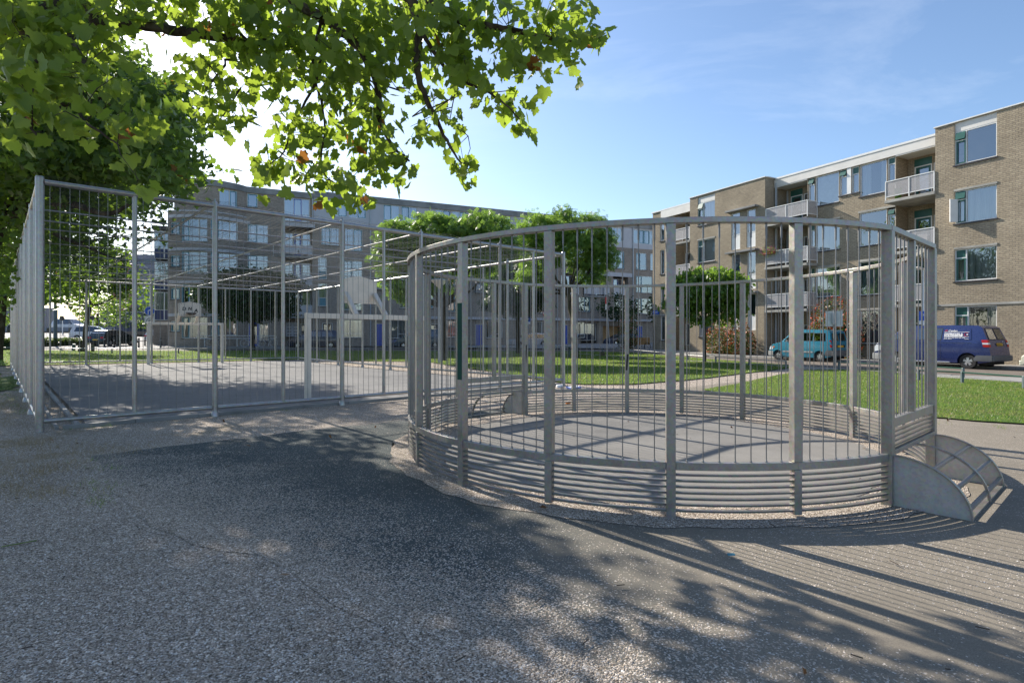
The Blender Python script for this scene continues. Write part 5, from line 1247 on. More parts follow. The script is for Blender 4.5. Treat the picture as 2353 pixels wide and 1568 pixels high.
# berry bushes against the right block
def bush(name, label, fr, x, y, w, d, h, n, seed, mat='hedge_leaf', berries=0, tall=False, cat='shrub', size=.12):
    rng = np.random.default_rng(seed); p = fr(x, y); E_ = empty(name, (p[0], p[1], gz(*p)), fr.a, label, cat)
    ells = [((0, 0, h*.5), (w/2, d/2, h*.55)), ((-w*.25, 0, h*.32), (w*.3, d*.5, h*.4)), ((w*.25, 0, h*.34), (w*.3, d*.5, h*.42))]
    P = np.concatenate([pt_ell(rng, n//3, c_, r, .5) for c_, r in ells]) + rng.normal(0, .07, (n//3*3, 3)); P[:, 2] = np.abs(P[:, 2])
    leaves('foliage', P, size, 'rhomb', M[mat], E_, .1, rng)
    m = MB()
    for k in range(7): limb(m, [(random.Random(seed+k).uniform(-.2, .2), 0, -.1), (random.Random(k).uniform(-w*.3, w*.3), 0, h*.5), (random.Random(k+3).uniform(-w*.42, w*.42), 0, h*.85)], .03, .008, 5, 3, .3, k)
    m.build('stems', M['twig'], E_)
    if berries:
        Q = np.concatenate([pt_ell(rng, berries//3, c_, tuple(a*1.04 for a in r), .8) for c_, r in ells]); Q[:, 2] = np.abs(Q[:, 2]) + .1
        k = len(Q); V = (Q[:, None, :] + rng.normal(0, .045, (k, 3, 3))); np_mesh('berries', V.reshape(-1, 3), np.arange(3*k).reshape(-1, 3), M['berry'], E_)
    return E_
bush('berry_bush', 'wide green bush covered in orange berries below the stair windows', RF, -12.5, -1.1, 3.9, 1.6, 2.5, 5200, 1, berries=1900)
bush('berry_bush', 'tall orange-berried bush behind the teal car', RF, -5.4, -.1, 3.0, 1.5, 3.6, 4600, 2, berries=2600)
bush('berry_bush', 'dark berry bush at the far corner of the tan block', RF, -23.6, -1.0, 2.0, 1.6, 3.4, 2400, 3, berries=260)
# hedges on the left
def box_hedge(label, pts, w, h, n, seed):
    rng = np.random.default_rng(seed); a, b = Vector(pts[0]), Vector(pts[1]); d = (b-a); Ln = d.length; z = gz(*a)
    E_ = empty('hedge', (a.x, a.y, z), atan2(d.y, d.x), label, 'hedge')
    P = np.stack([rng.uniform(0, Ln, n), rng.uniform(-w/2, w/2, n), h*np.sqrt(rng.uniform(0, 1, n))], 1) + rng.normal(0, .06, (n, 3)); P[:, 2] = np.abs(P[:, 2])
    leaves('foliage', P, .16, 'rhomb', M['hedge_leaf'], E_, .0, rng); m = MB(); m.box(.1, Ln-.1, -w*.35, w*.35, 0, h*.8); m.build('hedge_core', M['dark_leaf'], E_)
box_hedge('dark clipped hedge at the far left edge beyond the verge', (at(-90, 803), at(48, 803)), 1.2, .75, 5200, 4)
box_hedge('low green hedge on the slope beside the leaning trunk', (at(70, 797), at(186, 792)), 1.6, .65, 5200, 5)
# distant trees behind the quay
def far_tree(label, x, y, r, h, seed, z0=1.0):
    rng = np.random.default_rng(seed); E_ = empty('distant_tree', (x, y, z0), 0, label, 'tree')
    P, _ = clumps(rng, (0, 0, h*.6), (r, r, h*.42), 90, 14, r*.16, .4); leaves('crown', P, r*.13, 'rhomb', M['plane_leaf_far'], E_, .1, rng)
    m = MB(); m.tube([(0, 0, -z0), (0, 0, h*.6)], .25, 6); m.build('trunk', M['bark'], E_)
far_tree('hazy round tree beside the dark office block', -72, 108, 5.5, 12, 31); far_tree('smaller hazy tree left of the office block', -82, 112, 4.0, 8, 32)
far_tree('hazy yellowish tree in front of the grey far building', -128, 146, 5, 11, 33); far_tree('distant tree by the white depot', -118, 165, 6, 10, 34)
far_tree('distant low tree right of the white depot', -98, 150, 4.5, 8, 35)

# ---- grass, litter and grit --------------------------------------------------------------------------------------
def in_poly(P, poly):
    x, y = P[:, 0], P[:, 1]; ins = np.zeros(len(P), bool); n = len(poly)
    for i in range(n):
        x0, y0 = poly[i]; x1, y1 = poly[(i+1) % n]
        c_ = ((y0 > y) != (y1 > y)) & (x < (x1-x0)*(y-y0)/((y1-y0) if abs(y1-y0) > 1e-9 else 1e-9) + x0); ins ^= c_
    return ins
def gzv(P): return 0.009*np.clip(P[:, 1]-35, 0, 60) + 0.012*np.clip(-P[:, 0]-8, 0, 52)
def grass(polys, n, h, w, seed, box, bias=None, z=.03):
    rng = np.random.default_rng(seed); P = rng.uniform([box[0], box[1]], [box[2], box[3]], (n, 2))
    k = np.zeros(len(P), bool)
    for p in polys: k |= in_poly(P, p)
    P = P[k]; n = len(P); hh = h*rng.uniform(.5, 1.35, n); a = rng.uniform(0, 2*pi, n); z0 = gzv(P) + z - .01
    dx = np.cos(a)*w/2; dy = np.sin(a)*w/2; lx = rng.normal(0, .45, n)*hh; ly = rng.normal(0, .45, n)*hh
    V = np.stack([np.stack([P[:, 0]-dx, P[:, 1]-dy, z0], 1), np.stack([P[:, 0]+dx, P[:, 1]+dy, z0], 1), np.stack([P[:, 0]+lx, P[:, 1]+ly, z0+hh], 1)], 1)
    return np_mesh('grass', V.reshape(-1, 3), np.arange(3*n).reshape(-1, 3), M['grass_blade'])
tag(grass([lawnA], 210000, .045, .014, 1, (3, 8, 20, 26)), kind='stuff')
tag(grass([lawnB], 260000, .055, .028, 2, (-12, 15, 22, 46)), kind='stuff')
tag(grass([lawnB], 110000, .06, .04, 3, (-50, 20, -8, 50)), kind='stuff')
# tufts along ragged edges and dry grass on the left
def tufts(cs, n, h, w, seed, mat, sp=.12):
    rng = np.random.default_rng(seed); cs = np.array(cs); m = len(cs)*n
    P = np.repeat(cs, n, 0) + rng.normal(0, sp, (m, 2)); a = rng.uniform(0, 2*pi, m); hh = h*rng.uniform(.4, 1.2, m); z0 = gzv(P) + .01
    dx = np.cos(a)*w/2; dy = np.sin(a)*w/2; lx = rng.normal(0, .6, m)*hh; ly = rng.normal(0, .6, m)*hh
    V = np.stack([np.stack([P[:, 0]-dx, P[:, 1]-dy, z0], 1), np.stack([P[:, 0]+dx, P[:, 1]+dy, z0], 1), np.stack([P[:, 0]+lx, P[:, 1]+ly, z0+hh], 1)], 1)
    return np_mesh('grass', V.reshape(-1, 3), np.arange(3*m).reshape(-1, 3), mat)
M['dry'] = simple('dry_grass', (0.30, 0.22, 0.10), 0.9, 0, 0.35, 20)
rr = random.Random(3)
tag(tufts([at(rr.uniform(-10, 150), rr.uniform(1010, 1140)) for _ in range(60)] + [at(rr.uniform(0, 45), rr.uniform(905, 980)) for _ in range(40)] + [at(rr.uniform(100, 330), rr.uniform(1025, 1045)) for _ in range(14)], 26, .07, .004, 4, M['dry'], .16), kind='stuff')
tag(tufts([at(rr.uniform(0, 45), rr.uniform(868, 945)) for _ in range(26)] + [CF(rr.uniform(.3, 12), rr.choice([-.1, .2, CL+.1])) for _ in range(26)] + [at(195+rr.uniform(0, 60), 1052+rr.uniform(0, 110)) for _ in range(10)] + [at(2280, 980), at(2300, 985), at(2160, 975)] + [CF(-.12, rr.uniform(0, 20)) for _ in range(22)], 16, .06, .005, 5, M['grass_blade'], .08), kind='stuff')
# shell grit: real flakes on the near ground
def flakes(n, seed, box, smin, smax, dens, z, mat):
    rng = np.random.default_rng(seed); P = rng.uniform([box[0], box[1]], [box[2], box[3]], (n, 2)); P = P[dens(P, rng)]; n = len(P)
    s = rng.uniform(smin, smax, n)**1; a = rng.uniform(0, 2*pi, n); z0 = gzv(P) + z
    c_, s_ = np.cos(a), np.sin(a); t1 = rng.uniform(-.25, .45, n); t2 = rng.uniform(.1, .5, n)
    V = np.stack([np.stack([P[:, 0]-c_*s, P[:, 1]-s_*s, z0], 1), np.stack([P[:, 0]+s_*s*.7, P[:, 1]-c_*s*.7, z0+s*t1.clip(0)], 1), np.stack([P[:, 0]+c_*s, P[:, 1]+s_*s, z0+s*t2], 1), np.stack([P[:, 0]-s_*s*.6, P[:, 1]+c_*s*.6, z0+s*.35], 1)], 1)
    return np_mesh('shell_grit', V.reshape(-1, 3), np.arange(4*n).reshape(-1, 4), mat)
def snoise(P): return (np.sin(P[:, 0]*1.7+P[:, 1]*.6) + np.sin(P[:, 0]*.7-P[:, 1]*1.9+2) + np.sin(P[:, 0]*3.9+P[:, 1]*3.1+1)*.6 + np.sin(P[:, 1]*5.3-P[:, 0]*2.2)*.4)/3
tag(flakes(70000, 1, (-6.5, 2.2, 7.5, 8.5), .003, .008, lambda P, r: r.uniform(0, 1, len(P)) < np.clip(.22 + .5*snoise(P) + .30*(2.8 - .6*P[:, 0].clip(-9, 1.5) - .8*P[:, 1]), .05, .95), .007, M['shell']), kind='stuff')
tag(flakes(60000, 2, (-8, 2.2, 1, 9), .003, .010, lambda P, r: ~in_poly(P, pad), .003, M['shell']), kind='stuff')
pr = np.random.default_rng(9)
dl = np.stack([pr.uniform(-7, 8, 40), pr.uniform(2.4, 12, 40)], 1); dlz = gzv(dl) + .03
tag(leaves('fallen_leaves', np.column_stack([dl, dlz]), .055, 'maple_s', M['dead_leaf'], None, 0.0, pr), kind='stuff')
m = MB()
for i in range(110):
    x, y = rr.uniform(-5.5, 6), rr.uniform(2.4, 9); a = rr.uniform(0, pi); l_ = rr.uniform(.02, .07); m.bar((x, y, .024), (x+l_*cos(a), y+l_*sin(a), .026), .005, .004)
tag(m.build('twigs', M['twig']), kind='stuff')
# ================================================================== VEHICLES
def car(name, label, cat, loc, rz, top, W, r, xr, xf, zb=.24, belt=.9, tum=.32, mat=None, glass_side=(), lamps=(), screens=(), bumpers=None, extra=None, group=None, bumper_mat=None, taper=.10, wheel_mat=None, rim_r=.62):
    """top: side silhouette (x, z) from the rear bottom over the roof to the front bottom; x forward, y left, z up"""
    E_ = empty(name, (loc[0], loc[1], gz(*loc)+.015), rz, label, cat, group)
    x0 = min(p[0] for p in top); x1 = max(p[0] for p in top); xc = (x0+x1)/2; hl = (x1-x0)/2
    def w(x, z):
        q = W*(1 - taper*abs((x-xc)/hl)**5)
        if z > belt: q -= (z-belt)*tum
        if z < .42: q -= (.42-z)*.16
        return q
    out = list(top); ra = r*1.16
    for xw in (xf, xr):      # front to rear along the bottom with wheel arches
        s = math.asin(clamp((r-zb)/ra, -1, 1)); a0 = -s; a1 = pi + s
        for k in range(13): a = a0 + (a1-a0)*k/12; out.append((xw + ra*cos(a), r + ra*sin(a)))
    def skin(poly, off, nm, m_, parent, both=True, thick=0.0):
        bm = bmesh.new(); vs_ = [bm.verts.new((p[0], 0, p[1])) for p in poly]; bm.faces.new(vs_)
        zs = [p[1] for p in poly]; 
        for zc in (.42, .55, .7, belt, belt+.18, belt+.36, belt+.54):
            if min(zs) < zc < max(zs): bmesh.ops.bisect_plane(bm, geom=bm.verts[:]+bm.edges[:]+bm.faces[:], plane_co=(0, 0, zc), plane_no=(0, 0, 1))
        for k in range(-9, 10):
            xx = xc + hl*k/10.0
            if min(p[0] for p in poly) < xx < max(p[0] for p in poly): bmesh.ops.bisect_plane(bm, geom=bm.verts[:]+bm.edges[:]+bm.faces[:], plane_co=(xx, 0, 0), plane_no=(1, 0, 0))
        V = [tuple(v.co) for v in bm.verts]; bm.verts.index_update(); F = [tuple(v.index for v in f.verts) for f in bm.faces]
        be = [(e.verts[0].index, e.verts[1].index) for e in bm.edges if e.is_boundary]; bm.free()
        n = len(V); mb = MB()
        if not both:
            mb2 = MB(); mb2.v = [(x, -w(x, z)-off, z) for (x, _, z) in V]; mb2.f = [f[::-1] for f in F]; mb2.build(nm, m_, parent)
            mb.v = [(x, w(x, z)+off, z) for (x, _, z) in V]; mb.f = list(F); o = mb.build(nm, m_, parent)
            return o
        mb.v = [(x, w(x, z)+off, z) for (x, _, z) in V] + [(x, -w(x, z)-off, z) for (x, _, z) in V]
        mb.f = [f for f in F] + [tuple(i+n for i in f[::-1]) for f in F]
        if both: mb.f += [(a, b, b+n, a+n) for a, b in be]
        o = mb.build(nm, m_, parent); 
        bm = bmesh.new(); bm.from_mesh(o.data); bmesh.ops.recalc_face_normals(bm, faces=bm.faces[:]); bm.to_mesh(o.data); bm.free()
        o.data.polygons.foreach_set('use_smooth', [True]*len(o.data.polygons)); o.data.set_sharp_from_angle(angle=radians(32)); return o
    body = skin(out, 0, 'body', mat, E_)
    bv = body.modifiers.new('bevel', 'BEVEL'); bv.width = .05; bv.segments = 3; bv.limit_method = 'ANGLE'; bv.angle_limit = radians(38); bv.harden_normals = False
    for g in glass_side: skin(g, .006, 'side_window', M['car_glass'] if len(g) < 9 else M['glass'], E_, both=False); 
    if glass_side:
        for g in glass_side:
            cx_ = sum(p[0] for p in g)/len(g); cz_ = sum(p[1] for p in g)/len(g)
            skin([(cx_ + (p[0]-cx_)*1.0 + (.025 if p[0] > cx_ else -.025), cz_ + (p[1]-cz_) + (.022 if p[1] > cz_ else -.022)) for p in g], .003, 'window_seal', M['rubber'], E_, both=False)
    # wheels
    for xw in (xf, xr):
        for s in (-1, 1):
            yo = s*(w(xw, r)-.03); mbw = MB(); wd = .2
            prof = [(r*.55, 0), (r*.93, 0), (r, .03), (r, wd-.03), (r*.93, wd), (r*.55, wd)]
            N = 28
            for (rr_, yy) in prof:
                for k in range(N): a = 2*pi*k/N; mbw.v.append((xw+rr_*cos(a), yo - s*yy, r+rr_*sin(a)))
            for i in range(len(prof)-1):
                for k in range(N): k2 = (k+1) % N; mbw.f.append((i*N+k, i*N+k2, (i+1)*N+k2, (i+1)*N+k))
            whl = mbw.build('wheel', M['rubber'], E_, smooth=True)
            rm = MB(); R2 = r*rim_r
            rm.v = [(xw, yo - s*.03, r)] + [(xw+R2*cos(2*pi*k/N), yo - s*.045, r+R2*sin(2*pi*k/N)) for k in range(N)]; rm.f = [(0, 1+k, 1+(k+1) % N) for k in range(N)]
            rm.build('wheel_disc', M['black'], whl)
            sp_ = MB()
            for k in range(5):
                a = 2*pi*k/5+.3; dx, dz = cos(a), sin(a); px, pz = -sin(a), cos(a)
                P = [(xw+dx*R2*.12+px*.03, yo-s*.012, r+dz*R2*.12+pz*.03), (xw+dx*R2*.97+px*.075, yo-s*.02, r+dz*R2*.97+pz*.075), (xw+dx*R2*.97-px*.075, yo-s*.02, r+dz*R2*.97-pz*.075), (xw+dx*R2*.12-px*.03, yo-s*.012, r+dz*R2*.12-pz*.03)]
                sp_.add(P, [(0, 1, 2, 3)])
            for k in range(N):
                a, b = 2*pi*k/N, 2*pi*(k+1)/N
                sp_.add([(xw+R2*cos(a), yo-s*.015, r+R2*sin(a)), (xw+R2*cos(b), yo-s*.015, r+R2*sin(b)), (xw+R2*.88*cos(b), yo-s*.02, r+R2*.88*sin(b)), (xw+R2*.88*cos(a), yo-s*.02, r+R2*.88*sin(a))], [(0, 1, 2, 3)])
            sp_.add([(xw+R2*.2*cos(2*pi*k/10), yo-s*.008, r+R2*.2*sin(2*pi*k/10)) for k in range(10)], [tuple(range(10))])
            sp_.build('rim', wheel_mat or M['rim'], whl)
    ch = MB(); ch.box(x0+.15, x1-.15, -W+.25, W-.25, zb-.06, zb+.5); ch.build('underbody', M['rubber'], E_)
    # end faces follow the silhouette
    up_ = sorted(top[:len(top)], key=lambda p: p[0])
    def xat(z, rear):
        best = None
        for i in range(len(top)-1):
            (xa, za), (xb, zb_) = top[i], top[i+1]
            if min(za, zb_) - 1e-6 <= z <= max(za, zb_) + 1e-6 and abs(za-zb_) > 1e-6:
                x = xa + (xb-xa)*(z-za)/(zb_-za)
                if best is None or (rear and x < best) or (not rear and x > best): best = x
        return best if best is not None else (x0 if rear else x1)
    def endface(poly, rear, nm, m_, off=.012, parent=None):
        s = -1 if rear else 1
        mb = MB(); P = [(xat(z, rear)+s*off, y, z) for (y, z) in poly]; mb.add(P, [tuple(range(len(P)))]); return mb.build(nm, m_, parent or E_)
    E_['_'] = 0; del E_['_']
    if screens:
        for (p, q, ins, nm) in screens:     # glass between two silhouette points across the car
            mb = MB(); d = Vector((q[0]-p[0], q[1]-p[1])).normalized(); nn = Vector((-d.y, d.x)); nn = nn if nn.y > 0 else -nn
            a0 = (p[0]+nn.x*.012, p[1]+nn.y*.012); b0 = (q[0]+nn.x*.012, q[1]+nn.y*.012)
            N = 6; wa, wb_ = w(*p)-ins, w(*q)-ins
            for k in range(N+1): t_ = -1+2*k/N; mb.v += [(a0[0], wa*t_, a0[1]), (b0[0], wb_*t_, b0[1])]
            mb.f = [(2*k, 2*k+2, 2*k+3, 2*k+1) for k in range(N)]; mb.build(nm, M['car_glass'], E_)
            mb2 = MB(); 
            for k in range(N+1): t_ = -1+2*k/N; mb2.v += [(a0[0]-nn.x*.008, (wa+.035)*t_, a0[1]-nn.y*.008), (b0[0]-nn.x*.008, (wb_+.035)*t_, b0[1]-nn.y*.008)]
            mb2.f = mb.f; mb2.build('window_seal', M['rubber'], E_)
    if extra: extra(E_, w, skin, endface, xat)
    return E_
def plate(E_, endface, rear, z, s_=None, w_=.26, y=0.0):
    p = endface([(y-w_, z), (y+w_, z), (y+w_, z+.11), (y-w_, z+.11)], rear, 'number_plate', M['plate'], .03); return p

# --- blue van (seen from its rear left)
VR = atan2(.885, -.466)
def on_R(x, y): return RF(x, y)
vtop = [(-2.42, .34), (-2.46, .5), (-2.40, .95), (-2.33, 1.25), (-2.10, 1.84), (-1.95, 1.93), (-1.0, 1.96), (.6, 1.95), (1.05, 1.88), (1.62, 1.42), (1.78, 1.22), (2.25, 1.08), (2.40, .92), (2.44, .6), (2.42, .32)]
def van_extra(E_, w, skin, endface, xat):
    # tail lamps wrap from the side to the back
    for s in (-1, 1):
        for (z0, z1, m_) in ((.98, 1.1, M['red_lamp']), (1.1, 1.17, M['clear_lamp']), (1.17, 1.3, M['red_lamp'])):
            mb = MB(); xr0, xr1 = xat(z0, True), xat(z1, True)
            mb.add([(xr0-.015, s*(w(xr0, z0)-.16), z0), (xr0-.012, s*(w(xr0+.0, z0)+.012), z0), (xr0+.20, s*(w(xr0+.2, z0)+.012), z0), (xr1+.20, s*(w(xr1+.2, z1)+.012), z1), (xr1-.012, s*(w(xr1, z1)+.012), z1), (xr1-.015, s*(w(xr1, z1)-.16), z1)], [(0, 1, 4, 5), (1, 2, 3, 4)])
            mb.build('tail_lamp', m_, E_)
    for s in (-1, 1): endface([(s*.06, 1.33), (s*.68, 1.33), (s*.62, 1.78), (s*.06, 1.78)], True, 'rear_window', M['car_glass'], .02); endface([(s*.04, 1.30), (s*.71, 1.30), (s*.64, 1.81), (s*.04, 1.81)], True, 'window_seal', M['rubber'], .014)
    p = endface([(-.45, 1.02), (.12, 1.02), (.12, 1.17), (-.45, 1.17)], True, 'plate_recess', M['black'], .016)
    p = endface([(-.30+.0, 1.04), (.22, 1.04), (.22, 1.15), (-.30, 1.15)], True, 'number_plate', M['plate'], .03)
    tx = text(p, '88-BL-DL', .105, (xat(1.06, True)-.036, .20, 1.058), (pi/2, 0, -pi/2), M['black_text'])
    em = MB(); 
    for k in range(18):
        a, b = 2*pi*k/18, 2*pi*(k+1)/18; em.bar((xat(1.2, True)-.03, -.42+.07*cos(a), 1.18+.07*sin(a)), (xat(1.2, True)-.03, -.42+.07*cos(b), 1.18+.07*sin(b)), .012)
    em.build('rear_emblem', M['rim'], E_)
    mb = MB(); mb.box(-2.56, -2.30, -.88, .88, .36, .60); b = mb.build('rear_bumper', M['plastic_grey'], E_, bevel=.04)
    skin([(-2.50, .36), (-1.86, .36), (-1.84, .48), (-1.95, .62), (-2.50, .62)], .02, 'bumper_corner', M['plastic_grey'], E_)
    mb = MB(); mb.box(2.2, 2.56, -.86, .86, .28, .62); mb.build('front_bumper', M['plastic_light'], E_, bevel=.06)
    skin([(2.50, .30), (2.05, .30), (2.03, .62), (2.50, .62)], .02, 'bumper_corner', M['plastic_light'], E_)
    skin([(2.02, .78), (2.43, .68), (2.42, .92), (2.30, 1.04), (2.10, 1.0)], .014, 'headlight', M['clear_lamp'], E_, both=False)
    # seams and the rubbing strip, side step
    for xx in (-.55, .72): skin([(xx-.008, .36), (xx+.008, .36), (xx+.008, 1.86), (xx-.008, 1.86)], .002, 'door_seam', M['black'], E_, both=False)
    skin([(-1.9, 1.14), (1.5, 1.14), (1.5, 1.165), (-1.9, 1.165)], .003, 'body_crease', M['dark_car'], E_, both=False)
    skin([(-1.05, .40), (1.1, .40), (1.1, .42), (-1.05, .42)], .006, 'sill_crease', M['dark_car'], E_, both=False)
    mb = MB(); mb.bar((-.95, .97, .28), (1.05, .97, .28), .07, .05); mb.build('side_step', M['rim'], E_, bevel=.01)
    skin([(1.08, 1.34), (1.2, 1.34), (1.2, 1.42), (1.08, 1.42)], .14, 'mirror', M['plastic_grey'], E_)
    skin([(-2.02, 1.14), (-1.78, 1.14), (-1.78, 1.2), (-2.02, 1.2)], .004, 'fuel_flap', M['van_blue'], E_, both=False)
    # lettered panel behind the rear side window
    pn = skin([(-1.74, 1.30), (-.66, 1.30), (-.66, 1.80), (-1.70, 1.80)], .012, 'lettered_panel', M['van_blue'], E_, both=False)
    def side_text(s_, size, x, z, m_, **k):
        tilt = math.atan(.32)
        text(pn, s_, size, (x, w(x, z)+.024, z), (pi/2 - tilt, 0, pi), m_, **k)
    side_text('M', .13, -.69, 1.665, M['red_text'], shear=.35); side_text('Ceylan', .13, -.83, 1.665, M['white_text'], shear=.3)
    side_text('ONDERHOUDS- &', .088, -.69, 1.535, M['white_text'], bold=.0035); side_text('SCHILDERSBEDRIJF', .088, -.69, 1.455, M['white_text'], bold=.0035)
    side_text('Tel. 070 - 389 49 17 / 0653 - 408 343 / 0648 - 790 628', .037, -.69, 1.375, M['white_text'], bold=.001); side_text('Fax: 070 - 445 38 96', .037, -.69, 1.325, M['white_text'], bold=.001); side_text('Den Haag', .037, -1.5, 1.325, M['white_text'], bold=.001)
    for (za, xe) in ((1.64, -1.66), (1.425, -1.66)): skin([(xe, za), (-.69, za), (-.69, za+.012), (xe, za+.012)], .02, 'white_rule', M['white_text'], E_, both=False)
    mb = MB()
    for R_ in (.085, .06):
        for k in range(14):
            a, b = .7+4.9*k/14, .7+4.9*(k+1)/14; x_ = -1.55
            pa = (x_-R_*cos(a), 1.535+R_*sin(a)); pb = (x_-R_*cos(b), 1.535+R_*sin(b)); mb.bar((pa[0], w(*pa)+.022, pa[1]), (pb[0], w(*pb)+.022, pb[1]), .009)
    mb.build('logo_rings', M['red_text'], pn); side_text('M', .07, -1.56, 1.51, M['white_text'], bold=.003)
    # seats seen through the glass
    mb = MB()
    for xx in (-.2, .95):
        for yy in (-.5, 0, .5): mb.box(xx-.06, xx+.08, yy-.2, yy+.2, .9, 1.5)
    mb.build('seats', M['plastic_grey'], E_, bevel=.04)
p = on_R(3.95-2.47, -3.85-.0+.95)
car('blue_van', 'dark blue van with white painter lettering on its side, parked at the far right', 'van', RF(1.45, -3.8+.97), VR, vtop, .95, .335, -1.60, 1.40, zb=.26, belt=1.14, tum=.2,
    mat=M['van_blue'], glass_side=[[(-.56, 1.30), (.40, 1.30), (.42, 1.80), (-.60, 1.80)][::-1], [(.56, 1.30), (1.52, 1.30), (1.2, 1.66), (1.0, 1.80), (.55, 1.80)][::-1]],
    screens=[((1.62, 1.42), (1.09, 1.85), .10, 'windscreen')], extra=van_extra, taper=.06)
# --- teal people carrier
ktop = [(-1.92, .32), (-1.98, .5), (-1.95, 1.0), (-1.80, 1.68), (-1.65, 1.78), (-.6, 1.82), (.25, 1.80), (.42, 1.74), (1.02, 1.16), (1.15, 1.08), (1.72, .95), (1.93, .78), (1.98, .55), (1.96, .28)]
def k_extra(E_, w, skin, endface, xat):
    for s in (-1, 1):
        mb = MB(); 
        for (z0, z1) in ((.82, 1.22),):
            xa, xb = xat(z0, True), xat(z1, True)
            mb.add([(xa-.012, s*(w(xa, z0)-.08), z0), (xa-.01, s*(w(xa, z0)+.01), z0), (xa+.06, s*(w(xa+.06, z0)+.01), z0), (xb+.06, s*(w(xb+.06, z1)+.01), z1), (xb-.01, s*(w(xb, z1)+.01), z1), (xb-.012, s*(w(xb, z1)-.06), z1)], [(0, 1, 4, 5), (1, 2, 3, 4)])
        mb.build('tail_lamp', M['red_lamp'], E_)
        endface([(s*.05, 1.18), (s*.60, 1.18), (s*.56, 1.6), (s*.05, 1.6)], True, 'rear_window', M['car_glass'], .02)
    endface([(-.45, .80), (.35, .80), (.35, .95), (-.45, .95)], True, 'plate_recess', M['black'], .014)
    p = endface([(-.28, .82), (.24, .82), (.24, .93), (-.28, .93)], True, 'number_plate', M['plate'], .026)
    mb = MB(); mb.box(-2.08, -1.85, -.78, .78, .34, .62); mb.build('rear_bumper', M['plastic_grey'], E_, bevel=.04)
    skin([(-2.02, .34), (-1.62, .34), (-1.60, .50), (-1.70, .66), (-2.02, .66)], .018, 'bumper_corner', M['plastic_grey'], E_)
    mb = MB(); mb.box(1.82, 2.06, -.76, .76, .26, .56); mb.build('front_bumper', M['plastic_light'], E_, bevel=.05)
    skin([(2.0, .28), (1.70, .28), (1.68, .55), (2.0, .55)], .015, 'bumper_corner', M['plastic_light'], E_)
    skin([(1.66, .66), (1.95, .62), (1.90, .80), (1.76, .88)], .012, 'headlight', M['clear_lamp'], E_, both=False)
    skin([(1.58, .74), (1.66, .74), (1.66, .84), (1.58, .84)], .013, 'indicator', M['orange_lamp'], E_, both=False)
    skin([(-.9, .50), (1.0, .50), (1.0, .58), (-.9, .58)], .012, 'rub_strip', M['plastic_light'], E_, both=False)
    skin([(.62, 1.12), (.74, 1.12), (.74, 1.22), (.62, 1.22)], .12, 'mirror', M['plastic_grey'], E_)
    skin([(-.06, .36), (-.045, .36), (-.045, 1.70), (-.06, 1.70)], .002, 'door_seam', M['black'], E_, both=False)
car('teal_mpv', 'teal blue high-roofed family car with grey bumpers, parked before the orange-berried bush', 'car', RF(-5.42, -3.44+.83), VR, ktop, .83, .29, -1.27, 1.37, zb=.22, belt=1.08, tum=.2,
    mat=M['teal_car'], glass_side=[[(-1.62, 1.18), (-.95, 1.18), (-.95, 1.60), (-1.56, 1.60)][::-1], [(-.86, 1.18), (-.12, 1.18), (-.12, 1.62), (-.86, 1.62)][::-1], [(0, 1.18), (.92, 1.14), (.44, 1.60), (0, 1.64)][::-1]],
    screens=[((1.02, 1.16), (.44, 1.72), .10, 'windscreen')], extra=k_extra, taper=.08)
# --- ordinary cars
def sedan_top(L_, h, kind):
    a = L_/2
    if kind == 'hatch': return [(-a, .30), (-a-.02, .55), (-a+.06, .88), (-a+.42, 1.30), (-a+.62, h), (-.3, h+.02), (.25, h-.03), (1.0, .98), (1.15, .92), (a-.25, .76), (a-.02, .62), (a, .3)]
    if kind == 'wagon': return [(-a, .30), (-a-.02, .6), (-a+.05, .9), (-a+.30, 1.32), (-a+.45, h), (-.5, h+.03), (.2, h-.02), (.95, .96), (1.1, .92), (a-.25, .78), (a-.02, .62), (a, .3)]
    if kind == 'mpv': return [(-a, .30), (-a-.02, .7), (-a+.06, 1.05), (-a+.28, 1.6), (-a+.45, h), (-.4, h+.02), (.4, h-.05), (1.25, 1.12), (1.4, 1.05), (a-.2, .84), (a-.02, .64), (a, .3)]
    return [(-a, .30), (-a-.02, .6), (-a+.04, .9), (-a+.7, .98), (-a+1.25, h-.04), (-.2, h), (.25, h-.03), (1.0, .98), (1.15, .92), (a-.25, .78), (a-.02, .62), (a, .3)]
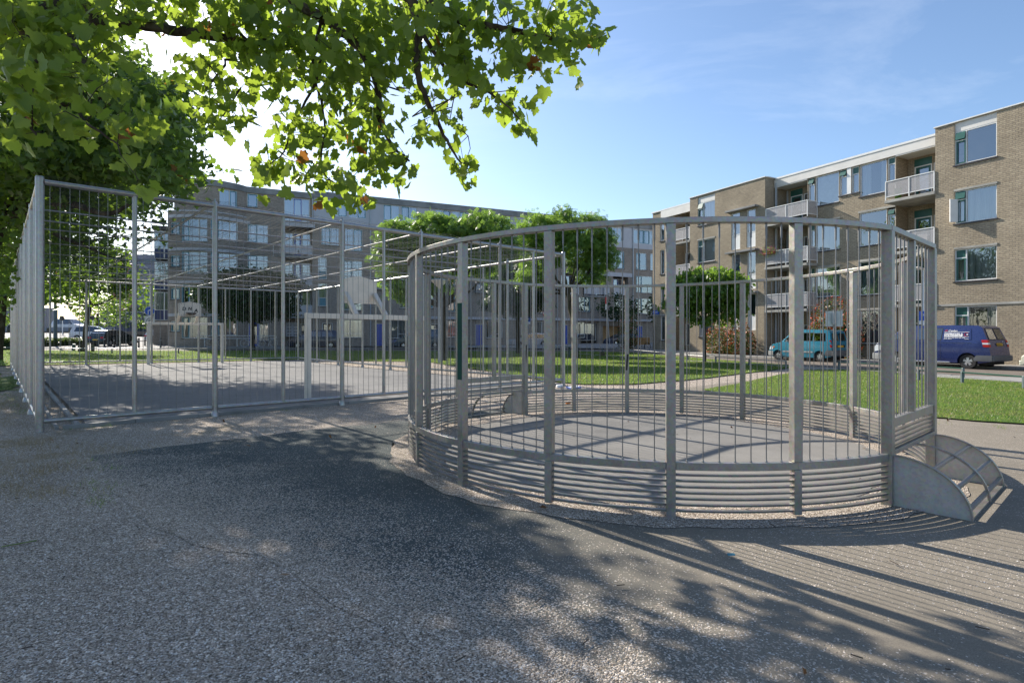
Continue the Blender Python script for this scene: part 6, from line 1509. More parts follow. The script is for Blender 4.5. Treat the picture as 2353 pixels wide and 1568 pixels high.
def common(name, label, loc, rz, L_, W, h, kind, mat, cat='car', belt=None):
    top = sedan_top(L_, h, kind); a = L_/2; belt = belt or (.92 if h < 1.55 else 1.05); r = .30
    zt = h-.12; xb = -a + (.5 if kind != 'sedan' else 1.15)
    sides = [[(xb, belt+.03), (-.02-.6, belt+.03), (-.62, zt), (xb+.22, zt-.05)][::-1], [(-.56, belt+.03), (.82 if h < 1.55 else 1.1, belt+.03), (.22 if h < 1.55 else .42, zt), (-.56, zt)][::-1]]
    def ex(E_, w, skin, endface, xat):
        for s in (-1, 1):
            endface([(s*.45, .68), (s*(W-.06), .68), (s*(W-.06), .86), (s*.45, .84)], True, 'tail_lamp', M['red_lamp'], .02)
            endface([(s*.42, .56), (s*(W-.1), .56), (s*(W-.1), .70), (s*.5, .70)], False, 'headlight', M['clear_lamp'], .02)
        plate(E_, endface, True, .52 if h < 1.6 else .7)
        plate(E_, endface, False, .36)
        mb = MB(); mb.box(-a-.06, -a+.12, -W+.08, W-.08, .28, .5); mb.build('rear_bumper', mat, E_, bevel=.04); mb = MB(); mb.box(a-.12, a+.06, -W+.08, W-.08, .24, .46); mb.build('front_bumper', mat, E_, bevel=.04)
        skin([(.66, belt), (.78, belt), (.78, belt+.1), (.66, belt+.1)], .12, 'mirror', mat, E_)
        skin([(-.6, .34), (-.588, .34), (-.588, belt), (-.6, belt)], .002, 'door_seam', M['black'], E_, both=False)
    sc = []
    n = len(top)
    if kind in ('hatch', 'wagon', 'mpv'): sc.append((top[2] if False else (top[3][0]-(.12), top[3][1]-.14), (top[4][0]-.04, top[4][1]-.06), .12, 'rear_window'))
    else: sc.append(((top[3][0]+.06, top[3][1]+.04), (top[4][0]-.06, top[4][1]-.04), .1, 'rear_window'))
    iw = 7; sc.append(((top[iw][0]-.04, top[iw][1]+.04), (top[iw-1][0]+.05, top[iw-1][1]-.03), .1, 'windscreen'))
    return car(name, label, cat, loc, rz, top, W, r, -a+.8, a-.78, zb=.2, belt=belt, tum=.35, mat=mat, glass_side=sides, screens=sc, extra=ex)
common('parked_car', 'cream car cut off by the right edge, just behind the blue van', RF(4.9+2.1, -2.9), VR, 4.2, .84, 1.42, 'hatch', M['cream_car'])
LA = LF.a + pi
common('parked_car', 'silver estate car parked left of the forked locust tree', LF(21.4, -4.2), LA, 4.4, .84, 1.44, 'wagon', M['silver_car'])
common('parked_car', 'small dark blue car parked before the brown garage door', LF(33.4, -4.2), LA, 3.9, .80, 1.36, 'hatch', M['dark_car'])
common('parked_car', 'dark blue people carrier parked behind the beige goal by the letterboxes', LF(-.4, -4.2), LA, 4.4, .86, 1.66, 'mpv', M['dark_car'])
common('parked_car', 'dark teal van-like car parked behind the crossbar of the near goal', LF(9.2, -4.4), LA, 4.7, .90, 1.84, 'mpv', M['dteal_car'])
X_, Y_ = -36.6, 52.0; common('parked_car', 'dark green hatchback seen from behind among the bollards at the left', (X_, Y_), radians(84), 4.0, .83, 1.42, 'hatch', M['dgreen_car'])
X_, Y_ = -51.8, 70.0; common('parked_car', 'white glinting van beside the dark trunk at the left', (X_, Y_), radians(20), 4.4, .88, 1.75, 'mpv', M['white_car'], 'van')
X_, Y_ = at(297, 790); common('parked_car', 'white car behind the dark green hatchback, right side', (X_, Y_+6), radians(80), 4.2, .85, 1.45, 'hatch', M['white_car'])
vv = up(162, 757, 84.0)
mv = common('parked_car', 'white minivan driving on the quay wall road', (vv.x, vv.y), radians(-4), 4.8, .9, 1.85, 'mpv', M['white_car'], 'van'); mv.location.z = 2.02

# --- bicycles
def bicycle(label, p, rz, seat_m=None):
    E_ = empty('bicycle', (p[0], p[1], gz(*p)+.11), rz, label, 'bicycle'); r = .34
    for xx in (-.52, .52):
        m = MB(); m.tube([(xx+r*cos(2*pi*k/24), 0, r+r*sin(2*pi*k/24)) for k in range(25)], .018, 6)
        for k in range(10): a = 2*pi*k/10; m.bar((xx, 0, r), (xx+r*cos(a), 0, r+r*sin(a)), .006)
        m.build('wheel', M['rim'], E_)
    m = MB()
    for a, b in (((-.52, r), (-.05, .30)), ((-.05, .30), (-.22, .85)), ((-.52, r), (-.2, .72)), ((-.2, .78), (.32, .80)), ((-.05, .30), (.34, .74)), ((.52, r), (.30, .92))): m.tube([(a[0], 0, a[1]), (b[0], 0, b[1])], .018, 6)
    m.build('frame', seat_m or M['dark_car'], E_)
    m = MB(); m.tube([(.30, 0, .9), (.27, 0, 1.05)], .014, 6); m.tube([(.22, -.28, 1.03), (.30, -.12, 1.06), (.30, .12, 1.06), (.22, .28, 1.03)], .014, 6); m.build('handlebar', M['rim'], E_)
    m = MB(); m.box(-.34, -.10, -.07, .07, .90, .95); m.build('saddle', M['black'], E_, bevel=.02)
bicycle('bicycle leaning at the left end of the white rack', LF(-8.4, -2.2), LF.a, M['black']); bicycle('blue framed bicycle right of the round tree trunk', LF(-5.6, -2.4), LF.a, M['silver_car']); bicycle('bicycle at the right end of the white rack', LF(-4.2, -2.2), LF.a+pi, M['dark_car'])
rk = empty('bicycle_rack', (*LF(-9.9, -1.9), gz(*LF(-9.9, -1.9))+.11), LF.a, 'long white tubular rack with rounded ends before the shaded windows', 'bicycle rack')
m = MB(); m.tube([(.15, 0, .72), (0, 0, .79), (.05, 0, .93), (.2, 0, .95), (6.3, 0, .95), (6.45, 0, .9), (6.5, 0, .8), (6.3, 0, .72), (.15, 0, .72)], .035, 6); m.build('rail', M['white'], rk)
for x in (.6, 3.2, 5.8): m = MB(); m.bar((x, 0, 0), (x, 0, .72), .05); m.build('leg', M['white'], rk)
# --- cargo trike with plywood box
p = at(1457, 804.5); E_ = empty('cargo_bike', (p[0], p[1], gz(*p)+.02), radians(20), 'three-wheeled cargo bike with a plywood box on the street beyond the lawn', 'cargo bike')
m = MB(); m.box(-.05, 1.35, -.4, .4, .48, 1.12); m.build('box', M['wood'], E_, bevel=.01)
for (x, y) in ((1.05, -.45), (1.05, .45), (-.75, 0)):
    m = MB(); m.tube([(x+.33*cos(2*pi*k/20), y, .33+.33*sin(2*pi*k/20)) for k in range(21)], .022, 6)
    for k in range(8): a = 2*pi*k/8; m.bar((x, y, .33), (x+.33*cos(a), y, .33+.33*sin(a)), .008)
    m.build('wheel', M['black'], E_)
m = MB(); m.tube([(-.75, 0, .33), (-.3, 0, .45), (.2, 0, .42)], .03, 6); m.tube([(-.3, 0, .4), (-.5, 0, 1.0)], .02, 6); m.box(-.62, -.38, -.09, .09, 1.0, 1.06); m.build('frame', M['red'], E_)

# ================================================================== STREET FURNITURE
# knee rails
def knee_rail(name, label, pts, zr=.36, step=2.4, mat=None, pr_=.024):
    p0 = pts[0]; E_ = empty(name, (p0[0], p0[1], gz(*p0)), 0, label, 'knee rail'); m = MB()
    for a, b in zip(pts[:-1], pts[1:]):
        m.tube([(a[0]-p0[0], a[1]-p0[1], gz(*a)+zr-gz(*p0)), (b[0]-p0[0], b[1]-p0[1], gz(*b)+zr-gz(*p0))], pr_, 8)
    m.build('rail', mat or M['galv_tube'], E_, smooth=True)
    for a, b in zip(pts[:-1], pts[1:]):
        L_ = hypot(b[0]-a[0], b[1]-a[1]); n = max(1, int(round(L_/step)))
        for k in range(n+1):
            if k == 0 and a is not pts[0]: continue
            x = a[0]+(b[0]-a[0])*k/n; y = a[1]+(b[1]-a[1])*k/n; m = MB(); z = gz(x, y)-gz(*p0); m.box(x-p0[0]-.035, x-p0[0]+.035, y-p0[1]-.035, y-p0[1]+.035, z-.1, z+zr+.02); m.build('post', M['grey_post'], E_, bevel=.008)
knee_rail('knee_rail', 'low steel rail along the street edge of the middle lawn, right of the cage', [at(1280, 796.5, .36), at(1328, 798, .36), at(1445, 802, .36), at(1580, 815, .36), at(1721, 824.5, .36), at(1805, 829, .36)])
knee_rail('knee_rail', 'low steel rail between the rear street and the lawn behind the cage', [at(95, 800, .36), at(410, 800.5, .36), at(700, 800, .36), at(1100, 798, .36)], step=4)
knee_rail('knee_rail', 'short low rail beside the blue van, ending in a double post', [at(1927, 832, .36), at(2056, 838, .36), at(2140, 842, .36), at(2212, 846, .36)], mat=M['green_matte'])
knee_rail('knee_rail', 'green low rail running off the right edge in front of the van', [at(2110, 850, .36), at(2210, 855, .36), at(2352, 865, .36), (17.5, 13.5)], mat=M['green_matte'], step=3.5)
knee_rail('knee_rail', 'low rail in front of the far left hedge', [at(-20, 797, .4), at(60, 796.5, .4)], step=3)
# bollards
def bollard(E_=None, u=0, v=0, h=.85):
    p = at(u, v); return p
proto = None
for i, (u, v, h, lab) in enumerate([(226, 797, .95, 'black bollard left of the dark green hatchback'), (240, 798, .95, 'black bollard at the left rear wheel of the hatchback'), (262, 799, .85, 'black bollard in front of the hatchback number plate'), (319, 799, .85, 'black bollard just left of the far goal'),
                              (333, 794.5, .85, 'black bollard seen between the far goal post and the sign pole'), (339, 790, .85, 'smaller black bollard behind the sign pole'), (344, 789, .8, 'small black bollard right of the sign pole'), (369, 799.5, .9, 'black bollard by the brick pier of the curved block'), (120, 777, .9, 'dark bollard on the ramp, left one'), (145, 778, .9, 'dark bollard on the ramp, right one'), (352, 788, .8, 'small black bollard nearest the glazed bay')]):
    p = at(u, v); z = gz(*p)
    if proto is None:
        proto = empty('bollard', (p[0], p[1], z), 0, lab, 'bollard', 'black bollards around the street corner')
        m = MB(); m.lathe([(.10, 0), (.085, .08), (.07, .12), (.062, .78), (.075, .80), (.075, .84), (.055, .90), (.02, .93)], 12); m.build('shaft', M['black'], proto, smooth=True)
        m = MB(); m.lathe([(.066, .66), (.066, .72)], 12); m.build('collar', M['pipe'], proto)
    else:
        c_ = copy_tree(proto); c_.location = (p[0], p[1], z); c_['label'] = lab
        c_.scale = (1, 1, h/.92)
# wooden stubs on the verge
for i, (u, lab) in enumerate(((183, 'short weathered wooden stub left of the leaning trunk'), (213, 'short weathered wooden stub right of the leaning trunk'), (168, 'short tilted grey post on the verge'))):
    p = at(u, 808 if i < 2 else 806); m = MB(); m.lathe([(.11, -.1), (.11, .5), (.10, .52)], 10); o = m.build('wooden_stub', M['post_wood'] if i < 2 else M['grey_post'], None, loc=(p[0], p[1], gz(*p)), rot=(0, .15 if i == 2 else 0, 0)); tag(o, lab, 'post')
p = at(1383, 818); m = MB(); m.box(-.16, .16, -.16, .16, -.05, .32); o = m.build('wooden_block', M['post_wood'], None, bevel=.03, loc=(p[0], p[1], gz(*p))); tag(o, 'square brown wooden block standing on the lawn', 'block')
# park table on the lawn
p = at(1290, 822); E_ = empty('picnic_table', (p[0], p[1], gz(*p)), radians(20), 'small dark steel table on the lawn by the forked locust tree', 'table')
m = MB(); m.box(-.75, .75, -.3, .3, .70, .75); m.build('table_top', M['grey_post'], E_, bevel=.01)
for x in (-.55, .55): m = MB(); m.box(x-.04, x+.04, -.05, .05, 0, .70); m.build('leg', M['grey_post'], E_)
# litter by the cage
p = at(1318, 892); m = MB()
m.box(-.2, .2, -.12, .12, 0, .03); o = m.build('packaging', M['sign_blue'], None, bevel=.01, loc=(p[0], p[1], .02), rot=(.1, -.06, .5)); tag(o, 'flattened blue and white packaging by the cage corner', 'litter')
m2 = MB(); m2.box(-.16, .16, -.08, .09, .031, .036); m2.build('printed_face', M['white_text'], o)
p = at(1286, 890); m = MB(); m.obox((0, 0, .05), Vector((1, .2, .1)).normalized(), Vector((-.2, 1, 0)).normalized(), Vector((0, 0, 1)), .1, .07, .04); o = m.build('packaging', M['white_text'], None, bevel=.015, loc=(p[0], p[1], .0)); tag(o, 'crumpled white wrapper left of the blue packaging', 'litter')
p = at(1452+0, 905); m = MB(); m.obox((0, 0, .03), Vector((1, .2, .1)).normalized(), Vector((-.2, 1, 0)).normalized(), Vector((0, 0, 1)), .05, .03, .02); o = m.build('packaging', M['orange_lamp'], None, bevel=.008, loc=(1.25, 12.6, .0)); tag(o, 'small orange and white wrapper behind the round cage', 'litter')
# tiny glass shards / bottle cap on pad
p = at(1679, 1283); m = MB(); m.obox((0, 0, .012), Vector((1, 0, 0)), Vector((0, 1, 0)), Vector((0, .3, 1)).normalized(), .025, .012, .004); o = m.build('plastic_scrap', M['teal'], None, loc=(p[0], p[1], .02)); tag(o, 'tiny turquoise plastic scrap in front of the round cage', 'litter')
p = at(43, 1252); m = MB(); m.bar((-.08, -.05, 0), (.09, .05, .01), .015, .004); o = m.build('plastic_strip', M['ball_leaf'], None, loc=(p[0], p[1], .01)); tag(o, 'pale green plastic strip lying on the gravel', 'litter')

def pole(name, label, cat, u, v, h, r, mat, r1=None, lean=(0, 0)):
    p = at(u, v); E_ = empty(name, (p[0], p[1], gz(*p)), 0, label, cat); m = MB(); m.tube([(0, 0, -.1), (lean[0], lean[1], h)], [r, r1 or r], 10); m.build('pole', mat, E_, smooth=True); return E_
def facing(E_): return atan2(E_.location.y, E_.location.x) - pi/2
# lamp with funnel head
E_ = pole('street_lamp', 'slim street lamp with a funnel-shaped head in front of the locust tree trunk', 'street lamp', 1009, 834.5, 4.05, .055, M['sign_back'], .035)
m = MB(); m.lathe([(.04, 3.98), (.07, 4.05), (.42, 4.38), (.44, 4.44)], 20); m.build('lamp_head', M['beige_steel'], E_, smooth=True)
m = MB(); m.lathe([(.46, 4.44), (.40, 4.50), (.1, 4.54)], 20); m.build('lamp_cap', M['sign_back'], E_, smooth=True)
# lamp post by right block: tall slim with flat head
p = RF(.35, -1.9); E_ = empty('street_lamp', (p[0], p[1], .1), 0, 'slim white street lamp with a flat head against the tan block above the blue van', 'street lamp')
m = MB(); m.tube([(0, 0, 0), (0.0, 0, 3.2), (.08, .1, 4.72)], [.07, .06, .045], 10); m.build('pole', M['white'], E_, smooth=True)
m = MB(); m.bar((.12, .14, 4.74), (-.42, -.2, 4.80), .2, .07); m.build('lamp_head', M['beige_steel'], E_, bevel=.02)
m = MB(); m.box(-.15, .15, -.09, -.075, 2.15, 2.62); s_ = m.build('parking_sign', M['sign_blue'], E_, rot=(0, 0, facing(E_)*1.0))
m = MB(); m.box(-.15, .15, -.091, -.076, 1.95, 2.14); m.build('sign_plate', M['white'], E_, rot=(0, 0, facing(E_)))
text(s_, 'P', .26, (-.08, -.093, 2.30), (pi/2, 0, 0), M['white_text'])
# grey sign back on the lawn
E_ = pole('traffic_sign', 'square sign seen from behind on a grey-green pole in front of the teal car', 'sign', 1916, 849, 2.62, .045, M['grey_post'])
rz_ = facing(E_) + .15
m = MB(); m.box(-.33, .33, -.03, -.015, 1.9, 2.58); o = m.build('sign_plate', M['sign_back'], E_, rot=(0, 0, rz_ + pi))
m = MB(); m.box(-.1, .12, -.055, -.05, 2.05, 2.5); m.bar((-.02, -.07, 2.0), (-.02, -.07, 2.56), .06, .03); m.build('bracket', M['pipe'], E_, rot=(0, 0, rz_))
# left: blue round arrow sign with plate under it
E_ = pole('traffic_sign', 'round blue sign with a white right-turn arrow above a pedestrian plate', 'sign', 343.5, 797, 3.62, .06, M['sign_back']); f_ = facing(E_)
rr2 = .40
m = MB(); m.add([(rr2*cos(2*pi*k/28), -.08, 3.2+rr2*sin(2*pi*k/28)) for k in range(28)], [tuple(range(28))]); m.add([(rr2*cos(2*pi*k/28), -.065, 3.2+rr2*sin(2*pi*k/28)) for k in range(28)], [tuple(range(28))[::-1]]); s_ = m.build('sign_disc', M['white'], E_, rot=(0, 0, f_))
m = MB(); m.add([(rr2*.92*cos(2*pi*k/28), -.085, 3.2+rr2*.92*sin(2*pi*k/28)) for k in range(28)], [tuple(range(28))]); m.build('blue_field', M['sign_blue'], s_)
m = MB(); m.add([(-.14, -.09, 2.93), (-.06, -.09, 2.93), (-.06, -.09, 3.18), (-.14, -.09, 3.22)], [(0, 1, 2, 3)]); m.add([(-.14, -.09, 3.22), (-.06, -.09, 3.18), (0, -.09, 3.24), (.08, -.09, 3.24), (.08, -.09, 3.32), (-.04, -.09, 3.32)], [(0, 1, 2, 3, 4, 5)]); m.add([(.07, -.09, 3.14), (.28, -.09, 3.28), (.07, -.09, 3.42)], [(0, 1, 2)]); m.build('arrow', M['white_text'], s_)
m = MB(); m.box(-.38, .38, -.08, -.065, 2.1, 2.76); s2 = m.build('plate', M['white'], E_, rot=(0, 0, f_))
m = MB(); m.tube([(.22*cos(2*pi*k/20), -.09, 2.34+.22*sin(2*pi*k/20)) for k in range(21)], .02, 5); m.tube([(-.1, -.09, 2.3), (.1, -.09, 2.42)], .03, 5); m.tube([(.16, -.09, 2.55), (.3, -.09, 2.68)], .022, 5); m.build('symbol', M['black_text'], s2)
# blue one-way arrow
E_ = pole('traffic_sign', 'rectangular blue sign with a white left arrow beside the dark drooping tree', 'sign', 1209, 800, 3.3, .045, M['sign_back']); f_ = facing(E_)
m = MB(); m.box(-.42, .42, -.07, -.055, 2.62, 3.14); s_ = m.build('plate', M['sign_blue'], E_, rot=(0, 0, f_)); m = MB(); m.box(-.12, .28, -.078, -.072, 2.84, 2.92); m.add([(-.32, -.076, 2.88), (-.10, -.076, 2.72), (-.10, -.076, 3.04)], [(0, 1, 2)]); m.build('arrow', M['white_text'], s_)
m = MB(); m.box(-.42, .42, -.068, -.055, 2.38, 2.6); m.build('sub_plate', M['white'], E_, rot=(0, 0, f_))
# round no-entry-like sign seen at the rear block
E_ = pole('traffic_sign', 'round white sign with a red rim standing before the rear block', 'sign', 1256, 797, 3.3, .045, M['sign_back']); f_ = facing(E_)
m = MB(); m.tube([(.42*cos(2*pi*k/28), -.07, 3.6+.42*sin(2*pi*k/28)) for k in range(29)], .05, 6); m.build('red_rim', M['red'], E_, rot=(0, 0, f_)); m = MB(); m.add([(.4*cos(2*pi*k/28), -.065, 3.6+.4*sin(2*pi*k/28)) for k in range(28)], [tuple(range(28))]); m.build('sign_disc', M['white'], E_, rot=(0, 0, f_))
m = MB(); m.tube([(0, 0, 3.2), (0, 0, 3.9)], .04, 6); m.build('pole_top', M['sign_back'], E_)
# leaning pole with red and white signs
E_ = pole('sign_pole', 'thin leaning pole with red and white plates at its top before the rear block', 'sign', 1401, 801, 4.9, .035, M['sign_back'], lean=(-.35, 0))
m = MB(); m.box(-.47, -.25, -.06, -.045, 4.3, 4.95); m.build('red_plate', M['red'], E_); m = MB(); m.box(-.45, -.27, -.062, -.046, 3.75, 4.28); m.build('white_plate', M['white'], E_)
# left: short pole with round device
E_ = pole('signal_pole', 'grey-green pole with a dark signal head at the far left edge', 'signal', 26, 808, 2.7, .06, M['grey_post'])
m = MB(); m.box(-.09, .09, -.08, .08, 2.35, 3.05); m.build('signal_head', M['black'], E_, bevel=.02); m = MB(); m.lathe([(.02, 1.35), (.17, 1.45), (.17, 1.7), (.05, 1.85)], 12, (-.12, 0, 0)); m.build('bell', M['black'], E_, smooth=True)
# left: tall dark mast with plates
E_ = pole('signal_mast', 'tall dark mast with small plates seen through the cage at the left', 'mast', 127, 795, 7.2, .16, M['grey_post'], .07)
for z_ in (5.3, 4.7): m = MB(); m.box(-.05 if z_ > 5 else -.6, .6 if z_ > 5 else .3, -.12, -.08, z_, z_+.38); m.build('plate', M['black'], E_)
# curved street lamp by the office
E_ = pole('street_lamp', 'tall pale lamp post curving left above the round blue sign', 'street lamp', 345.5, 790, 7.0, .09, M['sign_back'], .06)
m = MB(); m.tube([(0, 0, 7.0), (-.15, 0, 7.7), (-.7, 0, 8.1), (-2.2, 0, 8.25)], .05, 8); m.build('arm', M['sign_back'], E_, smooth=True); m = MB(); m.box(-2.8, -2.1, -.12, .12, 8.18, 8.3); m.build('lamp_head', M['sign_back'], E_, bevel=.03)
# level-crossing style discs on the quay
for i, (u, lab) in enumerate(((213/1.0*0+70+140*0+0, ''),)): pass
for (u, v0, Y, lab) in ((213.5, 735, 74, 'small dark disc sign on the quay right of the leaning trunk'), (143.5, 736, 74, 'small dark disc sign on the quay before the white depot'),):
    q = up(u, v0, Y); E_ = empty('disc_sign', (q.x, q.y, 1.0), 0, lab, 'sign'); m = MB(); m.tube([(0, 0, 0), (0, 0, q.z-1.0)], .05, 8); m.build('pole', M['white'], E_); m = MB(); m.lathe([(.32, -.03), (.32, .03)], 16); o = m.build('disc', M['black'], E_, loc=(0, -.1, q.z-.7), rot=(pi/2, 0, 0))
# dark bin and metal box near brick pier, waste basket on lawn
p = at(1742+0, 833); E_ = empty('wire_basket', (p[0]+1.2, p[1], 0), 0, 'low dark wire basket on the lawn edge near the teal car', 'basket'); m = MB()
for k in range(10): a = 2*pi*k/10; m.bar((.25*cos(a), .25*sin(a), 0), (.32*cos(a), .32*sin(a), .4), .01)
for z_ in (.02, .2, .4): m.tube([((.25+.17*z_)*cos(2*pi*k/16), (.25+.17*z_)*sin(2*pi*k/16), z_) for k in range(17)], .008, 4)
m.build('basket', M['black'], E_)

# balcony objects on the right block
def RL(x, y, z): p = RF(x, y); return (p[0], p[1], z)
E_ = empty('satellite_dish', RL(-17.5, .35, 7.35), RF.a, 'black satellite dish on a balcony rail of the far part of the tan block', 'satellite dish')
m = MB(); m.lathe([(.02, 0), (.25, .03), (.42, .09), (.44, .10)], 24); m.build('dish', M['black'], E_, rot=(radians(68), 0, radians(-50)), loc=(0, -.05, .45), smooth=True); m = MB(); m.bar((0, 0, -.4), (0, 0, .45), .04); m.bar((0, -.1, .3), (.25, -.5, .4), .02); m.build('bracket', M['black'], E_)
E_ = empty('flower_box', RL(-9.95, -.1, 6.12+.82), RF.a, 'pink and orange flowers trailing over the middle balcony rail', 'flower box')
m = MB(); m.box(-.45, .45, -.12, .08, .05, .22); m.build('planter', M['terracotta'], E_); rgf = np.random.default_rng(4)
P = np.stack([rgf.normal(0, .35, 500), rgf.normal(-.05, .12, 500), rgf.normal(.25, .16, 500)], 1); leaves('leaves', P, .07, 'rhomb', M['ball_leaf'], E_, .5, rgf); P = np.stack([rgf.normal(0, .35, 260), rgf.normal(-.1, .13, 260), rgf.normal(.32, .14, 260)], 1); leaves('blossom', P, .06, 'rhomb', M['flower'], E_, .1, rgf)
for (x, z, mt, lab) in ((-2.0, 9.06, 'green', 'green tub on the top right balcony of the tan block'), (-7.6, 9.06, 'black', 'black pot on the top middle balcony of the tan block'), (-8.3, 6.13, 'terracotta', 'terracotta pot on the middle balcony of the tan block')):
    m = MB(); m.lathe([(.14, 0), (.2, .42 if mt != 'green' else .6), (.21, .44 if mt != 'green' else .62)], 12); o = m.build('pot', M[mt] if mt != 'green' else M['ball_leaf'], None, loc=RL(x, .35, z)); tag(o, lab, 'pot')
E_ = empty('trellis', RL(-10.1, 2.0, 6.2), RF.a, 'dark wooden trellis on the side wall of the middle balcony', 'trellis'); m = MB()
for k in range(4): m.bar((.02, -.9+k*.22, .2), (.02, -.9+k*.22, 1.9), .03)
for k in range(4): m.bar((.02, -.95, .4+k*.4), (.02, -.2, .4+k*.4), .03)
m.build('lattice', M['post_wood'], E_)
# parasol and chair on the right middle balcony
E_ = empty('balcony_chair', RL(-.9, .6, 6.13), RF.a+.5, 'white folding chair on the middle right balcony', 'chair'); m = MB(); m.box(-.22, .22, -.2, .2, .42, .45); m.build('seat', M['white'], E_); m = MB(); m.box(-.22, .22, .2, .23, .45, .9); m.build('backrest', M['white'], E_)
for (x, y) in ((-.2, -.18), (.2, -.18), (-.2, .18), (.2, .18)): m = MB(); m.bar((x, y, 0), (x, y, .42), .025); m.build('leg', M['white'], E_)

# ================================================================== DISTANCE
def far_building(name, label, u0, u1, vtop, Y, zbase, mat, depth=14, rows=None, wmat=None, cat='building', slant=0.0):
    a = up(u0, vtop, Y); b = up(u1, vtop, Y); E_ = empty(name, (a.x, a.y, 0), slant, label, cat)
    W = b.x-a.x; H = a.z; m = MB(); m.box(0, W, 0, depth, zbase, H); m.build('wall', mat, E_); return E_, W, H
M['far_red'] = simple('far_red_brick', (0.26, 0.11, 0.10), 0.8, 0, 0.1, .3); M['far_grey'] = simple('far_blue_grey', (0.22, 0.24, 0.31), 0.6, 0, 0.1, .3); M['far_navy'] = simple('far_navy', (0.045, 0.06, 0.11), 0.6)
M['far_white'] = simple('far_white', (0.6, 0.63, 0.68), 0.6); M['far_glass'] = simple('far_window', (0.10, 0.15, 0.19), 0.1, 0, 0.2, 2)
YO = 150.0
E_, W_, H_ = far_building('office_building', 'tall office building with a red brick left part, blue-grey right part and dark ground floor', 258, 420, 585, YO, -1, M['far_grey'])
rp = up(315, 585, YO).x - up(258, 585, YO).x; s_ = YO/1300.0
m = MB(); m.box(.0, rp, -.35, -.01, (768-716)*s_+EYE, H_-.8); m.build('red_wing', M['far_red'], E_)
zt = (768-716)*s_+EYE; off = (258-235)*s_
m = MB(); m.box(-off, W_, -.9, -.36, -1, zt); gf = m.build('ground_floor', M['far_navy'], E_); m = MB(); m.box(-off, W_, -.95, -.901, zt-.25, zt); m.build('edge_strip', M['far_white'], gf)
text(gf, 'Neherkade', 1.45, (-off+1.6, -.93, zt-2.05), (pi/2, 0, 0), M['white_text'], bold=.02)
for k, uu in enumerate((252, 300, 346)):
    x = (uu-258)*s_; m = MB(); w2 = 30*s_; z0, z1 = (768-739)*s_+EYE, (768-723.5)*s_+EYE; fw = .14
    for xx in (0, .25, .5, .75, 1): m.box(x+w2*xx-fw/2, x+w2*xx+fw/2, -1.0, -.91, z0+fw/2, z1-fw/2)
    for zz in (z0, z0+(z1-z0)*.2, z1-(z1-z0)*.22, z1): m.box(x-fw/2, x+w2+fw/2, -1.01, -.912, zz-fw/2, zz+fw/2)
    wf = m.build('window', M['cream_car'], E_); m = MB(); m.box(x, x+w2, -.905, -.903, z0, z1); m.build('pane', M['far_glass'], wf)
for fl in range(5):
    v0 = 700 - fl*24.0*1.0; z0 = (768-v0)*s_+EYE; h2 = 9*s_*.9
    for k in range(3 if fl < 4 else 2):
        x = rp - (12+k*16+6)*s_; m = MB(); m.box(x, x+9*s_, -.38, -.352, z0, z0+h2); wf = m.build('window', M['far_glass'], E_)
    for k in range(6):
        x = rp + (4+k*14)*s_; m = MB(); m.box(x, x+12*s_, -.05, -.012, z0, z0+h2); m.build('window', M['far_glass'], E_)
m = MB(); m.box(24*s_*2.0, 24*s_*2.0+7*s_, 4, 8, H_, H_+6*s_); m.build('roof_house', M['far_grey'], E_)
m = MB()
for k in range(14): x = (352-258+k*3.4)*s_; m.box(x, x+.12, -1.1, -.92, 0, (768-741)*s_+EYE)
m.build('fence_bars', M['pipe'], E_)
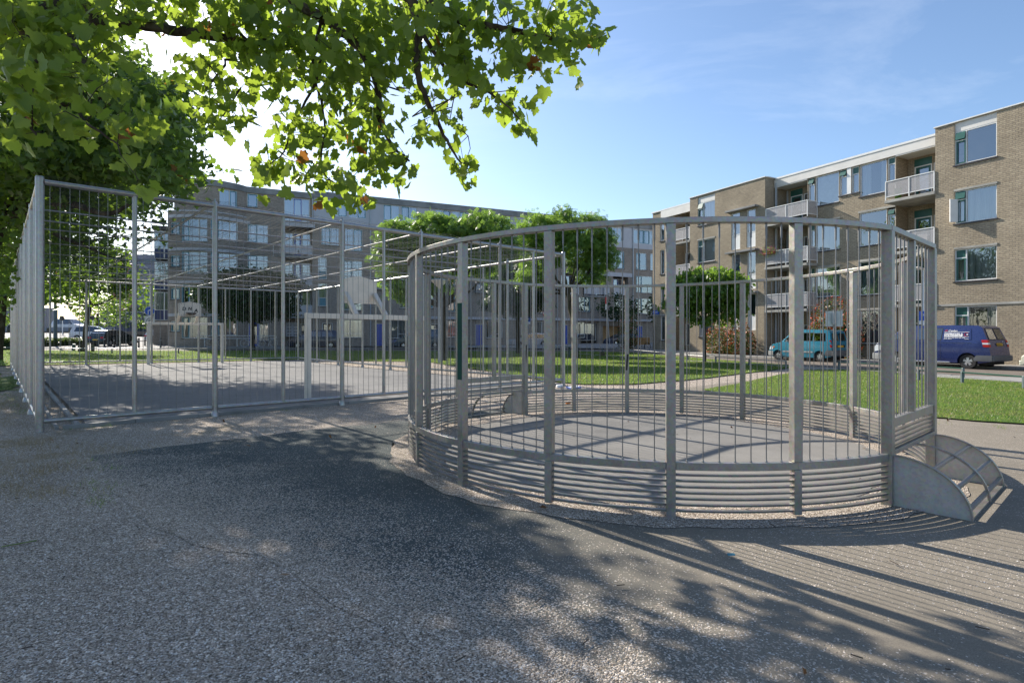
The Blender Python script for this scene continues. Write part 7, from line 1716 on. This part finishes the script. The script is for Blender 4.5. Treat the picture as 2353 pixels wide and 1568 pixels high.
# far left grey block, white depot, towers
M['far_block'] = simple('far_block', (0.20, 0.21, 0.24), 0.8, 0, 0.1, .2)
E_, W_, H_ = far_building('far_block', 'hazy grey flat-roofed block at the far left edge beyond the quay', -120, 56, 704, 190, -1, M['far_block']); s2_ = 190/1300
for fl in range(3):
    for k in range(9): m = MB(); x = (8+k*19)*s2_; m.box(x, x+13*s2_, -.1, -.01, EYE+(58-fl*18-8)*s2_, EYE+(58-fl*18)*s2_); m.build('window', M['far_glass'], E_)
E_, W_, H_ = far_building('white_depot', 'long low white depot far behind the quay wall', 168, 270, 737, 230, -1, M['far_white'], 20)
for k in range(14): m = MB(); x = (3+k*7)*230/1300; m.box(x, x+4*230/1300, -.1, -.01, 3.0, 5.0); m.build('window', M['far_glass'], E_)
far_building('low_depot', 'lower pale wing of the white depot, nearer its left', 110, 172, 744, 228, -1, M['far_white'], 18)
far_building('distant_tower', 'pale blue-grey tower block above the depot, left one', 216, 236, 728, 420, -1, M['far_grey'], 20); far_building('distant_tower', 'pale blue-grey tower block above the depot, right one', 245, 262, 725, 430, -1, M['far_grey'], 20)
# quay wall and ramp
M['quay'] = simple('quay_concrete', (0.25, 0.27, 0.31), 0.85, 0, 0.2, .6, .1)
q0 = up(-420, 753, 78); q1 = up(262, 753, 84)
m = MB(); m.bar((q0.x, q0.y, 1.15), (q1.x, q1.y, 1.15), .5, 2.9); o = m.build('quay_wall', M['quay']); tag(o, 'long grey concrete quay wall running behind the street corner', 'wall')
m = MB()
for k in range(14): t_ = k/13; x = q0.x+(q1.x-q0.x)*t_; y = q0.y+(q1.y-q0.y)*t_; m.box(x-.12, x+.12, y-.32, y-.24, -.2, 2.5)
m.build('rib', M['post_wood'], o)
m = MB(); m.bar((q1.x, q1.y, 1.0), (q1.x+30, q1.y+30, 1.0), .5, 1.8); o = m.build('quay_wall', M['quay']); tag(o, 'lower quay wall continuing behind the parked cars toward the office', 'wall')
rmp = [at(-200, 790), at(100, 791), at(150, 785), (-58, 76), (-130, 76)]
m = MB(); P = [(-95, 56, .7), (-42, 58, .75), (-45, 78, .9), (-62, 80, 1.75), (-140, 75, 2.0), (-120, 56, 1.2)]
m.add(P, [tuple(range(6))]); o = m.build('ramp', M['square']); tag(o, kind='structure')
# plaza/road behind quay deck for the minivan
m = MB(); m.box(-150, -50, 81.5, 95, 1.5, 2.0); o = m.build('quay_road', M['road']); tag(o, kind='structure')
